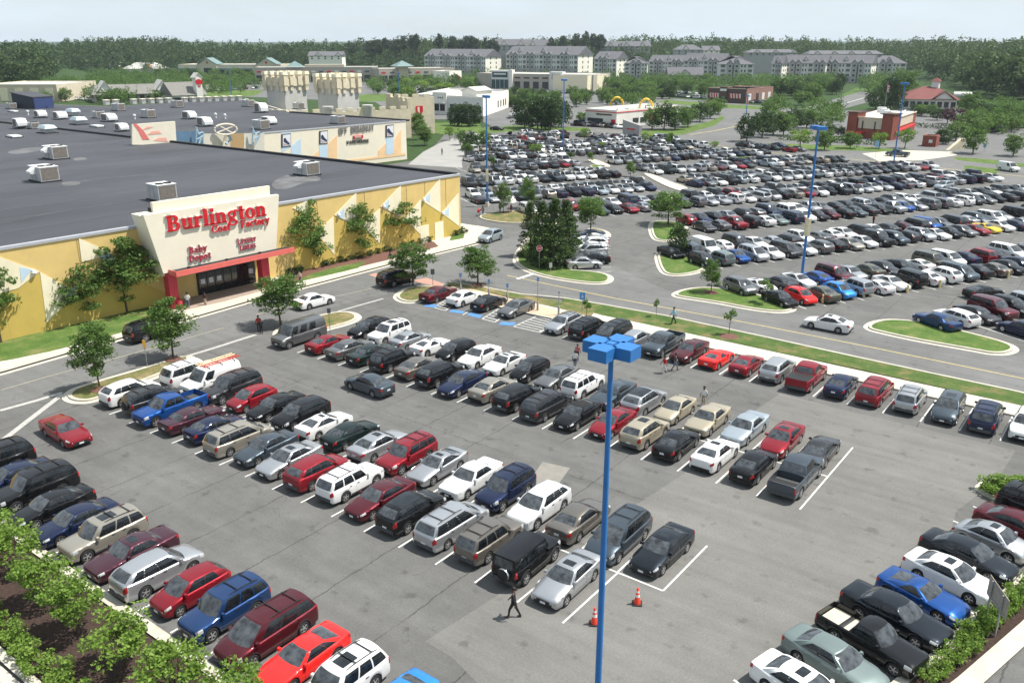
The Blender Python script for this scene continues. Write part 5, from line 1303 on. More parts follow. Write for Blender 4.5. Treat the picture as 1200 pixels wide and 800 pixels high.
# ================================================================ vehicles
M_PAINT = paint_mat('car_paint', False)
M_PAINTA = paint_mat('car_paint_far', True)
M_GLASS = mat('car_glass', (0.012, 0.015, 0.018), 0.04, .7, 1.6, spec=0.55, detail=3)
M_WSCREEN = mat('windscreen_glass', (0.042, 0.047, 0.052), 0.035, .75, 2.6, spec=0.8, detail=2)  # paler mottled base stands in for reflected sky and lit interior
M_TYRE = mat('tyre_rubber', (0.018, 0.018, 0.019), 0.85, 0.1, 8)
M_RIM = mat('wheel_alloy', (0.50, 0.50, 0.51), 0.32, 0.05, 6, metal=0.75)
M_TRIM = mat('black_trim', (0.014, 0.014, 0.015), 0.6, 0)
M_CLAD = mat('grey_cladding', (0.06, 0.062, 0.065), 0.65, 0)
M_CHROME = mat('chrome', (0.62, 0.62, 0.63), 0.18, 0, metal=0.9)
M_HEAD = mat('headlamp_lens', (0.55, 0.56, 0.55), 0.12, 0, metal=0.35, spec=0.8)
M_TAIL = mat('tail_lamp_lens', (0.32, 0.012, 0.015), 0.15, 0, spec=0.7)
M_PLATE = mat('licence_plate', (0.62, 0.64, 0.66), 0.5, 0)
M_SOFT = mat('black_soft_top', (0.012, 0.012, 0.012), 0.9, 0.2, 12)

def T(L, Wd, H, fo, wb, top, xc, xwt, xrt, xrb, wr=0.66, r=0.33, gc=0.21, panes=((.11, .5), (.53, .84)), crown=0.05, roofdrop=0.085, bow=0.24, rack=False, doors=2, mid=0.55, bed=None, clad=False, kind='sedan', rearpane=(.82, .12, .9), wsv=(.05, .93), flare=0.0, gw=0.9, spare=False, box=False, spoke=5, rnd=.75):
    return dict(locals())
# top: (x, z) of the shoulder line, front to rear
TYPES = {
 'sedan': T(4.80, 1.83, 1.46, 0.96, 2.78, ((2.40, .60), (2.36, .68), (2.15, .76), (1.7, .85), (1.0, .95), (-1.5, 1.03), (-2.2, 1.05), (-2.36, .98), (-2.40, .80)), 0.98, 0.22, -0.95, -1.72),
 'old_sedan': T(5.05, 1.88, 1.43, 1.02, 2.82, ((2.52, .58), (2.49, .72), (2.3, .78), (1.6, .86), (1.0, .92), (-1.4, .97), (-2.3, .99), (-2.49, .96), (-2.52, .70)), 0.92, 0.28, -0.98, -1.55, wr=.68, crown=.03, r=.32, rnd=.45),
 'compact': T(4.45, 1.73, 1.44, 0.88, 2.60, ((2.22, .58), (2.18, .68), (1.95, .77), (1.5, .87), (0.98, .96), (-1.35, 1.03), (-2.0, 1.05), (-2.18, .98), (-2.22, .78)), 0.98, 0.15, -0.92, -1.66, r=.31),
 'coupe': T(4.65, 1.81, 1.37, 0.95, 2.68, ((2.32, .56), (2.28, .66), (2.0, .74), (1.5, .83), (0.85, .92), (-1.3, .99), (-2.1, 1.02), (-2.28, .95), (-2.32, .75)), 0.84, 0.05, -0.75, -1.78, panes=((.13, .62), (.65, .86)), doors=1, kind='coupe', wr=.62),
 'sports': T(4.44, 1.84, 1.24, 0.95, 2.68, ((2.22, .46), (2.16, .58), (1.8, .72), (1.2, .80), (0.62, .84), (-1.1, .92), (-2.0, .96), (-2.18, .92), (-2.22, .70)), 0.62, -0.12, -0.62, -1.75, panes=((.15, .66),), doors=1, kind='sports_car', wr=.60, r=.34, gc=.15, rearpane=(.7, .08, .95)),
 'beetle': T(4.10, 1.76, 1.50, 0.80, 2.51, ((2.05, .50), (2.00, .66), (1.75, .82), (1.4, .91), (1.02, .97), (-1.2, 1.00), (-1.75, .92), (-1.98, .74), (-2.05, .58)), 1.05, 0.35, -0.70, -1.52, panes=((.13, .58), (.61, .85)), doors=1, kind='hatchback', wr=.62, roofdrop=.14, crown=.1, r=.33),
 'hatch': T(4.15, 1.72, 1.53, 0.85, 2.52, ((2.07, .58), (2.03, .70), (1.85, .80), (1.45, .92), (1.05, 1.0), (-1.2, 1.05), (-1.9, 1.07), (-2.03, 1.0), (-2.07, .72)), 1.12, 0.25, -1.35, -1.93, panes=((.13, .48), (.51, .78)), kind='hatchback', r=.31, rearpane=(.8, .1, .85)),
 'crossover': T(4.72, 1.88, 1.70, 0.92, 2.76, ((2.36, .64), (2.31, .80), (2.1, .92), (1.6, 1.02), (1.1, 1.10), (-1.5, 1.17), (-2.2, 1.20), (-2.32, 1.12), (-2.36, .85)), 1.12, 0.35, -1.62, -2.20, panes=((.11, .42), (.45, .70), (.73, .9)), kind='suv', r=.37, gc=.25, wr=.68, roofdrop=.09, rearpane=(.82, .12, .88)),
 'boxy_suv': T(4.60, 1.83, 1.76, 0.86, 2.65, ((2.30, .72), (2.27, .90), (2.1, .98), (1.5, 1.04), (1.0, 1.08), (-1.5, 1.11), (-2.2, 1.12), (-2.27, 1.06), (-2.30, .80)), 1.02, 0.45, -1.90, -2.22, panes=((.10, .40), (.43, .68), (.71, .95)), kind='suv', r=.37, gc=.28, wr=.74, crown=.03, rack=True, clad=True, rearpane=(.85, .1, .9), rnd=.45),
 'big_suv': T(5.25, 2.02, 1.92, 0.98, 2.95, ((2.62, .78), (2.59, .98), (2.4, 1.07), (1.7, 1.13), (1.1, 1.17), (-2.0, 1.22), (-2.5, 1.23), (-2.59, 1.15), (-2.62, .85)), 1.12, 0.5, -2.2, -2.55, panes=((.10, .36), (.39, .64), (.67, .95)), kind='suv', r=.41, gc=.3, wr=.75, crown=.03, rack=True, rearpane=(.85, .1, .88), rnd=.45),
 'off_roader': T(4.60, 1.80, 1.95, 0.75, 2.85, ((2.30, .80), (2.28, 1.08), (2.1, 1.14), (1.5, 1.17), (0.95, 1.19), (-1.5, 1.22), (-2.2, 1.22), (-2.27, 1.22), (-2.30, .9)), 0.92, 0.72, -2.16, -2.24, panes=((.06, .36), (.40, .66), (.70, .95)), kind='suv', r=.40, gc=.32, wr=.84, crown=.02, bow=.03, roofdrop=.01, gw=.93, spare=True, rearpane=(.75, .15, .85), wsv=(.08, .9), rnd=.15),
 'minivan': T(5.05, 1.95, 1.76, 0.95, 3.03, ((2.52, .62), (2.47, .78), (2.25, .90), (1.9, 1.0), (1.55, 1.06), (-1.9, 1.10), (-2.4, 1.12), (-2.49, 1.05), (-2.52, .80)), 1.62, 0.62, -2.05, -2.40, panes=((.16, .42), (.45, .70), (.73, .95)), kind='minivan', r=.34, wr=.72, roofdrop=.06, rack=True, rearpane=(.84, .12, .88), rnd=.45),
 'van': T(5.35, 2.02, 2.10, 0.75, 3.30, ((2.67, .75), (2.64, .98), (2.5, 1.06), (2.1, 1.14), (1.75, 1.18), (-2.3, 1.20), (-2.55, 1.20), (-2.64, 1.15), (-2.67, .85)), 1.78, 1.25, -2.45, -2.58, panes=((.03, .18), (.26, .44), (.52, .70)), kind='van', r=.37, gc=.3, wr=.82, roofdrop=.03, bow=.15, rearpane=(.8, .15, .8), gw=.93, rnd=.15),
 'work_van': T(4.95, 1.98, 2.05, 0.85, 2.98, ((2.47, .70), (2.44, .90), (2.25, 1.0), (1.8, 1.10), (1.4, 1.16), (-2.1, 1.18), (-2.3, 1.18), (-2.44, 1.12), (-2.47, .8)), 1.48, 0.82, -2.25, -2.38, panes=((.05, .26),), kind='van', r=.36, gc=.28, wr=.82, roofdrop=.03, bow=.18, gw=.93, rnd=.15),
 'pickup': T(5.65, 1.98, 1.86, 0.95, 3.55, ((2.82, .78), (2.79, 1.00), (2.6, 1.08), (1.9, 1.14), (1.4, 1.18), (-0.9, 1.20), (-2.6, 1.20), (-2.79, 1.19), (-2.82, .8)), 1.38, 0.72, -0.55, -0.88, panes=((.12, .54), (.58, .92)), kind='pickup_truck', r=.40, gc=.32, wr=.74, crown=.03, bed=(-1.02, -2.72), rearpane=(.8, .12, .85), rnd=.45),
 'small_pickup': T(5.05, 1.76, 1.62, 0.85, 3.0, ((2.52, .66), (2.49, .88), (2.3, .93), (1.6, .98), (0.95, 1.02), (-0.6, 1.03), (-2.3, 1.03), (-2.49, 1.02), (-2.52, .7)), 0.92, 0.35, -0.42, -0.62, panes=((.12, .88),), kind='pickup_truck', r=.35, gc=.27, wr=.74, crown=.03, bed=(-0.72, -2.42), doors=1, rearpane=(.8, .12, .85), rnd=.45),
}
TYPES['wagon'] = dict(TYPES['crossover'], L=4.95, H=1.50, rack=True, top=((2.47, .60), (2.42, .74), (2.2, .82), (1.7, .92), (1.05, .99), (-1.6, 1.05), (-2.3, 1.07), (-2.43, 1.0), (-2.47, .75)), fo=.95, wb=2.95, xrt=-1.75, xrb=-2.32, kind='station_wagon', r=.35, gc=.2)

class CarShape:
    def __init__(s, t):
        s.t = t; s.h = t['L'] / 2
        s.xf = s.h - t['fo']; s.xr = s.xf - t['wb']
    def w(s, x):
        h = s.h; W2 = s.t['Wd'] / 2
        d = h - x; e = x + h
        a = interp(((0, .64), (.05, .84), (.13, .93), (.32, .975), (.75, 1)), d)
        b = interp(((0, .72), (.04, .89), (.11, .955), (.32, .985), (.7, 1)), e)
        if s.t['kind'] in ('pickup_truck', 'van') or s.t['spare']: a = lerp(a, 1, .45); b = lerp(b, 1, .6)
        return W2 * min(a, b) * (1 - .03 * (x / h) ** 4)
    def zb(s, x):
        t = s.t; z = t['gc']
        d = min(s.h - x, x + s.h)
        z += interp(((0, .14), (.06, .05), (.3, .02), (.6, 0)), d)
        Ra = t['r'] * 1.17
        for xw in (s.xf, s.xr):
            q = Ra * Ra - (x - xw) ** 2
            if q > 0: z = max(z, t['r'] + math.sqrt(q))
        return z
    def zt(s, x): return interp(s.t['top'], x)
    def ring(s, x):
        """half ring, underside centre to top centre"""
        t = s.t; w = s.w(x); zb = s.zb(x); zt = s.zt(x)
        zb = min(zb, zt - .08); hh = zt - zb
        zc = zt + (t['crown'] + .025) * min(1, (min(s.h - x, x + s.h)) / .5)
        p = [(0, zb), (.80 * w, zb), (.965 * w, zb), (w * .995, zb + hh * .16), (w, zb + hh * .5), (.982 * w, zb + hh * .80), (.958 * w, zt - .045), (.89 * w, zt + .004), (.52 * w, lerp(zt, zc, .72)), (0, zc)]
        b = t['bed']
        if b and b[1] < x < b[0]:
            fl = t['r'] * 2 - .02
            p = p[:7] + [(.90 * w, zt), (.89 * w, fl), (0, fl)]
        return p
    def stations(s, lod):
        t = s.t; h = s.h; Ra = t['r'] * 1.17
        if lod == 0:
            xs = [h, h - .02, h - .06, h - .13, h - .24, -h, -h + .02, -h + .06, -h + .13, -h + .24]
            for xw in (s.xf, s.xr):
                for a in range(0, 181, 20): xs.append(xw + Ra * .9999 * math.cos(R(a)))
                xs += [xw - Ra - .012, xw + Ra + .012]
            n = int(t['L'] / .22)
            for i in range(1, n):
                x = h - t['L'] * i / n
                if min(abs(x - q) for q in xs) > .07: xs.append(x)
        else:
            xs = [h, h - .08, h - .4, t['xc'], 0, t['xrb'], -h + .3, -h + .06, -h]
            for xw in (s.xf, s.xr):
                xs += [xw - Ra - .01, xw - Ra * .999, xw, xw + Ra * .999, xw + Ra + .01]
        b = t['bed']
        if b: xs = [x for x in xs if min(abs(x - b[0]), abs(x - b[1])) > .03] + [b[0] + .006, b[0] - .006, b[1] + .006, b[1] - .006]
        xs = sorted(set(round(x, 4) for x in xs), reverse=True)
        return xs
    def body(s, lod=0):
        t = s.t; mb = MB(); xs = s.stations(lod)
        rings = []
        for x in xs:
            p = s.ring(x)
            if lod: p = [p[0], p[2], p[4], p[6], p[7], p[9]] if not t['bed'] else [p[0], p[2], p[4], p[6], p[8], p[9]]
            full = [(x, -y, z) for y, z in p] + [(x, y, z) for y, z in p[-2:0:-1]]
            rings.append(full)
        nr = len(rings[0]); k = (nr + 2) // 2
        for a, b in zip(rings, rings[1:]):
            for i in range(nr):
                j = (i + 1) % nr
                under = (i < 2 or i >= nr - 2) if not lod else (i < 1 or i >= nr - 1)
                mb.quad((a[i], a[j], b[j], b[i]), 1 if under else 0)
        mb.quad(rings[0][::-1]); mb.quad(rings[-1])
        # greenhouse shell
        n, m = (8, 5) if not lod else (2, 3)
        roofm = 2 if t.get('soft') else 0
        for sg in (-1, 1): mb.grid(lambda u, v: s.side(u, v, sg), lin(n), lin(m))
        mb.grid(lambda a, v: s.front(a, v), lin(n, -1, 1), lin(m))
        mb.grid(lambda a, v: s.rear(a, v), lin(n, -1, 1), lin(m))
        mb.grid(lambda u, a: s.roof(u, a), lin(n), lin(m * 2 - 1, -1, 1))
        return mb
    def wb_(s, x): return s.t['gw'] * s.w(x)
    def zr(s, x):
        t = s.t; xm = lerp(t['xwt'], t['xrt'], .35); ln = max(t['xwt'] - xm, xm - t['xrt'])
        return t['H'] - .045 - t['roofdrop'] * ((x - xm) / ln) ** 2
    def wr_(s, x):
        t = s.t; q = (x - lerp(t['xwt'], t['xrt'], .45)) / (t['xwt'] - t['xrt']) * 2
        return t['Wd'] / 2 * t['wr'] * (1 - .05 * q * q)
    def side(s, u, v, sg):
        t = s.t
        xb = lerp(t['xc'], t['xrb'], u); xt = lerp(t['xwt'], t['xrt'], u)
        yb, zb = s.wb_(xb), s.zt(xb) - .012
        yt, zt = s.wr_(xt), s.zr(xt)
        y = lerp(yb, yt, v) + .045 * 4 * v * (1 - v)
        return (lerp(xb, xt, v), sg * y, lerp(zb, zt, s.ez(v)))
    def ez(s, v):
        """rounds the greenhouse over into the roof"""
        return lerp(v, math.sin(v * math.pi / 2), s.t['rnd'] * .62) if 0 <= v <= 1 else v
    def front(s, a, v):
        t = s.t; x = lerp(t['xc'], t['xwt'], v) + (1 - a * a) * lerp(t['bow'], .08, v)
        xb, xt = t['xc'], t['xwt']
        y = a * (lerp(s.wb_(xb), s.wr_(xt), v) + .045 * 4 * v * (1 - v))
        z = lerp(s.zt(xb) - .012, s.zr(xt), s.ez(v)) + (1 - a * a) * .04 * v + .01 * 4 * v * (1 - v)
        return (x, y, z)
    def rear(s, a, v):
        t = s.t; x = lerp(t['xrb'], t['xrt'], v) - (1 - a * a) * lerp(.10, .06, v)
        xb, xt = t['xrb'], t['xrt']
        y = a * (lerp(s.wb_(xb), s.wr_(xt), v) + .045 * 4 * v * (1 - v))
        z = lerp(s.zt(xb) - .012, s.zr(xt), s.ez(v)) + (1 - a * a) * .04 * v + .015 * 4 * v * (1 - v)
        return (x, y, z)
    def roof(s, u, a):
        t = s.t; x0 = lerp(t['xwt'], t['xrt'], u)
        x = x0 + (1 - a * a) * lerp(.08, -.06, u)
        return (x, a * s.wr_(x0), s.zr(x0) + (1 - a * a) * .045)
    def skin(s, x, k, sg):
        p = s.ring(x); i = min(int(k), len(p) - 2); f = k - i
        return (x, sg * lerp(p[i][0], p[i + 1][0], f), lerp(p[i][1], p[i + 1][1], f))

def off_grid(fn, us, vs, off, ref):
    """patch of a surface pushed off it by `off`, with a rim that goes back to the surface"""
    mb = MB(); nu, nv = len(us), len(vs); e = 1e-3
    def q(u, v, o):
        p = Vector(fn(u, v))
        du = Vector(fn(u + e, v)) - Vector(fn(u - e, v)); dv = Vector(fn(u, v + e)) - Vector(fn(u, v - e))
        n = du.cross(dv)
        if n.length < 1e-12: n = Vector((0, 0, 1))
        n.normalize()
        if n.dot(p - Vector(ref)) < 0: n = -n
        return p + n * o
    idx = {}
    for i, u in enumerate(us):
        for j, v in enumerate(vs):
            idx[i, j] = len(mb.v); mb.v.append(tuple(q(u, v, off)))
    for i in range(nu - 1):
        for j in range(nv - 1):
            mb.f.append((idx[i, j], idx[i + 1, j], idx[i + 1, j + 1], idx[i, j + 1])); mb.m.append(0)
    loop = [(i, 0) for i in range(nu)] + [(nu - 1, j) for j in range(1, nv)] + [(i, nv - 1) for i in range(nu - 2, -1, -1)] + [(0, j) for j in range(nv - 2, 0, -1)]
    n0 = len(mb.v)
    for i, j in loop: mb.v.append(tuple(q(us[i], vs[j], -.004)))
    k = len(loop)
    for a in range(k):
        b = (a + 1) % k
        mb.f.append((idx[loop[a]], idx[loop[b]], n0 + b, n0 + a)); mb.m.append(0)
    return mb

def wheel_meshes(r, spoke, key):
    tb = MB(); w = .105
    prof = [(r * .62, -w * .8), (r * .9, -w), (r, -w * .7), (r, w * .7), (r * .9, w), (r * .62, w * .8)]
    tb.lathe(prof, 20)
    ty = [(a, c, b) for a, b, c in tb.v]; tb.v = ty      # axis along y
    tm = tb.mesh('wheel_' + key, M_TYRE, smooth=True, fix=True)
    rb = MB(); ro = r * .65
    rb.lathe([(ro, .085), (ro * .93, .088), (ro * .9, .06), (.001, .055)], 20)
    for k in range(spoke):
        a = 2 * math.pi * k / spoke
        for (s0, s1, w0, w1) in ((.1, .93, .11, .085),):
            c, sn = math.cos(a), math.sin(a)
            P = [(ro * s0, -w0 * ro), (ro * s1, -w1 * ro * 1.3), (ro * s1, w1 * ro * 1.3), (ro * s0, w0 * ro)]
            rb.prism([(x * c - y * sn, x * sn + y * c) for x, y in P], .05, .092)
    rb.lathe([(ro * .26, .05), (ro * .24, .1), (.001, .105)], 10)
    for i, f in enumerate(rb.f):
        pass
    rb.v = [(a, c, b) for a, b, c in rb.v]
    rm = rb.mesh('rim_' + key, M_RIM, fix=True)
    # dark disc behind the spokes stands in for the shade in the gaps between them
    bb = MB(); bb.lathe([(ro * .92, .064), (.001, .064)], 16); bb.v = [(a, c, b) for a, b, c in bb.v]
    bm_ = bb.mesh('gap_shade_' + key, M_TRIM)
    return tm, rm, bm_
def mirror_y(me, name):
    m2 = me.copy(); m2.name = name
    co = np.empty(len(m2.vertices) * 3, dtype=np.float32)
    m2.vertices.foreach_get('co', co); co[1::3] *= -1
    m2.vertices.foreach_set('co', co); m2.flip_normals(); m2.update()
    return m2

CACHE = {}
def car_parts(tn):
    """[(name, mesh, local location, parent index or None, level)] level 0 = always, 1 = only near the camera"""
    if tn in CACHE: return CACHE[tn]
    t = TYPES[tn]; S = CarShape(t); h = S.h; P = []
    sedanlike = t['xrb'] > -h + .35
    def add(n, me, loc=(0, 0, 0), par=None, lev=0): P.append((n, me, loc, par, lev)); return len(P) - 1
    add('body', S.body().mesh(tn + '_body', [M_PAINT, M_TRIM], smooth=True, fix=True, sharp=38))
    wv = t['wsv']; cen = (0, 0, .6)
    add('windscreen', off_grid(S.front, lin(9, -.92, .92), lin(5, *wv), .006, cen).mesh(tn + '_windscreen', M_WSCREEN, smooth=True))
    rp = t['rearpane']
    if tn != 'work_van':
        add('rear_window', off_grid(S.rear, lin(7, -rp[0], rp[0]), lin(5, rp[1], rp[2]), .006, cen).mesh(tn + '_rear_window', M_WSCREEN, smooth=True))
    if tn not in ('van', 'work_van', 'boxy_suv', 'off_roader', 'pickup', 'small_pickup'):
        for sg in (-1, 1):
            add('window_trim', off_grid(lambda u, v: S.side(u, v, sg), lin(8, t['panes'][0][0] - .012, t['panes'][-1][1] + .012), lin(4, .05, .89), .003, cen).mesh(tn + '_window_trim', M_TRIM, smooth=True), lev=1)
    for u0, u1 in t['panes']:
        for sg in (-1, 1):
            add('side_window', off_grid(lambda u, v: S.side(u, v, sg), lin(5, u0, u1), lin(4, .09, .86), .006, cen).mesh(tn + '_side_window', M_GLASS, smooth=True))
    key = f"{t['r']}_{t['spoke']}"
    if key not in CACHE: CACHE[key] = wheel_meshes(t['r'], t['spoke'], key); CACHE[key + 'R'] = [mirror_y(m, m.name) for m in CACHE[key]]
    for xw in (S.xf, S.xr):
        for sg in (-1, 1):
            ms = CACHE[key] if sg > 0 else CACHE[key + 'R']
            i = add('wheel', ms[0], (xw, sg * (t['Wd'] / 2 - .115), t['r']))
            add('rim', ms[1], (0, 0, 0), i, 0)
            add('wheel_back', ms[2], (0, 0, 0), i, 1)
    tall = t['kind'] in ('suv', 'van', 'minivan', 'pickup_truck')
    for sg in (-1, 1):
        add('headlight', off_grid(lambda x, k: S.skin(x, k, sg), lin(6, h - .42, h - .010), lin(4, 4.95, 6.8) if not tall else lin(4, 4.6, 6.45), .008, (h - .9, 0, .5)).mesh(tn + '_headlight', M_HEAD, smooth=True))
        if t['kind'] in ('suv', 'minivan', 'van'):
            add('tail_light', off_grid(lambda x, k: S.skin(x, k, sg), lin(4, -h + .16, -h + .012), lin(4, 4.4, 6.6), .010, (-h + .9, 0, .5)).mesh(tn + '_tail_light', M_TAIL, smooth=True))
        elif t['kind'] == 'pickup_truck':
            add('tail_light', off_grid(lambda x, k: S.skin(x, k, sg), lin(4, -h + .12, -h + .012), lin(4, 4.0, 6.0), .010, (-h + .9, 0, .5)).mesh(tn + '_tail_light', M_TAIL, smooth=True))
        else:
            add('tail_light', off_grid(lambda x, k: S.skin(x, k, sg), lin(5, -h + .24, -h + .012), lin(4, 4.7, 6.2), .010, (-h + .9, 0, .5)).mesh(tn + '_tail_light', M_TAIL, smooth=True))
    # ends
    zc = S.zt(h); wf = S.w(h - .02)
    mb = MB(); mb.box(h - .03, h + .012, -wf * .62, wf * .62, zc - .16 if not tall else zc - .26, zc - .02)
    add('grille', mb.mesh(tn + '_grille', M_TRIM), lev=1)
    mb = MB(); zb = S.zb(h); mb.box(h - .05, h + .018, -wf * .86, wf * .86, zb - .02, zb + .10)
    add('front_bumper', mb.mesh(tn + '_front_bumper', M_TRIM if not tall else M_CLAD), lev=1)
    zr = S.zt(-h); wr_ = S.w(-h + .02); zb = S.zb(-h)
    mb = MB(); mb.box(-h - .03, -h + .06, -wr_ * .93, wr_ * .93, zb - .03, zb + (.13 if not tall else .2))
    add('rear_bumper', mb.mesh(tn + '_rear_bumper', M_CLAD if tall else M_TRIM), lev=1)
    mb = MB(); mb.box(-h - .016, -h + .01, -.16, .16, zr - (.16 if not tall else .3), zr - (.03 if not tall else .15))
    add('licence_plate', mb.mesh(tn + '_plate', M_PLATE), lev=1)
    mb = MB(); mb.box(h - .01, h + .026, -.16, .16, zb + .02, zb + .14)
    add('licence_plate', mb.mesh(tn + '_front_plate', M_PLATE), lev=1)
    # mirrors
    for sg in (-1, 1):
        x, y, z = S.side(.07, .06, sg)
        mb = MB(); mb.box(x - .09, x + .08, min(y, y + sg * .21), max(y, y + sg * .21), z + .0, z + .13, taper=.02)
        add('wing_mirror', mb.mesh(tn + '_mirror', M_PAINT), lev=1)
    # doors with handles
    xa = S.side(.06, 0, 1)[0]
    if t['doors'] == 2:
        u1 = t['panes'][0][1] + .012; x1 = lerp(t['xc'], t['xrb'], u1)
        u2 = t['panes'][1][1] if len(t['panes']) > 1 else .5
        x2 = min(lerp(t['xc'], t['xrb'], u2), 9); x2 = max(x2, S.xr + t['r'] * .75)
        dr = [(xa, x1 + .012), (x1 - .012, x2)]
    else:
        x1 = lerp(t['xc'], t['xrb'], min(t['panes'][0][1] + .01, .66)); dr = [(xa, max(x1, S.xr + t['r'] * 1.25))]
    for xo, xi in dr:
        xo = min(xo, S.xf - t['r'] * 1.22)
        for sg in (-1, 1):
            i = add('door', off_grid(lambda x, k: S.skin(x, k, sg), lin(5, xo, xi), [2.55, 3, 3.5, 4, 4.5, 5, 5.5, 6.3], .009, (0, 0, .6)).mesh(tn + '_door', M_PAINT, smooth=True), lev=1)
            x, y, z = S.skin(xi + .17, 5.35, sg)
            mb = MB(); mb.box(x - .09, x + .09, min(y, y + sg * .035), max(y, y + sg * .035), z - .02, z + .02)
            add('door_handle', mb.mesh(tn + '_handle', M_TRIM if tall else M_PAINT), (0, 0, 0), i, 1)
    if t['clad']:
        for sg in (-1, 1):
            add('side_cladding', off_grid(lambda x, k: S.skin(x, k, sg), lin(8, S.xf - t['r'] * 1.25, S.xr + t['r'] * 1.25), lin(3, 2.1, 3.05), .014, (0, 0, .6)).mesh(tn + '_cladding', M_CLAD, smooth=True), lev=1)
    if t['rack']:
        mb = MB()
        for sg in (-1, 1):
            pts = [S.roof(u, sg * .84) for u in lin(7, .16, .92)]
            mb.tube([(p[0], p[1], p[2] + (.05 if 0 < i < 6 else 0)) for i, p in enumerate(pts)], .022, 6)
        for u in (.38, .78):
            a, b = S.roof(u, -.84), S.roof(u, .84)
            mb.box(a[0] - .025, a[0] + .025, a[1], b[1], a[2] + .055, a[2] + .085)
        add('roof_rack', mb.mesh(tn + '_rack', M_TRIM), lev=1)
    if t['spare']:
        mb = MB(); mb.lathe([(.001, .10), (.30, .10), (.36, .06), (.37, -.12), (.001, -.12)], 20)
        mb.v = [(-h - .12 - z * 1.0, x - .1, y + .98) for x, y, z in mb.v]
        i = add('spare_wheel', mb.mesh(tn + '_spare', M_TRIM, smooth=True, fix=True), lev=1)
        mb = MB(); mb.lathe([(.365, .075), (.385, .03), (.385, -.05)], 20); mb.v = [(-h - .12 - z, x - .1, y + .98) for x, y, z in mb.v]
        add('spare_cover', mb.mesh(tn + '_spare_cover', M_CHROME, smooth=True), (0, 0, 0), i, 1)
    if t['bed']:
        mb = MB(); b = t['bed']; wi = t['Wd'] / 2 * .87; fl = t['r'] * 2 - .012
        mb.box(b[1] + .03, b[0] - .03, -wi, wi, fl, fl + .006)
        for k in range(9):
            y = lerp(-wi * .9, wi * .9, k / 8); mb.box(b[1] + .04, b[0] - .04, y - .035, y + .035, fl + .004, fl + .02)
        add('bed_liner', mb.mesh(tn + '_bed', M_CLAD), lev=0)
    CACHE[tn] = P
    CACHE[tn, 'S'] = S
    return P

def sunroof_mesh(tn):
    k = (tn, 'sunroof')
    if k not in CACHE:
        S = CACHE[tn, 'S']
        CACHE[k] = off_grid(lambda u, a: S.roof(u, a), lin(4, .16, .52), lin(5, -.55, .55), .006, (0, 0, .6)).mesh(tn + '_sunroof', M_GLASS, smooth=True)
    return CACHE[k]
def roofpanel_mesh(tn, m, nm, u0, u1):
    k = (tn, nm)
    if k not in CACHE:
        S = CACHE[tn, 'S']
        CACHE[k] = off_grid(lambda u, a: S.roof(u, a), lin(6, u0, u1), lin(7, -.97, .97), .008, (0, 0, .6)).mesh(tn + '_' + nm, m, smooth=True)
    return CACHE[k]

COLORS = dict(
 white=(.66, .66, .65), pearl=(.60, .605, .60), silver=(.43, .44, .455), grey=(.165, .168, .172), darkgrey=(.042, .043, .047), black=(.006, .0065, .008),
 red=(.215, .010, .018), brightred=(.72, .02, .018), maroon=(.085, .010, .016), plum=(.055, .018, .028), midnight=(.010, .014, .020), navy=(.010, .017, .050), blue=(.010, .062, .24), brightblue=(.03, .22, .60),
 slate=(.062, .080, .098), lightblue=(.38, .43, .465), beige=(.38, .335, .25), champagne=(.3, .27, .2), gold=(.42, .34, .20), taupe=(.165, .15, .132), tan=(.32, .295, .25), green=(.009, .019, .018), greygreen=(.15, .19, .185), yellow=(.72, .50, .03), olive=(.10, .10, .075), corvette=(.014, .042, .125))
CNAME = dict(pearl='pearl white', darkgrey='dark grey', brightred='bright red', brightblue='bright blue', slate='slate blue', midnight='midnight blue', lightblue='pale blue', green='dark green', greygreen='grey-green', corvette='deep blue')
KNAME = dict(sedan='sedan', coupe='coupe', sports_car='sports car', hatchback='hatchback', suv='SUV', minivan='minivan', van='van', pickup_truck='pickup truck', station_wagon='station wagon')
CATS = dict(sedan='car', coupe='car', sports_car='car', hatchback='car', suv='SUV', minivan='minivan', van='van', pickup_truck='pickup truck', station_wagon='car')
METAL = dict(white=0, pearl=.15, silver=.75, grey=.7, darkgrey=.6, black=.1, red=.3, brightred=0, maroon=.45, plum=.4, navy=.35, blue=.35, slate=.6, lightblue=.65, beige=.4, tan=.55, taupe=.6, yellow=0, midnight=.5)
CARS = []
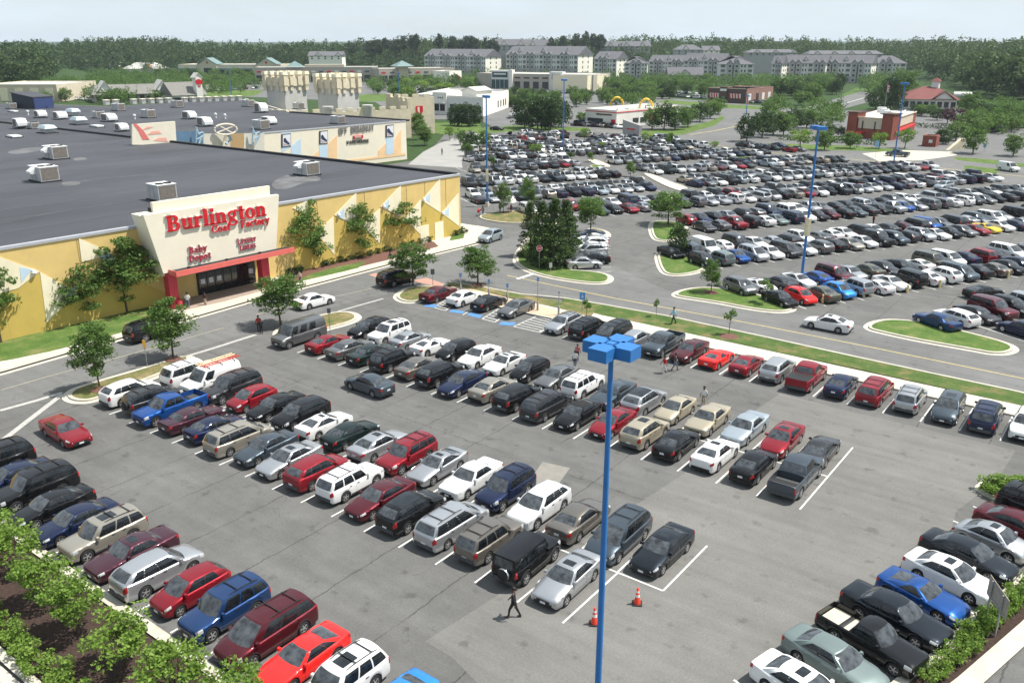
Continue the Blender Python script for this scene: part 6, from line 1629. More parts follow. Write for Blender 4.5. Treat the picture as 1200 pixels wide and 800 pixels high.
def make_car(tn, colr, loc, ang, lod=0, label=None, group=None, sunroof=False, extra=None, scale=1.0):
    P = car_parts(tn); t = TYPES[tn]
    root = empty(t['kind'], (loc[0], loc[1], 0.0), ang)
    rs = random.Random(round(loc[0] * 57 + loc[1] * 23)); root.scale = (.95 * rs.uniform(.96, 1.03), .95 * rs.uniform(.975, 1.02), .95 * rs.uniform(.97, 1.03))
    c = COLORS[colr]; rr = random.Random(round(loc[0] * 31 + loc[1] * 17)); j = 1 + rr.uniform(-.07, .07)
    c4 = (c[0] * j, c[1] * j, c[2] * j, METAL.get(colr, .35))
    objs = []
    for n, me, l, par, lev in P:
        if lev > lod_level(lod): objs.append(None); continue
        o = bpy.data.objects.new(n, me)
        o.location = l; o.parent = root if par is None else objs[par]
        o.color = c4
        COL.objects.link(o); objs.append(o)
    if sunroof: link('sunroof', sunroof_mesh(tn), root)
    if extra == 'soft_top': link('soft_top', roofpanel_mesh(tn, M_SOFT, 'soft_top', -.0, 1.0), root)
    if extra == 'black_roof': link('glass_roof', roofpanel_mesh(tn, M_GLASS, 'glass_roof', .1, .9), root)
    if extra == 'tonneau':
        S = CACHE[tn, 'S']; b = t['bed']; mb = MB(); wi = t['Wd'] / 2 * .9; z = S.zt(-1.5) + .004
        mb.box(b[1], b[0], -wi, wi, z, z + .035); mb.build('bed_cover', M_TRIM, root)
    if extra == 'light_bed':
        b = t['bed']; mb = MB(); wi = t['Wd'] / 2 * .84; fl = t['r'] * 2 + .01
        mb.box(b[1] + .05, b[0] - .05, -wi, wi, fl, fl + .02); mb.build('bed_mat', mat('bed_mat', (.5, .46, .36), .8), root)
    if extra == 'ladders':
        S = CACHE[tn, 'S']
        mb = MB(); zt = t['H'] + .02
        for x in (.5, -.7, -1.9): mb.box(x - .03, x + .03, -.75, .75, zt + .06, zt + .10); mb.box(x - .03, x + .03, -.75, -.70, zt - .12, zt + .06); mb.box(x - .03, x + .03, .70, .75, zt - .12, zt + .06)
        mb.build('roof_rack', M_TRIM, root)
        for nm, y0, y1, zz, cc, lab in (('ladder', -.65, -.25, .12, (.70, .55, .35), 'pale wooden ladder'), ('ladder', .1, .5, .14, (.45, .06, .04), 'orange-red ladder')):
            mb = MB()
            for y in (y0, y1): mb.box(-2.6, .9, y - .025, y + .025, zt + zz, zt + zz + .09)
            for k in range(12): x = -2.5 + k * .3; mb.box(x - .015, x + .015, y0 + .025, y1 - .025, zt + zz + .03, zt + zz + .06)
            o = mb.build(nm, mat(lab, cc, .6, .1), root); o['label'] = lab
    if extra == 'spare':
        S = CACHE[tn, 'S']; h = S.h
        mb = MB(); mb.lathe([(.001, .07), (.27, .07), (.33, .03), (.33, -.1), (.001, -.1)], 18)
        mb.v = [(-h - .10 - z, x, y + .92) for x, y, z in mb.v]; mb.build('spare_wheel', M_TYRE, root, smooth=True)
    k = t['kind']
    CARS.append(dict(o=root, t=tn, c=colr, k=k, label=label))
    tag(root, label, CATS[k], group)
    return root
def lod_level(lod): return 1 if lod == 0 else 0
def cdesc(tn, colr): return f"{CNAME.get(colr, colr)} {KNAME[TYPES[tn]['kind']]}"
# ================================================================ parked cars of the near lot, row by row (right to left in the photo)
# (type, colour, 'r' tail or 'f' nose towards the camera, options)
ROW_D1N = [('pickup', 'slate', 'r'), ('sedan', 'black', 'r'), ('sedan', 'white', 'r', 'sun'), ('sedan', 'black', 'r', 'sun'), ('crossover', 'beige', 'r', 'sun'), ('compact', 'red', 'f'), ('sedan', 'black', 'f', 'soft_top'), ('minivan', 'darkgrey', 'r'), ('crossover', 'black', 'r'), ('sedan', 'tan', 'r'), ('sedan', 'navy', 'f'), ('crossover', 'black', 'r'), ('sedan', 'taupe', 'r'), ('boxy_suv', 'black', 'r'), ('old_sedan', 'green', 'r'), ('sedan', 'grey', 'r'), ('coupe', 'red', 'r'), ('van', 'grey', 'f')]
ROW_D1F = [('coupe', 'darkgrey', 'r'), ('sedan', 'red', 'f', 'sun'), ('old_sedan', 'lightblue', 'f'), ('old_sedan', 'beige', 'f'), ('compact', 'beige', 'f'), ('crossover', 'silver', 'r', 'black_roof'), ('old_sedan', 'slate', 'f'), ('boxy_suv', 'white', 'r'), ('sedan', 'grey', 'f'), ('hatch', 'black', 'f'), ('coupe', 'pearl', 'f', 'sun'), ('sedan', 'white', 'f'), ('hatch', 'black', 'f'), ('sports', 'white', 'r', 'sun'), ('compact', 'silver', 'r'), ('boxy_suv', 'white', 'f', 'sun'), ('wagon', 'black', 'f')]
ROW_D2N = [('sedan', 'silver', 'f', 'sun'), ('off_roader', 'black', 'r'), ('boxy_suv', 'taupe', 'r'), ('minivan', 'silver', 'r'), ('crossover', 'black', 'r', 'black_roof'), ('sedan', 'maroon', 'f'), ('boxy_suv', 'white', 'r'), ('crossover', 'red', 'r'), ('sedan', 'silver', 'f', 'sun'), ('sedan', 'slate', 'f'), ('minivan', 'tan', 'r'), ('compact', 'navy', 'r'), ('old_sedan', 'plum', 'r'), ('pickup', 'blue', 'f'), ('boxy_suv', 'darkgrey', 'r', 'spare'), ('crossover', 'white', 'r')]
ROW_D2F = [('sedan', 'midnight', 'f', 'sun'), ('minivan', 'slate', 'f'), ('sedan', 'taupe', 'r'), ('crossover', 'pearl', 'f'), ('boxy_suv', 'navy', 'f'), ('old_sedan', 'pearl', 'f'), ('coupe', 'silver', 'f', 'sun'), ('boxy_suv', 'red', 'f'), ('sedan', 'silver', 'r', 'sun'), ('sedan', 'green', 'r'), ('coupe', 'white', 'r', 'sun'), ('crossover', 'black', 'f'), ('sedan', 'black', 'f'), ('hatch', 'red', 'f'), ('big_suv', 'darkgrey', 'f'), ('work_van', 'white', 'f', 'ladders'), ('big_suv', 'white', 'r')]
ROW_S = [('crossover', 'white', 'f'), ('minivan', 'navy', 'r'), ('crossover', 'slate', 'f', 'sun'), ('boxy_suv', 'silver', 'r'), ('minivan', 'red', 'r'), ('sedan', 'navy', 'r'), ('pickup', 'red', 'r', 'tonneau'), ('crossover', 'silver', 'r'), ('coupe', 'red', 'r'), ('sports', 'brightred', 'r'), ('old_sedan', 'maroon', 'f'), ('pickup', 'slate', 'f'), ('hatch', 'silver', 'r'), ('minivan', 'black', 'f'), ('minivan', 'black', 'r'), ('wagon', 'silver', 'f')]
ROW_W = [('compact', 'brightblue', 'f'), ('boxy_suv', 'white', 'f', 'sun'), ('coupe', 'brightred', 'f'), ('minivan', 'maroon', 'f'), ('boxy_suv', 'corvette', 'f'), ('hatch', 'red', 'f'), ('crossover', 'silver', 'r'), ('old_sedan', 'plum', 'f', 'sun'), ('boxy_suv', 'tan', 'f', 'sun'), ('sedan', 'navy', 'f'), ('sedan', 'black', 'f'), ('big_suv', 'black', 'f'), ('sedan', 'navy', 'f'), ('big_suv', 'black', 'f')]
ROW_E = [('big_suv', 'black'), ('sedan', 'maroon'), ('beetle', 'silver', 'sun'), ('sedan', 'midnight'), ('sedan', 'white', 'sun'), ('sports', 'blue'), ('old_sedan', 'midnight'), ('small_pickup', 'black', 'light_bed'), ('sedan', 'greygreen'), ('sedan', 'white', 'sun')]
rnd = random.Random(11)
FEAT = {'sun': ' with sunroof', 'soft_top': ' with soft top', 'black_roof': ' with dark roof panel', 'ladders': ' carrying ladders', 'tonneau': ' with covered bed', 'light_bed': ' with beige bed', 'spare': ' with spare wheel on its tail', None: ''}
USED = set()
def short_desc(e): return cdesc(e[0], e[1])
def row_label(row, i, opt, where, face=None):
    d = cdesc(row[i][0], row[i][1]) + FEAT[opt]
    r_, l_ = (short_desc(row[i - 1]) if i else None), (short_desc(row[i + 1]) if i + 1 < len(row) else None)
    if r_ and l_: nb = f"between {l_} and {r_}" if l_ != r_ else f"between two {l_}s"
    elif l_: nb = f"at the right end, beside {l_}"
    else: nb = f"at the left end, beside {r_}"
    lab = f"{d} {nb}, {where}"
    if len(lab.replace('-', ' ').split()) > 16: lab = f"{cdesc(row[i][0], row[i][1])} {nb}, {where}"
    if len(lab.split()) > 16: lab = lab.replace(' double row', ' row').replace('along the lower right kerb', 'lower right kerb')
    assert lab not in USED, lab
    USED.add(lab)
    return lab
def opts(e, k):
    o = e[k] if len(e) > k else None
    return dict(sunroof=o == 'sun', extra=o if o not in (None, 'sun') else None), o
for row, f_u, v0, where, grp in (
    (ROW_D1N, lambda i: D1[0] - D1[1] * (i + .5), 48.7, 'middle double row near side', 'cars of the middle double row'),
    (ROW_D1F, lambda i: D1[0] - D1[1] * (i + .5), 53.6, 'middle double row far side', 'cars of the middle double row'),
    (ROW_D2N, lambda i: D2N[0] - D2N[1] * (i + .5), 31.5, 'nearest double row near side', 'cars of the nearest double row'),
    (ROW_D2F, lambda i: D2F[0] - D2F[1] * (i + .5), 36.4, 'nearest double row far side', 'cars of the nearest double row'),
    (ROW_S, lambda i: SR[0] + 1.3 - 2.6 * i, 65.95, 'along the grass strip', 'cars along the grass strip'),
    (ROW_W, lambda i: WC[i], 19.35, 'by the mulch bed', 'cars along the mulch bed')):
    for i, e in enumerate(row):
        kw, o = opts(e, 3)
        L_ = TYPES[e[0]]['L']; fac = e[2]
        ang = R(90 if fac == 'r' else -90) + R(rnd.uniform(-1.3, 1.3))
        u, v = f_u(i) + rnd.uniform(-.1, .1), v0 + rnd.uniform(-.2, .2)
        if e[0] == 'van' and row is ROW_D1N: u -= .9; v -= .6
        if row is ROW_D1N and e[0] == 'sedan' and i == 10: v -= .5
        make_car(e[0], e[1], (u, v), ang, 0, row_label(row, i, o, where), grp, **kw)
for i, e in enumerate(ROW_E):
    kw, o = opts(e, 2)
    k = i - 2 + .5
    a = (EE[0][0] + edx * k, EE[0][1] + edy * k)
    d = 2.55 + rnd.uniform(-.15, .2) + (.75 if i == 0 else .4 if i == 1 else 0)
    make_car(e[0], e[1], (a[0] + math.cos(EA) * d, a[1] + math.sin(EA) * d), EA + R(rnd.uniform(-1.2, 1.2)), 0, row_label(ROW_E, i, o, 'along the lower right kerb'), 'cars along the lower right kerb', **kw)
# accessible bays
for tn, c, p, fac, lab in (
    ('sedan', 'grey', (605, 364.5), 'f', 'grey sedan facing out beside the hatched accessible bay'),
    ('sedan', 'black', (573, 357.5), 'r', 'black sedan with red tail lights in an accessible bay'),
    ('sedan', 'white', (545, 352), 'r', 'white sedan in an accessible bay beside the dark red sedan'),
    ('old_sedan', 'maroon', (514.5, 347), 'r', 'dark red sedan beside the small rounded kerb island')):
    make_car(tn, c, G(p[0], p[1] + 3), R(90 if fac == 'r' else -90), 0, lab, 'cars in the accessible bays')
def two_wheel(tn, c, rear, front, lab, far=True, **kw):
    a, b = Vector(G(*rear)), Vector(G(*front)); d = (b - a).normalized(); n = Vector((-d.y, d.x))
    m = (a + b) / 2
    if n.dot(m) < 0: n = -n
    m = m + n * (TYPES[tn]['Wd'] / 2 - .1)
    t = TYPES[tn]; S = CarShape(t); m = m - d * ((S.xf + S.xr) / 2)
    return make_car(tn, c, m, math.atan2(d.y, d.x), 0, lab, 'cars being driven', **kw)
two_wheel('old_sedan', 'red', (53.7, 511), (75, 525), 'dark red sedan driving alone across the open aisle at left')
two_wheel('sedan', 'slate', (437.4, 466.5), (409.8, 456.5), 'slate blue sedan driving along the aisle between the double rows')
two_wheel('sedan', 'white', (362.5, 363.2), (386.7, 356.8), 'white sedan driving on the road in front of the store')
two_wheel('big_suv', 'black', (461.6, 337), (483.5, 330.8), 'black SUV driving towards the brick crosswalk')
two_wheel('crossover', 'lightblue', (587.5, 281), (574, 285.6), 'pale blue SUV driving round the corner of the yellow store')
two_wheel('sedan', 'white', (984.5, 391.5), (947, 384.5), 'white sedan with sunroof driving on the road between the lots', sunroof=True)
two_wheel('big_suv', 'black', (172, 401), (203, 391.5), 'black SUV behind a young tree on the store road')
# ================================================================ the far lot, rows slanting away beyond the road
FA = R(60.5); FD = Vector((math.cos(FA), math.sin(FA))); FN = Vector((math.sin(FA), -math.cos(FA)))
def fst(s, t): q = FN * s + FD * t; return (q.x, q.y)
FTOP = ((540, 156.5), (700, 161), (780, 164), (850, 173), (950, 184), (1060, 190), (1135, 202), (1215, 214))
FSTART = {-1: (74.6, 69.5), 0: (60.6, 59.6), 1: (63.0, 62.0), 2: (75.6, 76.0), 3: (60.0, 57.5), 4: (51.0, 52.0)}
SKIPP = [(655, 186), (700, 183), (765, 203), (815, 219), (812, 228), (775, 224), (735, 206), (690, 197)]
def inpoly(p, poly):
    x, y = p; c = False; n = len(poly)
    for i in range(n):
        (x0, y0), (x1, y1) = poly[i], poly[i - 1]
        if (y0 > y) != (y1 > y) and x < (x1 - x0) * (y - y0) / (y1 - y0) + x0: c = not c
    return c
def L(s): return [tuple(e.split(':')) for e in s.split()]
FLIST = {
 (-1, 1): L('old_sedan:corvette wagon:white sedan:darkgrey big_suv:maroon crossover:black'), (-1, 0): L('sedan:navy sedan:white sedan:black'),
 (0, 0): L('sedan:black hatch:brightred sedan:olive hatch:brightblue boxy_suv:silver coupe:white coupe:pearl off_roader:black sedan:white crossover:white minivan:slate sedan:black sedan:taupe sedan:black sedan:navy'),
 (0, 1): L('crossover:grey sports:white sedan:darkgrey coupe:pearl sedan:blue big_suv:maroon sedan:silver sedan:olive sedan:darkgrey sedan:black coupe:white big_suv:olive minivan:white sedan:navy boxy_suv:red sedan:darkgrey minivan:white'),
 (1, 0): L('crossover:black boxy_suv:greygreen compact:blue minivan:silver sedan:white minivan:darkgrey compact:pearl crossover:grey sedan:black sedan:tan sedan:pearl big_suv:black crossover:slate hatch:darkgrey crossover:silver coupe:white compact:black sedan:grey coupe:red sports:yellow'),
 (1, 1): L('sedan:black boxy_suv:slate work_van:white hatch:white big_suv:black sedan:white sedan:silver wagon:black crossover:white sedan:grey sedan:white sedan:white minivan:black sedan:pearl sedan:darkgrey sedan:maroon big_suv:darkgrey minivan:blue sedan:grey minivan:darkgrey sedan:silver crossover:slate'),
 (2, 0): L('sedan:darkgrey sedan:grey pickup:red boxy_suv:black sedan:white sedan:greygreen big_suv:navy crossover:white compact:black compact:maroon sedan:black sedan:slate sedan:darkgrey sedan:black pickup:silver hatch:blue sedan:silver minivan:grey boxy_suv:grey sedan:white'),
 (2, 1): L('hatch:red sedan:navy sedan:black sedan:silver crossover:black hatch:grey big_suv:navy big_suv:white crossover:white pickup:silver sedan:grey sedan:darkgrey sedan:black minivan:silver sedan:slate'),
}
PALF = ['white'] * 21 + ['pearl'] * 7 + ['silver'] * 24 + ['grey'] * 11 + ['darkgrey'] * 11 + ['black'] * 13 + ['red'] * 4 + ['maroon'] * 3 + ['navy'] * 5 + ['blue'] * 1 + ['slate'] * 4 + ['tan'] * 4 + ['beige'] * 3 + ['green'] * 3 + ['lightblue'] * 2
PTYP = ['sedan'] * 34 + ['compact'] * 14 + ['old_sedan'] * 8 + ['coupe'] * 6 + ['hatch'] * 7 + ['crossover'] * 16 + ['boxy_suv'] * 8 + ['big_suv'] * 4 + ['minivan'] * 9 + ['pickup'] * 4 + ['van'] * 1 + ['wagon'] * 2
frnd = random.Random(5)
slots = []
for k in range(-1, 12):
    e = -66.2 - 17.3 * k
    for half in (0, 1):
        t0 = FSTART.get(k, (48, 48))[half]; i = 0; lst = FLIST.get((k, half), []); seq = 0
        while True:
            t = t0 + 2.62 * i; i += 1
            if t > 215: break
            s = e - (2.55 if half == 0 else 7.75) + frnd.uniform(-.25, .25)
            u, v = fst(s, t); x, y, d = PX(u, v, .6)
            if x > 1222 and k < 3 or x > 1235: break
            if x < 546 or y < interp(FTOP, x) or inpoly((x, y), SKIPP): continue
            if k >= 5 and frnd.random() < .035: continue
            if k == 3 and x < 690 and half == 0: continue
            if seq < len(lst): tn, c = lst[seq]
            else: tn, c = frnd.choice(PTYP), frnd.choice(PALF)
            ang = math.atan2(FN.y, FN.x) + (0 if frnd.random() < .62 else math.pi) + R(frnd.uniform(-1.5, 1.5))
            if lst and seq < len(lst) and tn in ('off_roader', 'boxy_suv'): ang = math.atan2(FN.y, FN.x) + math.pi
            slots.append((d, k, half, seq, tn, c, u, v, ang)); seq += 1
# a row of cars along the ring road at the far edge
rr_ = []
for x, y in [(lerp(612, 790, i / 26), lerp(157.5, 166, (i / 26) ** 1.2)) for i in range(27)] + [(lerp(870, 925, i / 6), lerp(172, 178, i / 6)) for i in range(7)]:
    if frnd.random() < .2: continue
    u, v = G(x, y); rr_.append((PX(u, v, .6)[2], 20, 0, len(rr_), frnd.choice(PTYP), frnd.choice(PALF), u, v, math.atan2(FN.y, FN.x) + frnd.choice((0, math.pi))))
slots += rr_
slots.sort(key=lambda q: q[0])
NIND = 300 - len(CARS) - 24
ORD = ['first', 'second', 'third', 'fourth', 'fifth', 'sixth', 'seventh', 'eighth', 'ninth', 'tenth', 'eleventh', 'twelfth', 'thirteenth', 'fourteenth', 'fifteenth', 'sixteenth', 'seventeenth', 'eighteenth', 'nineteenth', 'twentieth', 'twenty-first', 'twenty-second', 'twenty-third', 'twenty-fourth', 'twenty-fifth', 'twenty-sixth', 'twenty-seventh', 'twenty-eighth', 'twenty-ninth', 'thirtieth', 'thirty-first', 'thirty-second', 'thirty-third', 'thirty-fourth', 'thirty-fifth']
ROWN = {}
for q in slots: ROWN.setdefault((q[1], q[2]), None)
for i, kk in enumerate(sorted(k for k in ROWN)): ROWN[kk] = i
for d, k, half, seq, tn, c, u, v, ang in slots[:NIND]:
    lab = f"{cdesc(tn, c)}, {ORD[min(seq, 34)]} from the left, {ORD[ROWN[k, half]]} row of the far lot"
    make_car(tn, c, (u, v), ang, 1, lab, 'cars parked in the far lot')
# the many cars beyond: one mass, low detail
def far_mass(items, name, label):
    V = []; F = []; MI = []; PC = []; n0 = 0; cache = {}
    for d, k, half, seq, tn, c, u, v, ang in items:
        if tn not in cache:
            t = TYPES[tn]; S = CarShape(t); mb = S.body(1)
            mats_ = list(mb.m)
            def addp(m2, mi):
                o = len(mb.v); mb.v.extend(m2.v); mb.f.extend(tuple(i + o for i in f) for f in m2.f); mats_.extend([mi] * len(m2.f))
            cen = (0, 0, .6); rp = t['rearpane']
            addp(off_grid(S.front, lin(4, -.92, .92), lin(3, *t['wsv']), .03, cen), 2); addp(off_grid(S.rear, lin(4, -rp[0], rp[0]), lin(3, rp[1], rp[2]), .03, cen), 2)
            for u0, u1 in t['panes']:
                for sg in (-1, 1): addp(off_grid(lambda a, b: S.side(a, b, sg), lin(2, u0, u1), lin(2, .09, .86), .06, cen), 2)
            for xw in (S.xf, S.xr):
                for sg in (-1, 1):
                    w = MB(); w.lathe([(.001, .11), (t['r'] * .6, .11), (t['r'], .1), (t['r'], -.1)], 8); w.v = [(xw + a, sg * (t['Wd'] / 2 - .11 + 0) + sg * c2, t['r'] + b) for a, b, c2 in w.v]; addp(w, 1)
            for sg in (-1, 1):
                w = MB(); h = S.h; y0 = S.w(-h + .03) * .6; z = S.zt(-h + .1); w.box(-h - .02, -h + .1, min(sg * y0, sg * y0 * 1.5), max(sg * y0, sg * y0 * 1.5), z - .25, z - .05); addp(w, 3)
            cache[tn] = (np.array(mb.v), mb.f, mats_)
        vv, ff, mm = cache[tn]; co, si = math.cos(ang) * .95, math.sin(ang) * .95
        X = vv[:, 0] * co - vv[:, 1] * si + u; Y = vv[:, 0] * si + vv[:, 1] * co + v
        V.append(np.stack([X, Y, vv[:, 2] * .95], 1)); F += [tuple(i + n0 for i in f) for f in ff]; MI += mm; PC.append(((*COLORS[c], METAL.get(c, .35)), len(vv))); n0 += len(vv)
    me = bpy.data.meshes.new(name); me.from_pydata(np.concatenate(V).tolist(), [], F)
    for m in (M_PAINTA, M_TRIM, M_GLASS, M_TAIL): me.materials.append(m)
    me.polygons.foreach_set('material_index', MI)
    at = me.attributes.new('paint', 'FLOAT_COLOR', 'POINT')
    at.data.foreach_set('color', np.concatenate([np.tile(np.array([*c[:3], c[3]]), n) for c, n in PC]))
    o = link(name, me); tag(o, label, 'cars', kind='stuff')
    return o
def scatter_cars(pts, ang, sd):
    r2 = random.Random(sd); out = []
    for x, y in pts:
        u, v = G(x, y); out.append((0, 0, 0, 0, r2.choice(PTYP), r2.choice(PALF), u, v, ang + r2.choice((0, math.pi)) + R(r2.uniform(-3, 3))))
    return out
mass = slots[NIND:]
def rowpts(x0, y0, x1, y1, n, sd, p=.85):
    r2 = random.Random(sd); return [(lerp(x0, x1, i / n), lerp(y0, y1, i / n)) for i in range(n + 1) if r2.random() < p]
for i, (x0, y0, x1, y1, n) in enumerate(((600, 109, 695, 110.5, 26), (560, 107, 600, 108.5, 9), (460, 122, 486, 123, 6), (455, 127, 488, 129, 6), (452, 133, 490, 136, 7), (600, 139, 606, 133, 3), (675, 147, 735, 151, 12), (780, 113, 826, 116, 12), (786, 109, 820, 111, 8), (880, 121, 910, 122, 8), (1150, 152, 1200, 150, 9), (1145, 157, 1180, 153, 6), (70, 116, 110, 118, 9), (85, 112, 130, 113, 10), (240, 108, 300, 104, 16), (250, 101, 320, 98, 18), (150, 99, 240, 97, 22), (470, 107, 520, 105, 12), (1055, 133, 1110, 133, 10))):
    mass += scatter_cars(rowpts(x0, y0, x1, y1, n, i), R(60 + 23 * (i % 5)), i + 40)
far_mass(mass, 'distant_parked_cars', 'hundreds of distant parked cars filling the back rows of the far lot')
# painted bays of the far lot
mb = MB()
for k in range(-1, 8):
    e = -66.2 - 17.3 * k
    for i in range(70):
        t = FSTART.get(k, (48, 48))[0] - 1.31 + 2.62 * i; a, b = fst(e + .1, t), fst(e - 10.4, t); x, y, _ = PX(*a)
        if x > 1230 or x < 546 or y < interp(FTOP, x) + 3 or inpoly((x, y), SKIPP): continue
        w = FD * .06; mb.quad([(a[0] - w.x, a[1] - w.y, .012), (a[0] + w.x, a[1] + w.y, .012), (b[0] + w.x, b[1] + w.y, .012), (b[0] - w.x, b[1] - w.y, .012)])
o = mb.build('far_parking_lines', M_WHITE, lot); o['kind'] = 'stuff'
# cars in the little row beside the evergreens, tails to the right
a, b = Vector(G(700, 313)), Vector(G(660, 314.5)); hd = math.atan2((b - a).y, (b - a).x)
for i, (x, y, tn, c) in enumerate(((684, 316, 'sedan', 'silver'), (693, 311, 'sedan', 'black'), (690, 306.5, 'coupe', 'grey'), (691, 302, 'crossover', 'silver'), (692, 297.5, 'sedan', 'white'), (693, 293.5, 'crossover', 'white'), (694, 289.5, 'sedan', 'silver'), (694.5, 286, 'coupe', 'white'), (690, 282.5, 'sedan', 'navy'))):
    make_car(tn, c, G(x, y - 2), hd + (math.pi if i in (0,) else 0), 0, f"{cdesc(tn, c)}, {ORD[i]} from the kerb in the short row beside the evergreens", 'cars beside the evergreen trees')
    p = Vector(G(x, y)) ; q = Vector(G(716, y + 2.2)); r_2 = Vector(G(700, y + 2.4)); line(tuple(r_2), tuple(q))
# single cars on the roads
for tn, c, p, q, lab in (
    ('pickup', 'slate', (1063, 184.3), (1040, 182.5), 'dark pickup truck on the ring road by the pale drive'),
    ('work_van', 'white', (1172, 199), (1190, 202), 'white cargo van on the ring road at the right'),
    ('crossover', 'white', (646, 159), (658, 159.2), 'white SUV on the ring road left of the wedge sign'),
    ('sedan', 'grey', (928, 176.5), (942, 178), 'grey sedan on the ring road near the hedge'),
    ('sedan', 'navy', (905, 172), (922, 174), 'navy sedan turning by the hedge on the ring road'),
    ('sedan', 'black', (577, 152.5), (588, 153), 'black sedan on the ring road at the left'),
    ('crossover', 'lightblue', (1113, 220.5), (1098, 223), 'pale blue SUV driving between the far rows'),
    ('coupe', 'black', (1140, 349), (1163, 346.5), 'black coupe driving in the aisle near the grass island at right')):
    a, b = Vector(G(*p)), Vector(G(*q)); m = (a + b) / 2; make_car(tn, c, tuple(m), math.atan2((b - a).y, (b - a).x), 1, lab, 'cars being driven')
# slim paved islands between the blocks
island('planted_island', PP([(752, 203), (764, 204), (790, 215), (808, 221), (804, 226), (785, 221), (765, 211)]), M_CONC, gutter=0)
island('planted_island', PP([(686, 187), (696, 186.5), (716, 194), (714, 197), (700, 194.5)]), M_CONC, gutter=0)
for q in ([(797, 222.5), (812, 222), (816, 226), (803, 228.5)], [(740, 208), (752, 207), (757, 210.5), (744, 212)], [(690, 194), (708, 193.5), (712, 196.5), (694, 197.5)], [(676, 170), (700, 170), (706, 173), (680, 173)], [(850, 184), (880, 183), (884, 186), (852, 186.5)], [(635, 161), (660, 160), (664, 163), (638, 164)], [(745, 168), (800, 171), (800, 174), (748, 171)], [(905, 184), (930, 185), (932, 188), (905, 187)]):
    island('planted_island', PP(q), M_GRASS, gutter=0, rnd=1)
# ================================================================ trees and shrubs
M_LEAF = leaf_mat('leaf_street_tree', (.058, .118, .024), (.150, .245, .058), .42)
M_LEAFB = leaf_mat('leaf_bright', (.110, .200, .030), (.230, .345, .065), .42)
M_LEAFD = leaf_mat('leaf_dark', (.028, .060, .018), (.070, .120, .034), .35)
M_LEAFP = leaf_mat('leaf_red', (.05, .022, .03), (.10, .05, .05))
M_CONIF = leaf_mat('leaf_cypress', (.036, .075, .022), (.105, .155, .045), .3)
M_WOOD = leaf_mat('leaf_forest', (.034, .068, .022), (.092, .142, .042), .35)
M_PINE = leaf_mat('leaf_pine', (.026, .048, .022), (.065, .095, .042), .25)
M_BARK = mat('bark', (.085, .065, .048), .9, .25, 6)
NR = np.random.default_rng(7)
def leaf_quads(c, n, size, flat=0.0):
    """n random quads around the points c (n,3)"""
    a = NR.normal(size=(n, 3)); a /= np.linalg.norm(a, axis=1)[:, None]
    b = NR.normal(size=(n, 3))
    if flat: b[:, 2] *= (1 - flat); a[:, 2] *= (1 - flat); a /= np.linalg.norm(a, axis=1)[:, None]
    b -= a * (a * b).sum(1)[:, None]; b /= np.linalg.norm(b, axis=1)[:, None]
    s = size * NR.uniform(.6, 1.35, (n, 1)); l = s * NR.uniform(.55, .9, (n, 1))
    v = np.stack([c - a * s * .5, c + b * l * .5, c + a * s * .5, c - b * l * .5], 1)
    return v.reshape(-1, 3)
def leaf_mesh(name, v, m):
    n = len(v) // 4; me = bpy.data.meshes.new(name)
    me.vertices.add(len(v)); me.vertices.foreach_set('co', v.astype(np.float32).ravel())
    me.loops.add(len(v)); me.loops.foreach_set('vertex_index', np.arange(len(v), dtype=np.int32))
    me.polygons.add(n); me.polygons.foreach_set('loop_start', np.arange(n, dtype=np.int32) * 4)
    me.materials.append(m); me.update(calc_edges=True); me.validate()
    return me
def blobs(nb, rx, rz, zc, br, shell=.55, gap=0.0):
    """clump centres through an uneven crown"""
    d = NR.normal(size=(nb, 3)); d /= np.linalg.norm(d, axis=1)[:, None]
    r = NR.uniform(shell, 1.0, (nb, 1)) ** .7
    lump = 1 + .22 * np.sin(d[:, :1] * 5 + NR.uniform(0, 6)) * np.cos(d[:, 1:2] * 4 + NR.uniform(0, 6))
    p = d * r * lump * np.array([rx, rx, rz]) + np.array([0, 0, zc])
    return p
def crown(nb, per, rx, rz, zc, br, leaf, shell=.45, cone=0.0):
    p = blobs(nb, rx, rz, zc, br, shell)
    if cone >= .7:       # conical evergreen, foliage to the ground
        t = NR.uniform(0, 1, nb) ** 1.25; an = NR.uniform(0, 6.283, nb)
        rad = rx * np.minimum(1, (t + .12) * 6) * (1 - t) ** .75 * NR.uniform(.55, 1.05, nb)
        p = np.stack([np.cos(an) * rad, np.sin(an) * rad, t * rz * 2], 1)
        br = br * .85
    elif cone:
        t = (p[:, 2] - (zc - rz)) / (2 * rz); f = (1 - np.clip(t, 0, 1) * cone)[:, None]; p[:, :2] *= f
    c = np.repeat(p, per, 0); d = NR.normal(size=c.shape); d /= np.linalg.norm(d, axis=1)[:, None]
    d[:, 2] *= .7
    rad = np.repeat(NR.uniform(.6, 1.25, (nb, 1)), per, 0) * br * NR.uniform(.25, 1.0, (len(c), 1)) ** .5
    c = c + d * rad
    if cone >= .7: c[:, 2] = np.maximum(c[:, 2], .1)
    return leaf_quads(c, len(c), leaf)
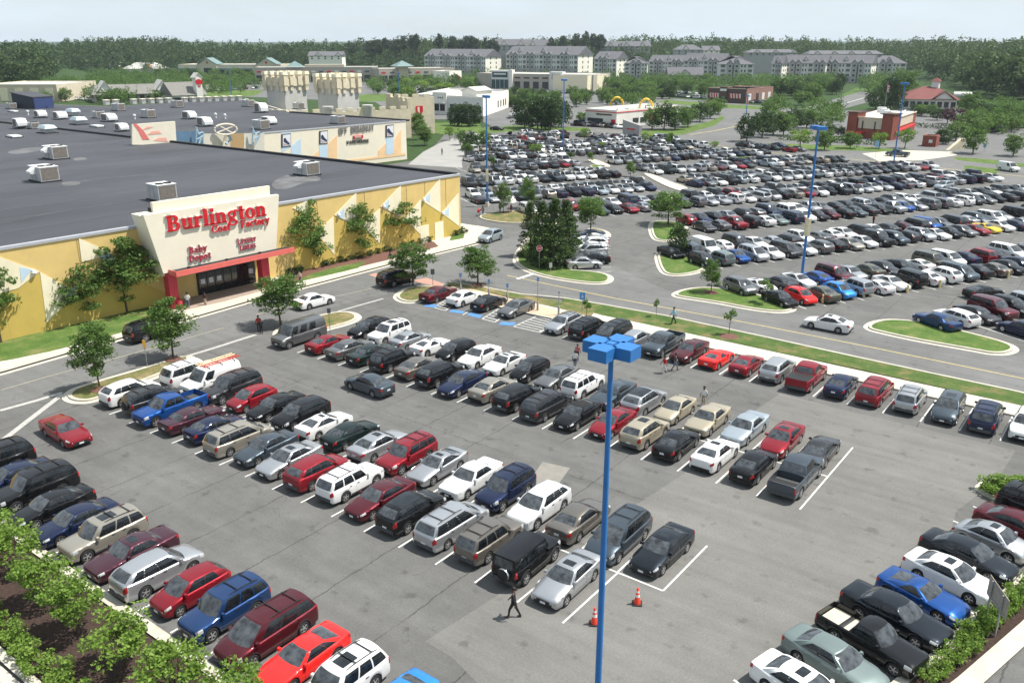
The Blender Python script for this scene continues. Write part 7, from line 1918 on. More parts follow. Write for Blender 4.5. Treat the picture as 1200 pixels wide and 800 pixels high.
def trunk_mesh(name, h, r0, zc, rx, limbs=5, multi=1):
    mb = MB(); rr = random.Random(len(name) * 7 + limbs)
    for k in range(multi):
        lean = (rr.uniform(-.3, .3) if multi > 1 else rr.uniform(-.06, .06)) * h * .5; ly = (rr.uniform(-.3, .3) if multi > 1 else rr.uniform(-.06, .06)) * h * .5
        path = [(0, 0, -.05), (lean * .3, ly * .3, zc * .35), (lean * .7, ly * .7, zc * .75), (lean, ly, h * .85)]
        mb.tube(path, [r0 * 1.25, r0, r0 * .75, r0 * .2], 7)
        for i in range(limbs):
            a = 2 * math.pi * (i + rr.random() * .5) / limbs; z0 = zc * rr.uniform(.5, .85); t = z0 / h
            x0, y0 = lean * t, ly * t; ln = rx * rr.uniform(.6, .9)
            mb.tube([(x0, y0, z0), (x0 + math.cos(a) * ln * .5, y0 + math.sin(a) * ln * .5, z0 + ln * .35), (x0 + math.cos(a) * ln, y0 + math.sin(a) * ln, z0 + ln * .75)], [r0 * .45, r0 * .3, r0 * .1], 5)
    return mb.mesh(name, M_BARK, smooth=True)
PROTO = {}
def proto(key, h, rx, rz, zc, nb, per, br, leaf, m, r0=.07, shell=.45, cone=0.0, multi=1, limbs=5):
    PROTO[key] = (leaf_mesh('crown_' + key, crown(nb, per, rx, rz, zc, br, leaf, shell, cone), m), trunk_mesh('trunk_' + key, h, r0, zc, rx, limbs, multi), h, rx * 2)
for i in range(3): proto(f'street{i}', 6.2, 1.95, 2.35, 3.85, 70, 84, .60, .175, M_LEAF, .065, .3, .38)
for i in range(2): proto(f'bright{i}', 3.0, 1.25, .95, 2.0, 40, 60, .48, .16, M_LEAFB, .035, .3, 0, 4, 2)
proto('sapling', 2.6, .42, .55, 2.0, 10, 40, .26, .15, M_LEAF, .03, .3)
for i in range(3): proto(f'round{i}', 7.0, 3.0, 3.1, 3.9, 80, 26, .95, .44, (M_LEAF, M_LEAFD, M_LEAF)[i], .14, .4)
proto('light', 6.0, 2.2, 2.3, 3.8, 40, 22, .8, .40, M_LEAFB, .1, .4)
proto('reddish', 5.0, 2.2, 1.9, 3.2, 34, 22, .8, .40, M_LEAFP, .1, .4)
for i in range(2): proto(f'cypress{i}', 8.6, 1.7, 4.3, 4.4, 170, 44, .5, .19, M_CONIF, .12, .25, .78, 1, 0)
proto('dense', 8.5, 3.6, 4.3, 4.3, 120, 28, 1.1, .48, M_LEAFD, .15, .5, .2)
proto('pine', 22, 3.4, 5.2, 16.5, 46, 20, 1.5, .95, M_PINE, .28, .3, .4)
for i in range(2): proto(f'shrub{i}', 1.0, .58, .42, .45, 24, 34, .22, .11, (M_LEAFB, M_LEAFD)[i], .02, .5, 0, 1, 0)
proto('grassy', .9, .55, .5, .4, 26, 30, .25, .12, M_LEAFB, .02, .2, 0, 1, 0)
def tree(key, uv_, h, w, label, group=None, name='street_tree', cat='tree', z=0.0, lean=0.0):
    cm, tm, ph, pw = PROTO[key]; r = random.Random(round(uv_[0] * 13 + uv_[1] * 7)); root = empty(name, (uv_[0], uv_[1], z), r.uniform(0, 6.28))
    sxy, sz = w / pw, h / ph; root.scale = (sxy, sxy, sz); root.rotation_euler = (R(r.uniform(-2, 2)), R(r.uniform(-2, 2)), root.rotation_euler[2])
    link('crown' if cat == 'tree' else 'foliage', cm, root)
    link('trunk' if cat == 'tree' else 'stems', tm, root)
    tag(root, label, cat, group)
    return root
def ptree(key, bx0, by, ytop, wpx, label, group=None, z=0.0, name='street_tree', cat='tree', wide=1.0):
    u, v = G(bx0, by, z); d = PX(u, v, z)[2]; h = HGT(bx0, by, ytop) if not z else (by - ytop) * d / FPX
    return tree(key, (u, v), max(h, .3), wpx * d / FPX * wide * (1.12 if key[:6] == 'street' else 1.0), label, group, name, cat, z)
gS = 'young trees near the store'
for i, (k, x, y, yt, w, lab) in enumerate((
    ('street0', 2, 403, 304, 60, 'leafy young tree cut by the left edge, in front of the yellow wall'), ('street1', 102, 376, 306, 64, 'spreading young tree on the lawn under the left cream triangle'), ('street2', 149, 367, 275, 72, 'dense tree on the lawn left of the red entrance column'),
    ('street1', 117, 455, 377, 48, 'young tree at the tip of the kerb island near the blue pickup'), ('street2', 203, 420, 351, 56, 'young tree on the kerb island behind the white ladder van'), ('street0', 329, 381, 317, 56, 'young tree on the island beside the grey conversion van'),
    ('street2', 359, 316.5, 236, 58, 'tree against the yellow wall just right of the entrance'), ('street1', 419, 301.5, 234, 50, 'tree against the yellow wall, middle of the three'), ('street0', 465, 290.5, 229, 60, 'tree against the yellow wall, nearest the store corner'),
    ('street1', 484, 336, 284, 48, 'low spreading tree on the small island by the crosswalk'), ('street2', 560, 333, 288, 48, 'young tree on the dry grass behind the accessible bays'))):
    ptree(k, x, y, yt, w, lab, gS)
for k, x, y, yt, w, lab in (('street0', 692, 274, 226, 38, 'young tree at the end of the short row beside the evergreens'), ('street1', 783, 264, 224, 44, 'broad young tree on the farther of two grass islands'), ('round1', 794, 299, 261, 26, 'dark round-crowned tree on the middle grass island'), ('street2', 833, 343, 304, 26, 'small dark tree on the long grass island by the road'), ('sapling', 896, 356, 327, 14, 'tiny sapling on the long grass island'),
    ('street1', 590, 250, 214, 18, 'sapling on the dry island by the store corner'), ('street2', 620, 244, 208, 24, 'young tree left of the big evergreens'), ('sapling', 687, 377.5, 350, 9, 'lollipop sapling on the grass strip left of a walker'), ('sapling', 854, 393, 362, 11, 'thin sapling on the grass strip behind the dark red sedan'), ('sapling', 769, 372, 350, 6, 'barely leafed sapling by the road')):
    ptree(k, x, y, yt, w, lab, 'young trees on islands and verges')
for x, y, r_ in ((359, 317, .9), (419, 302, .8), (465, 291, .8), (117, 456, .7), (203, 421, .7), (687, 378, .9), (854, 394, .9), (833, 342.5, .8), (794, 298.5, .7), (560, 334, .8)):     # mulch rings
    u, v = G(x, y, .14); mb = MB(); mb.lathe([(r_, .15), (r_ * .6, .19), (.001, .2)], 14, (u, v, 0)); tag(mb.build('mulch_ring', M_REDMULCH, None, smooth=True), kind='structure')
for i, (x, y, yt, w) in enumerate(((622, 300, 238, 26), (634, 309, 237, 30), (648, 313, 234, 32), (660, 309, 236, 28), (668, 299, 240, 24))):
    ptree(f'cypress{i % 2}', x, y, yt, w * 1.2, ('leftmost', 'second', 'middle', 'fourth', 'rightmost')[i] + ' dark evergreen of the clump behind the stop sign', 'evergreen clump', name='evergreen_tree', wide=1.1)
# bed at the lower left
for i, (x, y, w) in enumerate(((-14, 648, 74), (20, 672, 74), (50, 706, 78), (92, 742, 80), (146, 782, 86), (208, 818, 92), (276, 850, 92))):
    u, v = G(x, y, .12); tree(f'bright{i % 2}', (u, v), 2.75, w * PX(u, v)[2] / FPX * .82, 'bright green small tree in the mulch bed, ' + ('first from the left edge', 'second from the left edge', 'third from the left edge', 'middle of the row', 'beside the silver SUV tail', 'beside the red hatchback nose', 'lowest in the picture')[i], 'small trees in the mulch bed', 'small_tree', z=.1)
sh = random.Random(3)
for i in range(12):
    u = lerp(-42, -29, i / 11); tree('grassy' if i % 3 else 'shrub0', (u, 12.35 + sh.uniform(-.2, .3)), .95, 1.3, 'bright low shrub along the lower kerb of the mulch bed', 'shrubs along the lower left kerb', 'shrub', 'shrub', .12)
for i, (x, y, s) in enumerate(((1087, 797, 1), (1098, 789, 1), (1108, 780, 1.1), (1120, 771, 1.1), (1131, 762, 1.1), (1140, 756, 1), (1132, 748, 1.2), (1146, 742, 1.3), (1156, 733, 1.3), (1166, 726, 1.3), (1176, 716, 1.2), (1186, 709, 1.2), (1195, 700, 1.2), (1206, 690, 1.2))):
    u, v = G(x, y, .15); tree('shrub0' if i < 6 else 'grassy', (u, v), .75 * s, .95 * s, ('round clipped' if i < 6 else 'loose grassy') + ' green shrub, ' + ORD[i] + ' along the lower right kerb from the bottom', 'shrubs along the lower right kerb', 'shrub', 'shrub', .12)
for i in range(6):
    u, v = G(1160 + i * 8, 574 + (i % 2) * 3 - i * .4, .15); tree('grassy', (u, v), .9, 1.5, 'green shrub in the small kerbed island at the right edge', 'shrubs in the right island', 'shrub', 'shrub', .12)
for i, (x, y) in enumerate(((378, 311), (385, 309.5), (392, 307.5), (399, 306), (408, 304), (420, 301.5), (430, 299), (441, 296.5), (452, 294), (470, 289.5), (480, 287), (490, 285), (500, 283), (341, 321), (348, 319), (532, 275.5), (537, 274), (541, 272))):
    u, v = G(x, y, .15); tree('shrub1', (u, v), .9, 1.7, 'dark low shrub in the planting bed along the yellow wall', 'shrubs along the yellow wall', 'shrub', 'shrub', .12)
# ---- trees of the middle distance
def mid(lst, label, grp, name='tree', keys=('round0', 'round1', 'round2')):
    for i, q in enumerate(lst): x, y, h, w = q[:4]; ptree(q[4] if len(q) > 4 else keys[i % len(keys)], x, y, y - h, w, label, grp, name=name)
mid([(615, 150, 36, 32), (630, 152, 40, 34), (645, 152, 40, 32), (658, 149, 32, 26), (640, 147, 34, 30)], 'big dense tree in the clump left of the burger restaurant', 'clump left of the burger restaurant', keys=('dense', 'round1'))
mid([(533, 147, 24, 18), (541, 148, 27, 19), (550, 148.5, 27, 19), (558, 147.5, 25, 17)], 'dark tree in the tight clump before the corner shop', 'clump before the corner shop', keys=('dense',))
mid([(683, 146, 15, 17), (722, 146, 17, 18), (741, 145, 19, 22)], 'round tree along the front of the burger restaurant', 'trees before the burger restaurant')
mid([(764, 152, 27, 26), (778, 152, 32, 28), (791, 152, 29, 30), (806, 149, 25, 24), (820, 143, 23, 24), (832, 139, 23, 22), (842, 134, 20, 18)], 'round tree in the line curving along the side road', 'trees along the side road')
mid([(875, 166, 32, 30, 'round1'), (893, 161, 34, 30), (906, 158, 30, 28), (918, 159, 27, 26), (930, 152, 26, 26), (945, 150, 24, 24)], 'dark tree in the clump left of the brick restaurant', 'clump left of the brick restaurant')
mid([(937, 176, 26, 26, 'light'), (966, 176, 24, 24, 'round0'), (996, 174, 20, 22, 'round0'), (1030, 174, 20, 18, 'light'), (1060, 174, 24, 22, 'light'), (974, 160, 14, 14, 'round1'), (985, 160, 12, 12, 'round1')], 'young tree on the verge before the brick restaurant', 'verge trees before the brick restaurant')
mid([(1140, 180, 32, 28, 'round0'), (1187, 183, 26, 26, 'round0'), (1104, 169, 18, 20, 'dense'), (1026, 130, 28, 24, 'round1'), (1043, 128, 40, 30, 'dense'), (1056, 122, 42, 30, 'round2'), (1135, 138, 30, 26), (1150, 142, 22, 24), (1166, 140, 20, 22), (1180, 143, 22, 26), (1110, 145, 18, 22, 'reddish'), (1120, 150, 22, 24, 'reddish'), (1133, 155, 24, 26), (1098, 141, 14, 18), (1080, 136, 14, 18), (1090, 137, 15, 18), (1075, 135, 14, 16), (1150, 160, 24, 24), (1165, 155, 22, 24), (1195, 150, 20, 22), (1120, 165, 24, 24), (1185, 155, 18, 20)], 'leafy tree among the lots right of the brick restaurant', 'trees right of the brick restaurant')
def scatter(poly, n, hm, wm, label, grp, sd, keys=('round0', 'round1', 'round2'), ymul=.5):
    r = random.Random(sd); xs = [p[0] for p in poly]; ys = [p[1] for p in poly]; k = 0; out = []
    while k < n:
        x, y = r.uniform(min(xs), max(xs)), r.uniform(min(ys), max(ys))
        if inpoly((x, y), poly):
            u, v = G(x, y); d = PX(u, v)[2]; h = hm * r.uniform(.75, 1.25); tree(r.choice(keys), (u, v), h, wm * r.uniform(.8, 1.2), label, grp, 'tree'); k += 1
MASS = []
def scatter_mass(poly, n, hm, wm, label, grp, sd, keys=()):
    """far trees that read as one mass"""
    r = random.Random(sd); xs = [p[0] for p in poly]; ys = [p[1] for p in poly]; k = 0
    while k < n:
        x, y = r.uniform(min(xs), max(xs)), r.uniform(min(ys), max(ys))
        if inpoly((x, y), poly):
            u, v = G(x, y); h = hm * r.uniform(.75, 1.25); w = wm * r.uniform(.8, 1.2) / 2; k += 1
            p = blobs(16, w, h * .42, h * .55, w * .5, .4); q = np.repeat(p, 20, 0); d = NR.normal(size=q.shape); d /= np.linalg.norm(d, axis=1)[:, None]
            q = q + d * w * .42 * NR.uniform(.3, 1, (len(q), 1)) + np.array([u, v, 0]); MASS.append(leaf_quads(q, len(q), .62))
scatter([(600, 113), (696, 113), (690, 126), (600, 128)], 22, 5.2, 6.0, 'round tree in the rows before the grey retail block', 'trees before the retail block', 1)
scatter([(560, 111), (600, 113), (600, 126), (585, 124)], 6, 5, 5.5, 'round tree right of the corner shop', 'trees right of the corner shop', 2)
scatter([(705, 106), (830, 101), (826, 114), (760, 118), (705, 122)], 38, 6.0, 6.5, 'leafy tree between the burger restaurant and the apartments', 'trees below the apartments', 3)
scatter([(440, 101), (560, 99), (580, 104), (500, 120), (440, 117)], 34, 6.0, 7.0, 'leafy tree in the strip mall car park', 'trees in the strip mall car park', 4, ('round0', 'round1', 'light', 'round2'))
scatter_mass([(70, 113), (180, 108), (300, 98), (310, 106), (230, 119), (120, 124)], 80, 6.5, 7.0, 'leafy tree behind the big dark roof', 'trees behind the big roof', 5)
scatter([(0, 112), (110, 112), (110, 119), (0, 122)], 10, 6, 6, 'leafy tree beside the beige big box store', 'trees by the big box store', 6)
scatter([(905, 106), (985, 104), (985, 118), (940, 124), (905, 112)], 22, 8, 8, 'leafy tree beside the rising road at right', 'trees beside the rising road', 7)
scatter_mass([(500, 92), (600, 92), (780, 97), (1010, 99), (1010, 101), (780, 100), (600, 95)], 40, 7, 7, 'small tree in front of the apartments', 'trees before the apartments', 8, ('round0', 'light', 'round2'))
scatter([(150, 92), (330, 92), (330, 97), (150, 98)], 26, 7, 8, 'tree in front of the gabled shopping centre', 'trees before the gabled shops', 9)
scatter([(480, 150), (500, 147), (500, 176), (490, 186)], 6, 6, 4.5, 'young tree beside the shoe store', 'trees beside the shoe store', 10, ('street0', 'street1'))
for k, x, y, yt, w in (('street0', 423, 184, 165, 14), ('street1', 457, 181, 164, 10), ('light', 400, 189, 180, 8)): ptree(k, x, y, yt, w, 'young tree against the cream shoe store wall', 'trees by the shoe store wall')
for i, (x, y, h, w, k) in enumerate(((628, 182, 14, 17, 'light'), (576, 196, 14, 9, 'street0'), (692, 190, 12, 9, 'street1'), (739, 207, 18, 14, 'street2'), (685, 165, 16, 13, 'light'), (757, 168, 14, 13, 'light'), (782, 172, 14, 8, 'street1'), (552, 176, 22, 22, 'round1'), (837, 175, 10, 12, 'light'), (785, 170, 16, 8, 'street0'), (567, 173, 20, 16, 'round0'), (540, 170, 18, 14, 'round0'), (705, 176, 10, 10, 'light'), (668, 186, 8, 10, 'street2'), (548, 183, 16, 14, 'round2'), (527, 165, 18, 12, 'light'))):
    ptree(k, x, y, y - h, w, 'small tree among the parked cars, ' + ORD[i] + ' of those in the far lot', 'small trees in the far lot')
scatter_mass([(90, 90), (240, 86), (250, 99), (110, 108)], 64, 7.5, 8, 'leafy tree between the low pale-roofed building and the strip', 'trees round the pale-roofed building', 12)
scatter_mass([(0, 103), (110, 103), (110, 112), (0, 113)], 30, 8, 8, 'leafy tree at the foot of the left wood', 'trees at the foot of the left wood', 13)
scatter([(452, 124), (490, 120), (486, 148), (462, 150)], 9, 6, 6, 'round tree in the small car park right of the castle', 'trees right of the castle', 14)
for poly, n, h, w, sd in (([(845, 100), (985, 100), (975, 104), (930, 112), (850, 106)], 46, 8, 8, 20), ([(700, 99), (850, 98), (840, 106), (700, 107)], 60, 7, 7, 21), ([(560, 99), (700, 102), (700, 105), (560, 102)], 18, 4.5, 5, 22), ([(940, 136), (990, 130), (985, 150), (930, 158)], 14, 6, 6, 23),
    ([(1125, 128), (1215, 127), (1215, 150), (1165, 158), (1135, 150)], 30, 5.5, 6.5, 24), ([(60, 100), (330, 91), (330, 101), (100, 118)], 90, 6.5, 7.5, 25), ([(430, 100), (600, 97), (590, 104), (440, 112)], 46, 6, 7, 26), ([(1000, 100), (1060, 98), (1075, 120), (1040, 124)], 36, 9, 9, 27), ([(700, 112), (780, 118), (760, 128), (700, 122)], 16, 5, 6, 28), ([(905, 124), (930, 130), (900, 140), (880, 136)], 8, 5.5, 6, 29)):
    scatter_mass(poly, n, h, w, '', '', sd)
tag(link('distant_trees', leaf_mesh('distant_trees', np.concatenate(MASS), M_LEAF)), 'distant green trees scattered among the far shops', 'trees', kind='stuff')
# hedges
def hedge(pts, w, h, label):
    P = PP(pts); mb = MB(); V = []
    for a, b in zip(P, P[1:]):
        n = int((Vector(b) - Vector(a)).length * 26); t = NR.uniform(0, 1, (n, 1)); q = np.array(a) * (1 - t) + np.array(b) * t
        V.append(np.concatenate([q + NR.uniform(-w / 2, w / 2, (n, 2)), NR.uniform(.05, h, (n, 1))], 1))
    c = np.concatenate(V); o = link('hedge', leaf_mesh('hedge', leaf_quads(c, len(c), .5), M_LEAFD)); tag(o, label, 'hedge')
hedge([(912, 164), (960, 166), (1000, 168.5), (1036, 171)], 2.2, 1.5, 'clipped dark hedge in front of the brick restaurant')
hedge([(1070, 149), (1100, 151), (1125, 152)], 2, 1.5, 'dark hedge behind the bin enclosure')
hedge([(606, 143), (616, 139), (606, 138)], 1.5, 1.2, 'low hedge beside the corner shop car park')
# ---- woods on the hills: one mass
def wood(boxes, name, label, per=70, m=M_WOOD):
    V = []
    for (x0, x1, b0, b1, sp, hm, n_) in boxes:
        A = (x1 - x0) / FPX * (b0 + b1) / 2 * (b1 - b0); n = int(A / (sp * sp))
        px = NR.uniform(x0, x1, n); b = np.sqrt(NR.uniform(b0 * b0, b1 * b1, n))
        for x, bb in zip(px, b):
            if bb < ramp0(x) - 12: continue
            a = (x - 600) / FPX * bb * 1.058; u, v = a * c_ - bb * s_, a * s_ + bb * c_; z = terr(u, v)
            h = hm * NR.uniform(.7, 1.2); r = h * NR.uniform(.26, .38); k = int(n_ * NR.uniform(.8, 1.2))
            nb = 9; p = blobs(nb, r, h * .40, h * .58, r * .5, .4); q = np.repeat(p, max(k // nb, 3), 0); d = NR.normal(size=q.shape); d /= np.linalg.norm(d, axis=1)[:, None]
            q = q + d * r * .5 * NR.uniform(.3, 1, (len(q), 1)); q += np.array([u, v, z]); V.append(leaf_quads(q, len(q), h * .085))
    o = link(name, leaf_mesh(name, np.concatenate(V), m)); tag(o, label, 'wood', kind='stuff'); return o
wood([(-60, 130, 470, 560, 7.2, 19, 300), (-60, 140, 560, 720, 8.5, 18, 170), (-60, 190, 720, 930, 10, 18, 110), (130, 440, 800, 960, 8.5, 17, 130), (440, 500, 840, 1000, 8.5, 17, 110)], 'wooded_hill', 'dense green wood covering the hill at the left')
wood([(1085, 1260, 395, 520, 7.2, 19, 300), (1040, 1260, 520, 700, 8, 18, 170), (1005, 1260, 700, 930, 9, 18, 110)], 'wooded_slope', 'dense green wood rising at the right')
wood([(495, 1010, 870, 1030, 8.5, 17, 110)], 'wooded_ridge', 'dark wooded ridge behind the apartments')
# tall pines standing out of the skyline
pr = random.Random(4)
for i in range(46):
    if i < 30: x = pr.uniform(425, 572); yt = interp(((425, 50), (450, 47), (480, 42), (505, 37), (530, 38), (545, 43), (560, 40), (572, 44)), x) + pr.uniform(-1.5, 3)
    elif i < 42: x = pr.uniform(640, 696); yt = interp(((640, 42), (655, 38), (665, 38), (682, 34), (696, 40)), x) + pr.uniform(-1, 4)
    else: x = pr.uniform(570, 584); yt = pr.uniform(42, 48)
    bb = pr.uniform(850, 900); a = (x - 600) / FPX * bb * 1.058; u, v = a * c_ - bb * s_, a * s_ + bb * c_; z = terr(u, v); zt = ZPX(yt, bb)
    tree('pine', (u, v), zt - z, pr.uniform(7.5, 11), 'tall dark pine rising above the apartments', 'tall pines on the ridge', 'pine_tree', z=z)
# ================================================================ lamp posts, signs, cones, people
M_POLEB = M_METALB
M_GREYM = mat('grey_steel', (.30, .30, .30), .55, .08, 2, metal=.4)
M_STOP = mat('stop_red', (.50, .02, .025), .5, 0)
M_SIGNB = mat('sign_blue_face', (.05, .22, .50), .5, .03)
M_ORANGE = mat('cone_orange', (.72, .055, .025), .5, .05, 4)
def lamp_post(u, v, h, label, heads=4, box=.78, arm=.60, r0=.125, sign=False):
    root = empty('lamp_post', (u, v, 0)); tag(root, label, 'lamp post', 'blue car park lamp posts')
    mb = MB(); mb.lathe([(.001, .8), (.30, .8), (.32, .75), (.32, 0)], 16); mb.build('concrete_base', M_CONC, root, smooth=True)
    mb = MB(); mb.tube([(0, 0, .8), (0, 0, h * .5), (0, 0, h - .1)], [r0, r0 * .85, r0 * .62], 12); mb.build('pole', M_POLEB, root, smooth=True)
    mb = MB(); mb.box(-.22, .22, -.22, .22, .8, .86); mb.build('base_plate', M_POLEB, root)
    dirs = ((1, 0), (-1, 0), (0, 1), (0, -1))[:heads] if heads == 4 else ((.8, -.6), (-.8, .6))
    mb = MB(); mb.box(-.13, .13, -.13, .13, h - .25, h + .02); mb.build('cap', M_POLEB, root)
    for dx, dy in dirs:
        a = math.atan2(dy, dx)
        mb = MB(); mb.box(arm - box / 2, arm + box / 2, -box / 2, box / 2, h - .36, h + .02, rz=a, c=(0, 0)); hd = mb.build('lamp_head', M_POLEB, root)
        mb = MB(); mb.box(arm - box * .4, arm + box * .4, -box * .4, box * .4, h - .375, h - .362, rz=a, c=(0, 0)); mb.build('lens', M_WHITEMET, hd)
        mb = MB(); mb.box(0.1, arm - box / 2 + .01, -.05, .05, h - .25, h - .15, rz=a, c=(0, 0)); mb.build('arm', M_POLEB, root)
    if sign: mb = MB(); mb.box(-.30, .42, -.16, .16, sign, sign + 2.0, rz=R(-40)); b_ = mb.build('pole_banner', mat('banner_cream', (.62, .56, .38), .7, .2, 2), root)
    return root
u, v = G(716.8, 402, 17.4); lamp_post(u, v, 17.4, 'nearest blue lamp post with four square lamp heads', arm=.52, box=.64)
for x, y, yt, hd, lab, sg in ((938.5, 333, 148, 2, 'tall blue lamp post with a cream banner in the far lot', 5.6), (571, 242, 112, 2, 'blue lamp post just right of the yellow store corner', 4.2), (659.5, 182, 93, 2, 'blue lamp post in the left part of the far lot', False), (1047, 193, 97, 2, 'blue lamp post in front of the brick restaurant', False), (874, 139, 112, 2, 'short-looking blue lamp post by the grill restaurant', False), (469, 139, 86, 2, 'blue lamp post right of the castle turret', False), (271.5, 117, 81, 2, 'blue lamp post behind the mall roof left of the castle', False)):
    u, v = G(x, y); lamp_post(u, v, HGT(x, y, yt), lab, 2, .85, .55, .16, sg)
# flag pole
u, v = G(1036, 131); r_ = empty('flag_pole', (u, v, 0)); h = HGT(1036, 131, 95); mb = MB(); mb.tube([(0, 0, 0), (0, 0, h)], [.14, .07], 8); mb.build('pole', M_GREYM, r_); tag(r_, 'flag pole with a hanging striped flag behind the brick restaurant', 'flag pole')
fa = Vector((math.cos(YAW), math.sin(YAW), 0))
for k in range(7):
    mb = MB(); z0 = h - 1.2 - k * .42; o1 = fa * (1.0 - .05 * k)
    mb.quad([(0.08, 0, z0), (o1.x, o1.y, z0 - .5), (o1.x, o1.y, z0 - .9), (0.08, 0, z0 - .42)]); mb.build('flag_stripe', M_STOP if k % 2 == 0 else M_TRIMW, r_)
mb = MB(); mb.quad([(.06, .05, h - .9), (fa.x * .55, fa.y * .55 + .05, h - 1.2), (fa.x * .55, fa.y * .55 + .05, h - 2.5), (.06, .05, h - 2.4)]); mb.build('flag_canton', mat('flag_navy', (.02, .03, .12), .7, 0), r_)
# signs
def facing(u, v): return math.atan2(-v, -u) + math.pi / 2        # turns a panel in the xz plane towards the camera side
def post_sign(x, y, yt, w, hpx, m, label, name='traffic_sign', shape='rect', base=False, back=None, rz=None):
    u, v = G(x, y); h = HGT(x, y, yt); d = PX(u, v)[2]; root = empty(name, (u, v, 0), facing(u, v) if rz is None else rz); tag(root, label, 'sign', 'signs on posts')
    mb = MB(); mb.tube([(0, 0, 0), (0, 0, h)], .035, 8); mb.build('post', M_GREYM, root)
    if base: mb = MB(); mb.lathe([(.11, 0), (.11, .95), (.08, 1.02), (.001, 1.05)], 12); mb.build('bollard', M_GREYM, root, smooth=True)
    ww, hh = w * d / FPX / 2, hpx * d / FPX; zc = h - hh / 2
    mb = MB()
    if shape == 'oct':
        P = [(ww * math.cos(R(22.5 + 45 * k)), zc + ww * math.sin(R(22.5 + 45 * k))) for k in range(8)]
        for q, m_, o, nm in ((P, m, .05, 'panel'),):
            mb.quad([(a, -o - .02, b) for a, b in q]); mb.quad([(a, -o, b) for a, b in q[::-1]]); pn = mb.build(nm, m, root)
        b2 = MB(); n = 8
        for k in range(8):
            a, b = P[k], P[(k + 1) % 8]; f = .88
            b2.quad([(a[0], -.074, a[1]), (b[0], -.074, b[1]), (b[0] * f, -.074, zc + (b[1] - zc) * f), (a[0] * f, -.074, zc + (a[1] - zc) * f)])
        b2.build('white_border', M_TRIMW, pn)
        b2 = MB(); t = ww * .16
        for i, c in enumerate('STOP'):
            x0 = -ww * .66 + i * ww * .34; x1 = x0 + ww * .27; z0, z1 = zc - ww * .28, zc + ww * .28; zm = zc; st = ww * .075
            segs = {'S': ((x0, z1 - st, x1, z1), (x0, zm - st / 2, x1, zm + st / 2), (x0, z0, x1, z0 + st), (x0, zm, x0 + st, z1), (x1 - st, z0, x1, zm)), 'T': ((x0, z1 - st, x1, z1), ((x0 + x1) / 2 - st / 2, z0, (x0 + x1) / 2 + st / 2, z1)), 'O': ((x0, z1 - st, x1, z1), (x0, z0, x1, z0 + st), (x0, z0, x0 + st, z1), (x1 - st, z0, x1, z1)), 'P': ((x0, z1 - st, x1, z1), (x0, zm - st / 2, x1, zm + st / 2), (x0, z0, x0 + st, z1), (x1 - st, zm, x1, z1))}[c]
            for a, b, c2, d2 in segs: b2.quad([(a, -.075, b), (c2, -.075, b), (c2, -.075, d2), (a, -.075, d2)])
        b2.build('stop_lettering', M_TRIMW, pn)
    else:
        mb.box(-ww, ww, -.065, -.04, zc - hh / 2, zc + hh / 2); pn = mb.build('panel', m, root)
        if m is M_SIGNB:      # white wheelchair pictogram: head, back, wheel
            b2 = MB(); k = min(ww, hh / 2)
            b2.box(-.08 * k, .12 * k, -.072, -.066, zc + .45 * k, zc + .68 * k); b2.box(-.06 * k, .08 * k, -.072, -.066, zc - .1 * k, zc + .4 * k); b2.box(-.06 * k, .4 * k, -.072, -.066, zc - .2 * k, zc - .05 * k); b2.box(.28 * k, .42 * k, -.072, -.066, zc - .6 * k, zc - .1 * k)
            for i in range(10):
                t0, t1 = R(100 + i * 24), R(124 + i * 24); c, r1, r2_ = (-.02 * k, zc - .3 * k), .42 * k, .32 * k
                b2.quad([(c[0] + r1 * math.cos(t0), -.072, c[1] + r1 * math.sin(t0)), (c[0] + r1 * math.cos(t1), -.072, c[1] + r1 * math.sin(t1)), (c[0] + r2_ * math.cos(t1), -.072, c[1] + r2_ * math.sin(t1)), (c[0] + r2_ * math.cos(t0), -.072, c[1] + r2_ * math.sin(t0))])
            b2.build('wheelchair_symbol', M_TRIMW, pn)
    return root
post_sign(631.8, 316, 287, 7.6, 7.6, M_STOP, 'red octagonal stop sign in front of the dark evergreens', 'stop_sign', 'oct')
post_sign(645.3, 319, 308, 3.4, 5.5, M_TRIMW, 'small white sign right of the stop sign')
for i, (x, y, yt) in enumerate(((540, 344, 320), (573, 349, 327), (594.5, 354, 332), (630, 365, 325))):
    post_sign(x, y, yt, 2.6, 4.5, M_SIGNB, ('first', 'second', 'third', 'fourth')[i] + ' narrow blue accessible parking sign from the left', base=True)
post_sign(654.6, 370, 341, 1.6, 3, M_GREYM, 'thin sign post with grey bollard left of the silver wagon', base=True)
post_sign(682, 366, 342.5, 6.4, 9, M_SIGNB, 'large blue accessible parking sign on the grass strip')
post_sign(387, 389, 361, 4.2, 6, mat('sign_back', (.10, .10, .105), .6, .05), 'dark backed sign on the island behind the red coupe')
post_sign(507.5, 338, 315, 4.6, 6.5, MATS['sign_back'], 'grey backed double sign on the small island by the crosswalk')
post_sign(173, 431, 398, 3.6, 10, mat('amber_sign', (.55, .30, .05), .6, .05), 'amber sign on a post at the kerb island, left of the white SUVs')
post_sign(1025.6, 186, 165, 4.2, 7.5, mat('banner_blue', (.22, .42, .58), .6, .1), 'pale blue banner sign on a red post by the far lot', name='banner_sign')
post_sign(1153, 178, 168, 3, 5, mat('banner_blue', (.22, .42, .58), .6, .1), 'small pale blue sign near the pale drive')
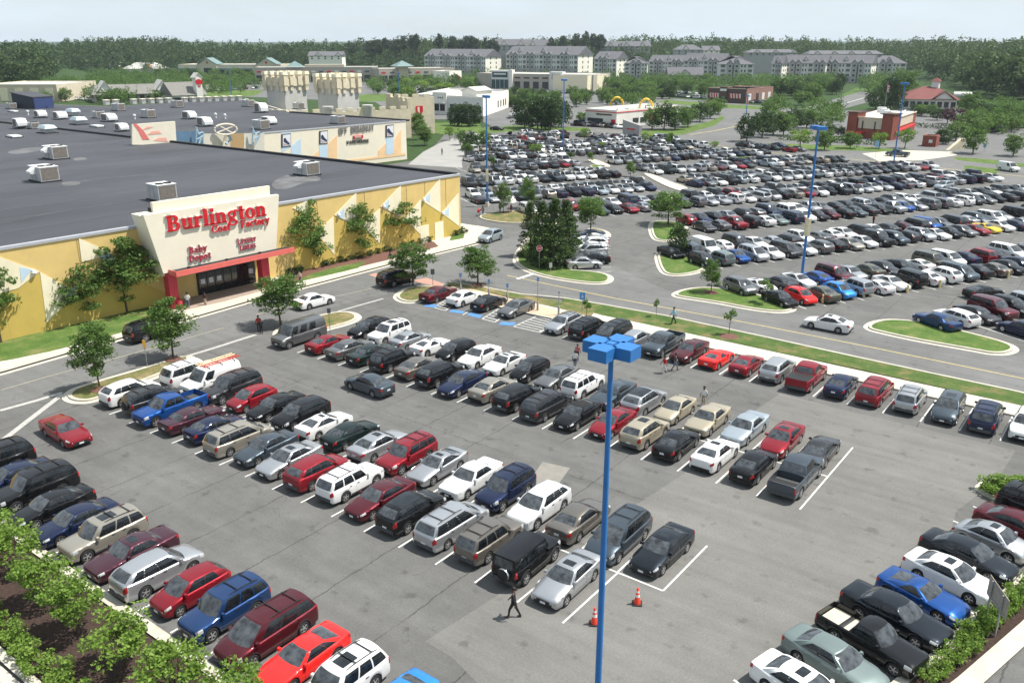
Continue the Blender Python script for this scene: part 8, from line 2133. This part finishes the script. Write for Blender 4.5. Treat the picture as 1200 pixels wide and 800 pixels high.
# large sign at the lower right, seen from behind
a, b = Vector(G(1154, 728, .1)), Vector(G(1165.5, 746, .1)); w = Wall(a, b); r_ = wroot('sign_board', (*a, 0)); tag(r_, 'weathered grey backed sign board on two posts beside the white sedan', 'sign')
for q in (a, b): mb = MB(); mb.tube([(q.x, q.y, 0), (q.x, q.y, 2.35)], .045, 8); mb.build('post', M_GREYM, r_)
w2 = Wall(a + (a - b) * .42, b - (a - b) * .42)
mb = MB(); w2.box('', 0, w2.L, -.07, -.045, 1.35, 2.4, None, mb=mb); mb.build('board', mat('weathered_board', (.30, .27, .22), .7, .12, 2), r_)
for z in (1.5, 2.2): mb = MB(); w2.box('', .05, w2.L - .05, -.045, -.01, z, z + .06, None, mb=mb); mb.build('rail', M_GREYM, r_)
# traffic cones
for x, y, lab in ((696.4, 730.5, 'orange traffic cone left of the blue lamp post, lower of two'), (746.6, 707, 'orange traffic cone right of the blue lamp post by the empty bay')):
    u, v = G(x, y); r_ = empty('traffic_cone', (u, v, 0), R(30)); tag(r_, lab, 'traffic cone', 'traffic cones')
    mb = MB(); mb.box(-.24, .24, -.24, .24, .01, .05); mb.build('base', M_TRIM, r_)
    mb = MB(); mb.lathe([(.17, .05), (.045, .90), (.03, .92), (.001, .92)], 16); mb.build('cone', M_ORANGE, r_, smooth=True)
    for z0, z1 in ((.42, .56), (.66, .76)):
        f = lambda z: .17 + (.045 - .17) * (z - .05) / .85 + .004
        mb = MB(); mb.lathe([(f(z0), z0), (f(z1), z1)], 16); mb.build('reflective_band', M_TRIMW, r_, smooth=True)
for i, (x, y) in enumerate(((964, 355), (1012, 348), (1101, 337), (1181, 326), (1063, 343))):
    u, v = G(x, y); mb = MB(); mb.lathe([(.14, 0), (.12, .9), (.05, .95), (.001, .95)], 10, (u, v, 0)); tag(mb.build('marker_post', mat('marker_yellow', (.62, .52, .25), .6, .08), None, smooth=True), 'short pale yellow marker post, ' + ORD[i] + ' along the nearest far-lot row', 'post', 'yellow marker posts')
# white parasol by the dry island
u, v = G(595.6, 249); r_ = empty('parasol', (u, v, 0)); tag(r_, 'white parasol with people under it by the store corner', 'parasol'); mb = MB(); mb.tube([(0, 0, 0), (0, 0, 2.7)], .03, 6); mb.build('pole', M_GREYM, r_); mb = MB(); mb.lathe([(1.35, 1.75), (1.2, 2.1), (.7, 2.55), (.001, 2.8)], 12); mb.build('canopy', M_TRIMW, r_, smooth=True)

# ---- people: one continuous body each, grown from a skeleton
def person_mesh(name, walk, arm, hands_low=True, female=False):
    """skeleton -> skin -> one surface; faces coloured by body region"""
    s = walk
    J = {'pel': (0, 0, .96, .135), 'spi': (0.01, 0, 1.12, .125), 'che': (0.02, 0, 1.30, .15), 'nek': (.02, 0, 1.47, .055), 'jaw': (.045, 0, 1.56, .075), 'hed': (.03, 0, 1.66, .098), 'crn': (.02, 0, 1.72, .075)}
    E_ = [('pel', 'spi'), ('spi', 'che'), ('che', 'nek'), ('nek', 'jaw'), ('jaw', 'hed'), ('hed', 'crn')]
    J['nos'] = (.135, 0, 1.615, .016); E_.append(('hed', 'nos'))
    for sg, n in ((1, 'l'), (-1, 'r')):
        J['hip' + n] = (0, sg * .10, .90, .105); J['kne' + n] = (sg * s * .5 + .04, sg * .11, .50, .068); J['ank' + n] = (sg * s * .95 - .05, sg * .11, .09, .045); J['toe' + n] = (sg * s * .95 + .15, sg * .12, .035, .036); J['hel' + n] = (sg * s * .95 - .09, sg * .11, .04, .036)
        E_ += [('pel', 'hip' + n), ('hip' + n, 'kne' + n), ('kne' + n, 'ank' + n), ('ank' + n, 'toe' + n), ('ank' + n, 'hel' + n)]
        a = -sg * arm
        J['sho' + n] = (.01, sg * .19, 1.40, .066); J['elb' + n] = (a * .35, sg * .26, 1.13, .047); J['wri' + n] = (a * .9 + .06, sg * .25, .90, .030); J['plm' + n] = (a * 1.05 + .09, sg * .25, .83, .032)
        E_ += [('che', 'sho' + n), ('sho' + n, 'elb' + n), ('elb' + n, 'wri' + n), ('wri' + n, 'plm' + n)]
        bx, bz = J['plm' + n][0], J['plm' + n][2]
        for i, (dy, ln) in enumerate(((-.024, .075), (-.008, .085), (.008, .08), (.022, .062))): J[f'fa{i}{n}'] = (bx + .02, sg * .25 + dy, bz - .05, .0085); J[f'fb{i}{n}'] = (bx + .035, sg * .25 + dy, bz - .03 - ln, .007); E_ += [('plm' + n, f'fa{i}{n}'), (f'fa{i}{n}', f'fb{i}{n}')]
        J['th' + n] = (bx + .05, sg * .25 - sg * .02, bz - .015, .010); J['ti' + n] = (bx + .07, sg * .25 - sg * .025, bz - .05, .008); E_ += [('wri' + n, 'th' + n), ('th' + n, 'ti' + n)]
    keys = list(J); me = bpy.data.meshes.new(name); me.from_pydata([J[k][:3] for k in keys], [(keys.index(a), keys.index(b)) for a, b in E_], [])
    ob = bpy.data.objects.new(name, me); COL.objects.link(ob)
    md = ob.modifiers.new('skin', 'SKIN'); sd_ = ob.modifiers.new('sub', 'SUBSURF'); sd_.levels = 1; sd_.render_levels = 1
    for i, k in enumerate(keys):
        r_ = J[k][3]; v = me.skin_vertices[0].data[i]; v.radius = (r_ * (1.25 if k in ('che', 'pel', 'spi') else 1), r_); v.use_root = k == 'pel'
    dg = bpy.context.evaluated_depsgraph_get(); out = bpy.data.meshes.new_from_object(ob.evaluated_get(dg)); bpy.data.objects.remove(ob); out.name = name
    out.polygons.foreach_set('use_smooth', [True] * len(out.polygons))
    return out
PM = {'a': person_mesh('body_walking', .30, .22), 'b': person_mesh('body_strolling', .16, .12), 'c': person_mesh('body_standing', .04, .05)}
M_SKINT = [mat('skin_dark', (.13, .07, .045), .6, .05), mat('skin_light', (.45, .28, .20), .6, .05)]
M_HAIR = mat('dark_hair', (.012, .010, .009), .7, .1, 10)
CLOTH = {}
def cloth(c):
    k = 'cloth_%d_%d_%d' % tuple(int(q * 200) for q in c)
    return mat(k, c, .85, .1, 6)
def person(x, y, ytop, pose, hd, top, legs, label, skin=0, sleeve=1.14, leglen=.12, hair=True):
    u, v = G(x, y); h = HGT(x, y, ytop); h = min(max(h, 1.5), 1.85); sc = h / 1.79
    o = bpy.data.objects.new('person', PM[pose].copy()); COL.objects.link(o); o.location = (u, v, .0 if not (x > 700 and 360 < y < 382) else .14); o.rotation_euler = (0, 0, hd); o.scale = (sc,) * 3
    me = o.data; me.materials.clear()
    for m in (M_SKINT[skin], cloth(top), cloth(legs), M_TRIM): me.materials.append(m)
    mi = []
    for p in me.polygons:
        c = p.center; arm = abs(c.y) > .20 and c.z > .7
        if c.z < .085: mi.append(3)
        elif arm: mi.append(1 if c.z > sleeve else 0)
        elif c.z > 1.445: mi.append(0)
        elif c.z > .97: mi.append(1)
        else: mi.append(2 if c.z > leglen else 0)
    me.polygons.foreach_set('material_index', mi)
    tag(o, label, 'person', 'people')
    if hair:
        mb = MB(); mb.lathe([(.112, .0), (.116, .05), (.095, .11), (.05, .145), (.001, .15)], 14, (-.002, 0, 1.635)); hr = mb.build('hair', M_HAIR, o, smooth=True)
    return o
def dirpx(x0, y0, x1, y1): a, b = Vector(G(x0, y0)), Vector(G(x1, y1)); return math.atan2((b - a).y, (b - a).x)
K = (.012, .012, .014); WHT = (.62, .62, .60); RD = (.38, .03, .035); NV = (.03, .045, .09); KH = (.34, .28, .19); TQ = (.22, .48, .60)
for q in ((602, 723, 687, 'a', dirpx(602, 723, 560, 716), K, K, 'person in black walking behind the boxy black off-roader', 0, .9),
    (673.6, 431, 410, 'b', dirpx(673, 431, 690, 412), WHT, NV, 'person in white shirt and jeans, nearer of the pair in the aisle'), (676.5, 422, 405, 'b', dirpx(673, 431, 690, 412), (.42, .12, .12), K, 'person in dark red just behind the white-shirted walker'),
    (778.3, 437, 416, 'a', dirpx(778, 437, 740, 441), RD, (.5, .46, .42), 'person in red shirt and pale trousers walking left', 0, .95), (790.8, 434, 413, 'a', dirpx(790, 434, 830, 436), (.06, .07, .10), (.12, .15, .22), 'person in dark vest and grey shorts beside the red-shirted walker', 0, 1.3, .48),
    (824, 475, 452, 'b', dirpx(824, 475, 812, 490), WHT, KH, 'person in white shirt and khaki trousers alone in the aisle'), (789, 381, 361, 'a', dirpx(789, 381, 760, 383), TQ, K, 'person in turquoise shirt walking on the grass strip'),
    (304, 389, 369, 'b', dirpx(304, 389, 302, 380), RD, K, 'person in red shirt on the store road by the young tree'), (306.5, 391, 374, 'c', dirpx(306, 391, 304, 384), K, K, 'person in black close to the red-shirted one on the store road'),
    (221, 362, 340, 'c', dirpx(221, 362, 240, 350), WHT, (.10, .13, .18), 'person in white shirt standing by the red entrance column'), (241, 358.5, 343, 'c', dirpx(241, 358, 255, 352), (.05, .03, .04), (.45, .36, .30), 'person in dark top in front of the store doors', 0, 1.2, .45),
    (344.7, 332, 316, 'a', dirpx(344, 332, 330, 336), (.03, .03, .03), (.04, .03, .03), 'person in dark clothes, left of the pair on the store sidewalk'), (352, 332, 317, 'b', dirpx(352, 332, 340, 336), (.5, .42, .38), (.06, .06, .08), 'person with pale top, right of the pair on the store sidewalk', 1), (458, 309.5, 294, 'a', dirpx(458, 309, 445, 312), (.05, .06, .07), (.45, .42, .38), 'person striding along the store sidewalk under a tree'),
    (566, 252, 240.5, 'b', dirpx(566, 252, 555, 255), (.14, .17, .20), NV, 'person pushing a red stroller near the store corner'), (586, 249, 240, 'c', dirpx(586, 249, 580, 252), (.10, .10, .11), K, 'person in dark clothes left of the parasol'), (599, 249.5, 240, 'c', dirpx(599, 249, 590, 252), (.28, .06, .07), (.22, .04, .05), 'person in dark red under the white parasol'),
    (518, 181.5, 173.5, 'c', 0, K, K, 'person in black standing on the pale drive behind the store'), (1023, 263, 253.5, 'c', 1, (.16, .03, .03), K, 'person in dark red beside a black SUV in the far lot'), (1005, 229, 219, 'c', 2, (.20, .30, .10), (.12, .16, .2), 'person in green shirt between rows of the far lot')):
    person(*q)
# stroller
u, v = G(562, 253.3); r_ = empty('stroller', (u, v, 0), dirpx(566, 252, 555, 255)); tag(r_, 'red stroller pushed near the store corner', 'stroller')
mb = MB(); mb.grid(lambda a, b: (.3 * math.cos(a) * (1 if a < 2 else 1), b, .75 + .38 * math.sin(a)), lin(8, -.4, 2.9), (-.25, .25)); mb.build('seat', M_STOP, r_)
mb = MB()
for y in (-.26, .26): mb.tube([(-.55, y, 1.0), (0, y, .55), (.35, y, .12)], .018, 6); mb.tube([(-.35, y, .12), (0, y, .55), (.3, y, .8)], .018, 6)
mb.build('frame', M_GREYM, r_)
for x in (-.35, .35):
    for y in (-.26, .26): mb = MB(); mb.lathe([(.001, -.02), (.11, -.02), (.11, .02), (.001, .02)], 10); mb.v = [(x + a, y + c, .11 + b) for a, b, c in mb.v]; mb.build('wheel', M_TYRE, r_)
# ---- summer haze: one closed box of thin pale air round everything
mh = bpy.data.materials.new('haze_air'); mh.use_nodes = True
n_, l_ = mh.node_tree.nodes, mh.node_tree.links
for q in list(n_):
    if q.type == 'BSDF_PRINCIPLED': n_.remove(q)
pv = n_.new('ShaderNodeVolumePrincipled'); pv.inputs['Density'].default_value = .00008; pv.inputs['Color'].default_value = (.78, .88, 1.0, 1); pv.inputs['Anisotropy'].default_value = .2
l_.new(pv.outputs['Volume'], n_['Material Output'].inputs['Volume'])
mb = MB(); mb.box(-3400, 3400, -320, 6150, -2.0, 78)
mb.v = [(x * c_ - y * s_, x * s_ + y * c_, z) for x, y, z in mb.v]
hz = mb.build('haze', mh); tag(hz, 'thin pale summer haze over the whole view', 'haze', kind='stuff')
# ================================================================ labels: things of one cluster are told apart by their order from the left
def ordinal(n):
    ones = ['', 'first', 'second', 'third', 'fourth', 'fifth', 'sixth', 'seventh', 'eighth', 'ninth', 'tenth', 'eleventh', 'twelfth', 'thirteenth', 'fourteenth', 'fifteenth', 'sixteenth', 'seventeenth', 'eighteenth', 'nineteenth']
    tens = {2: 'twent', 3: 'thirt', 4: 'fort', 5: 'fift', 6: 'sixt', 7: 'sevent', 8: 'eight', 9: 'ninet'}
    if n < 20: return ones[n]
    return tens[n // 10] + ('ieth' if n % 10 == 0 else 'y-' + ones[n % 10])
same = {}
for o in SC.objects:
    if o.parent is None and 'label' in o: same.setdefault(o['label'], []).append(o)
for lab, os_ in same.items():
    if len(os_) > 1:
        os_.sort(key=lambda o: PX(o.location.x, o.location.y, o.location.z)[0])
        for i, o in enumerate(os_): o['label'] = f"{lab}, {ordinal(i + 1)} from the left" if i < len(os_) - 1 else f"{lab}, rightmost"
        for o in os_:
            if len(o['label'].split()) > 16: print('LONG', o['label'])
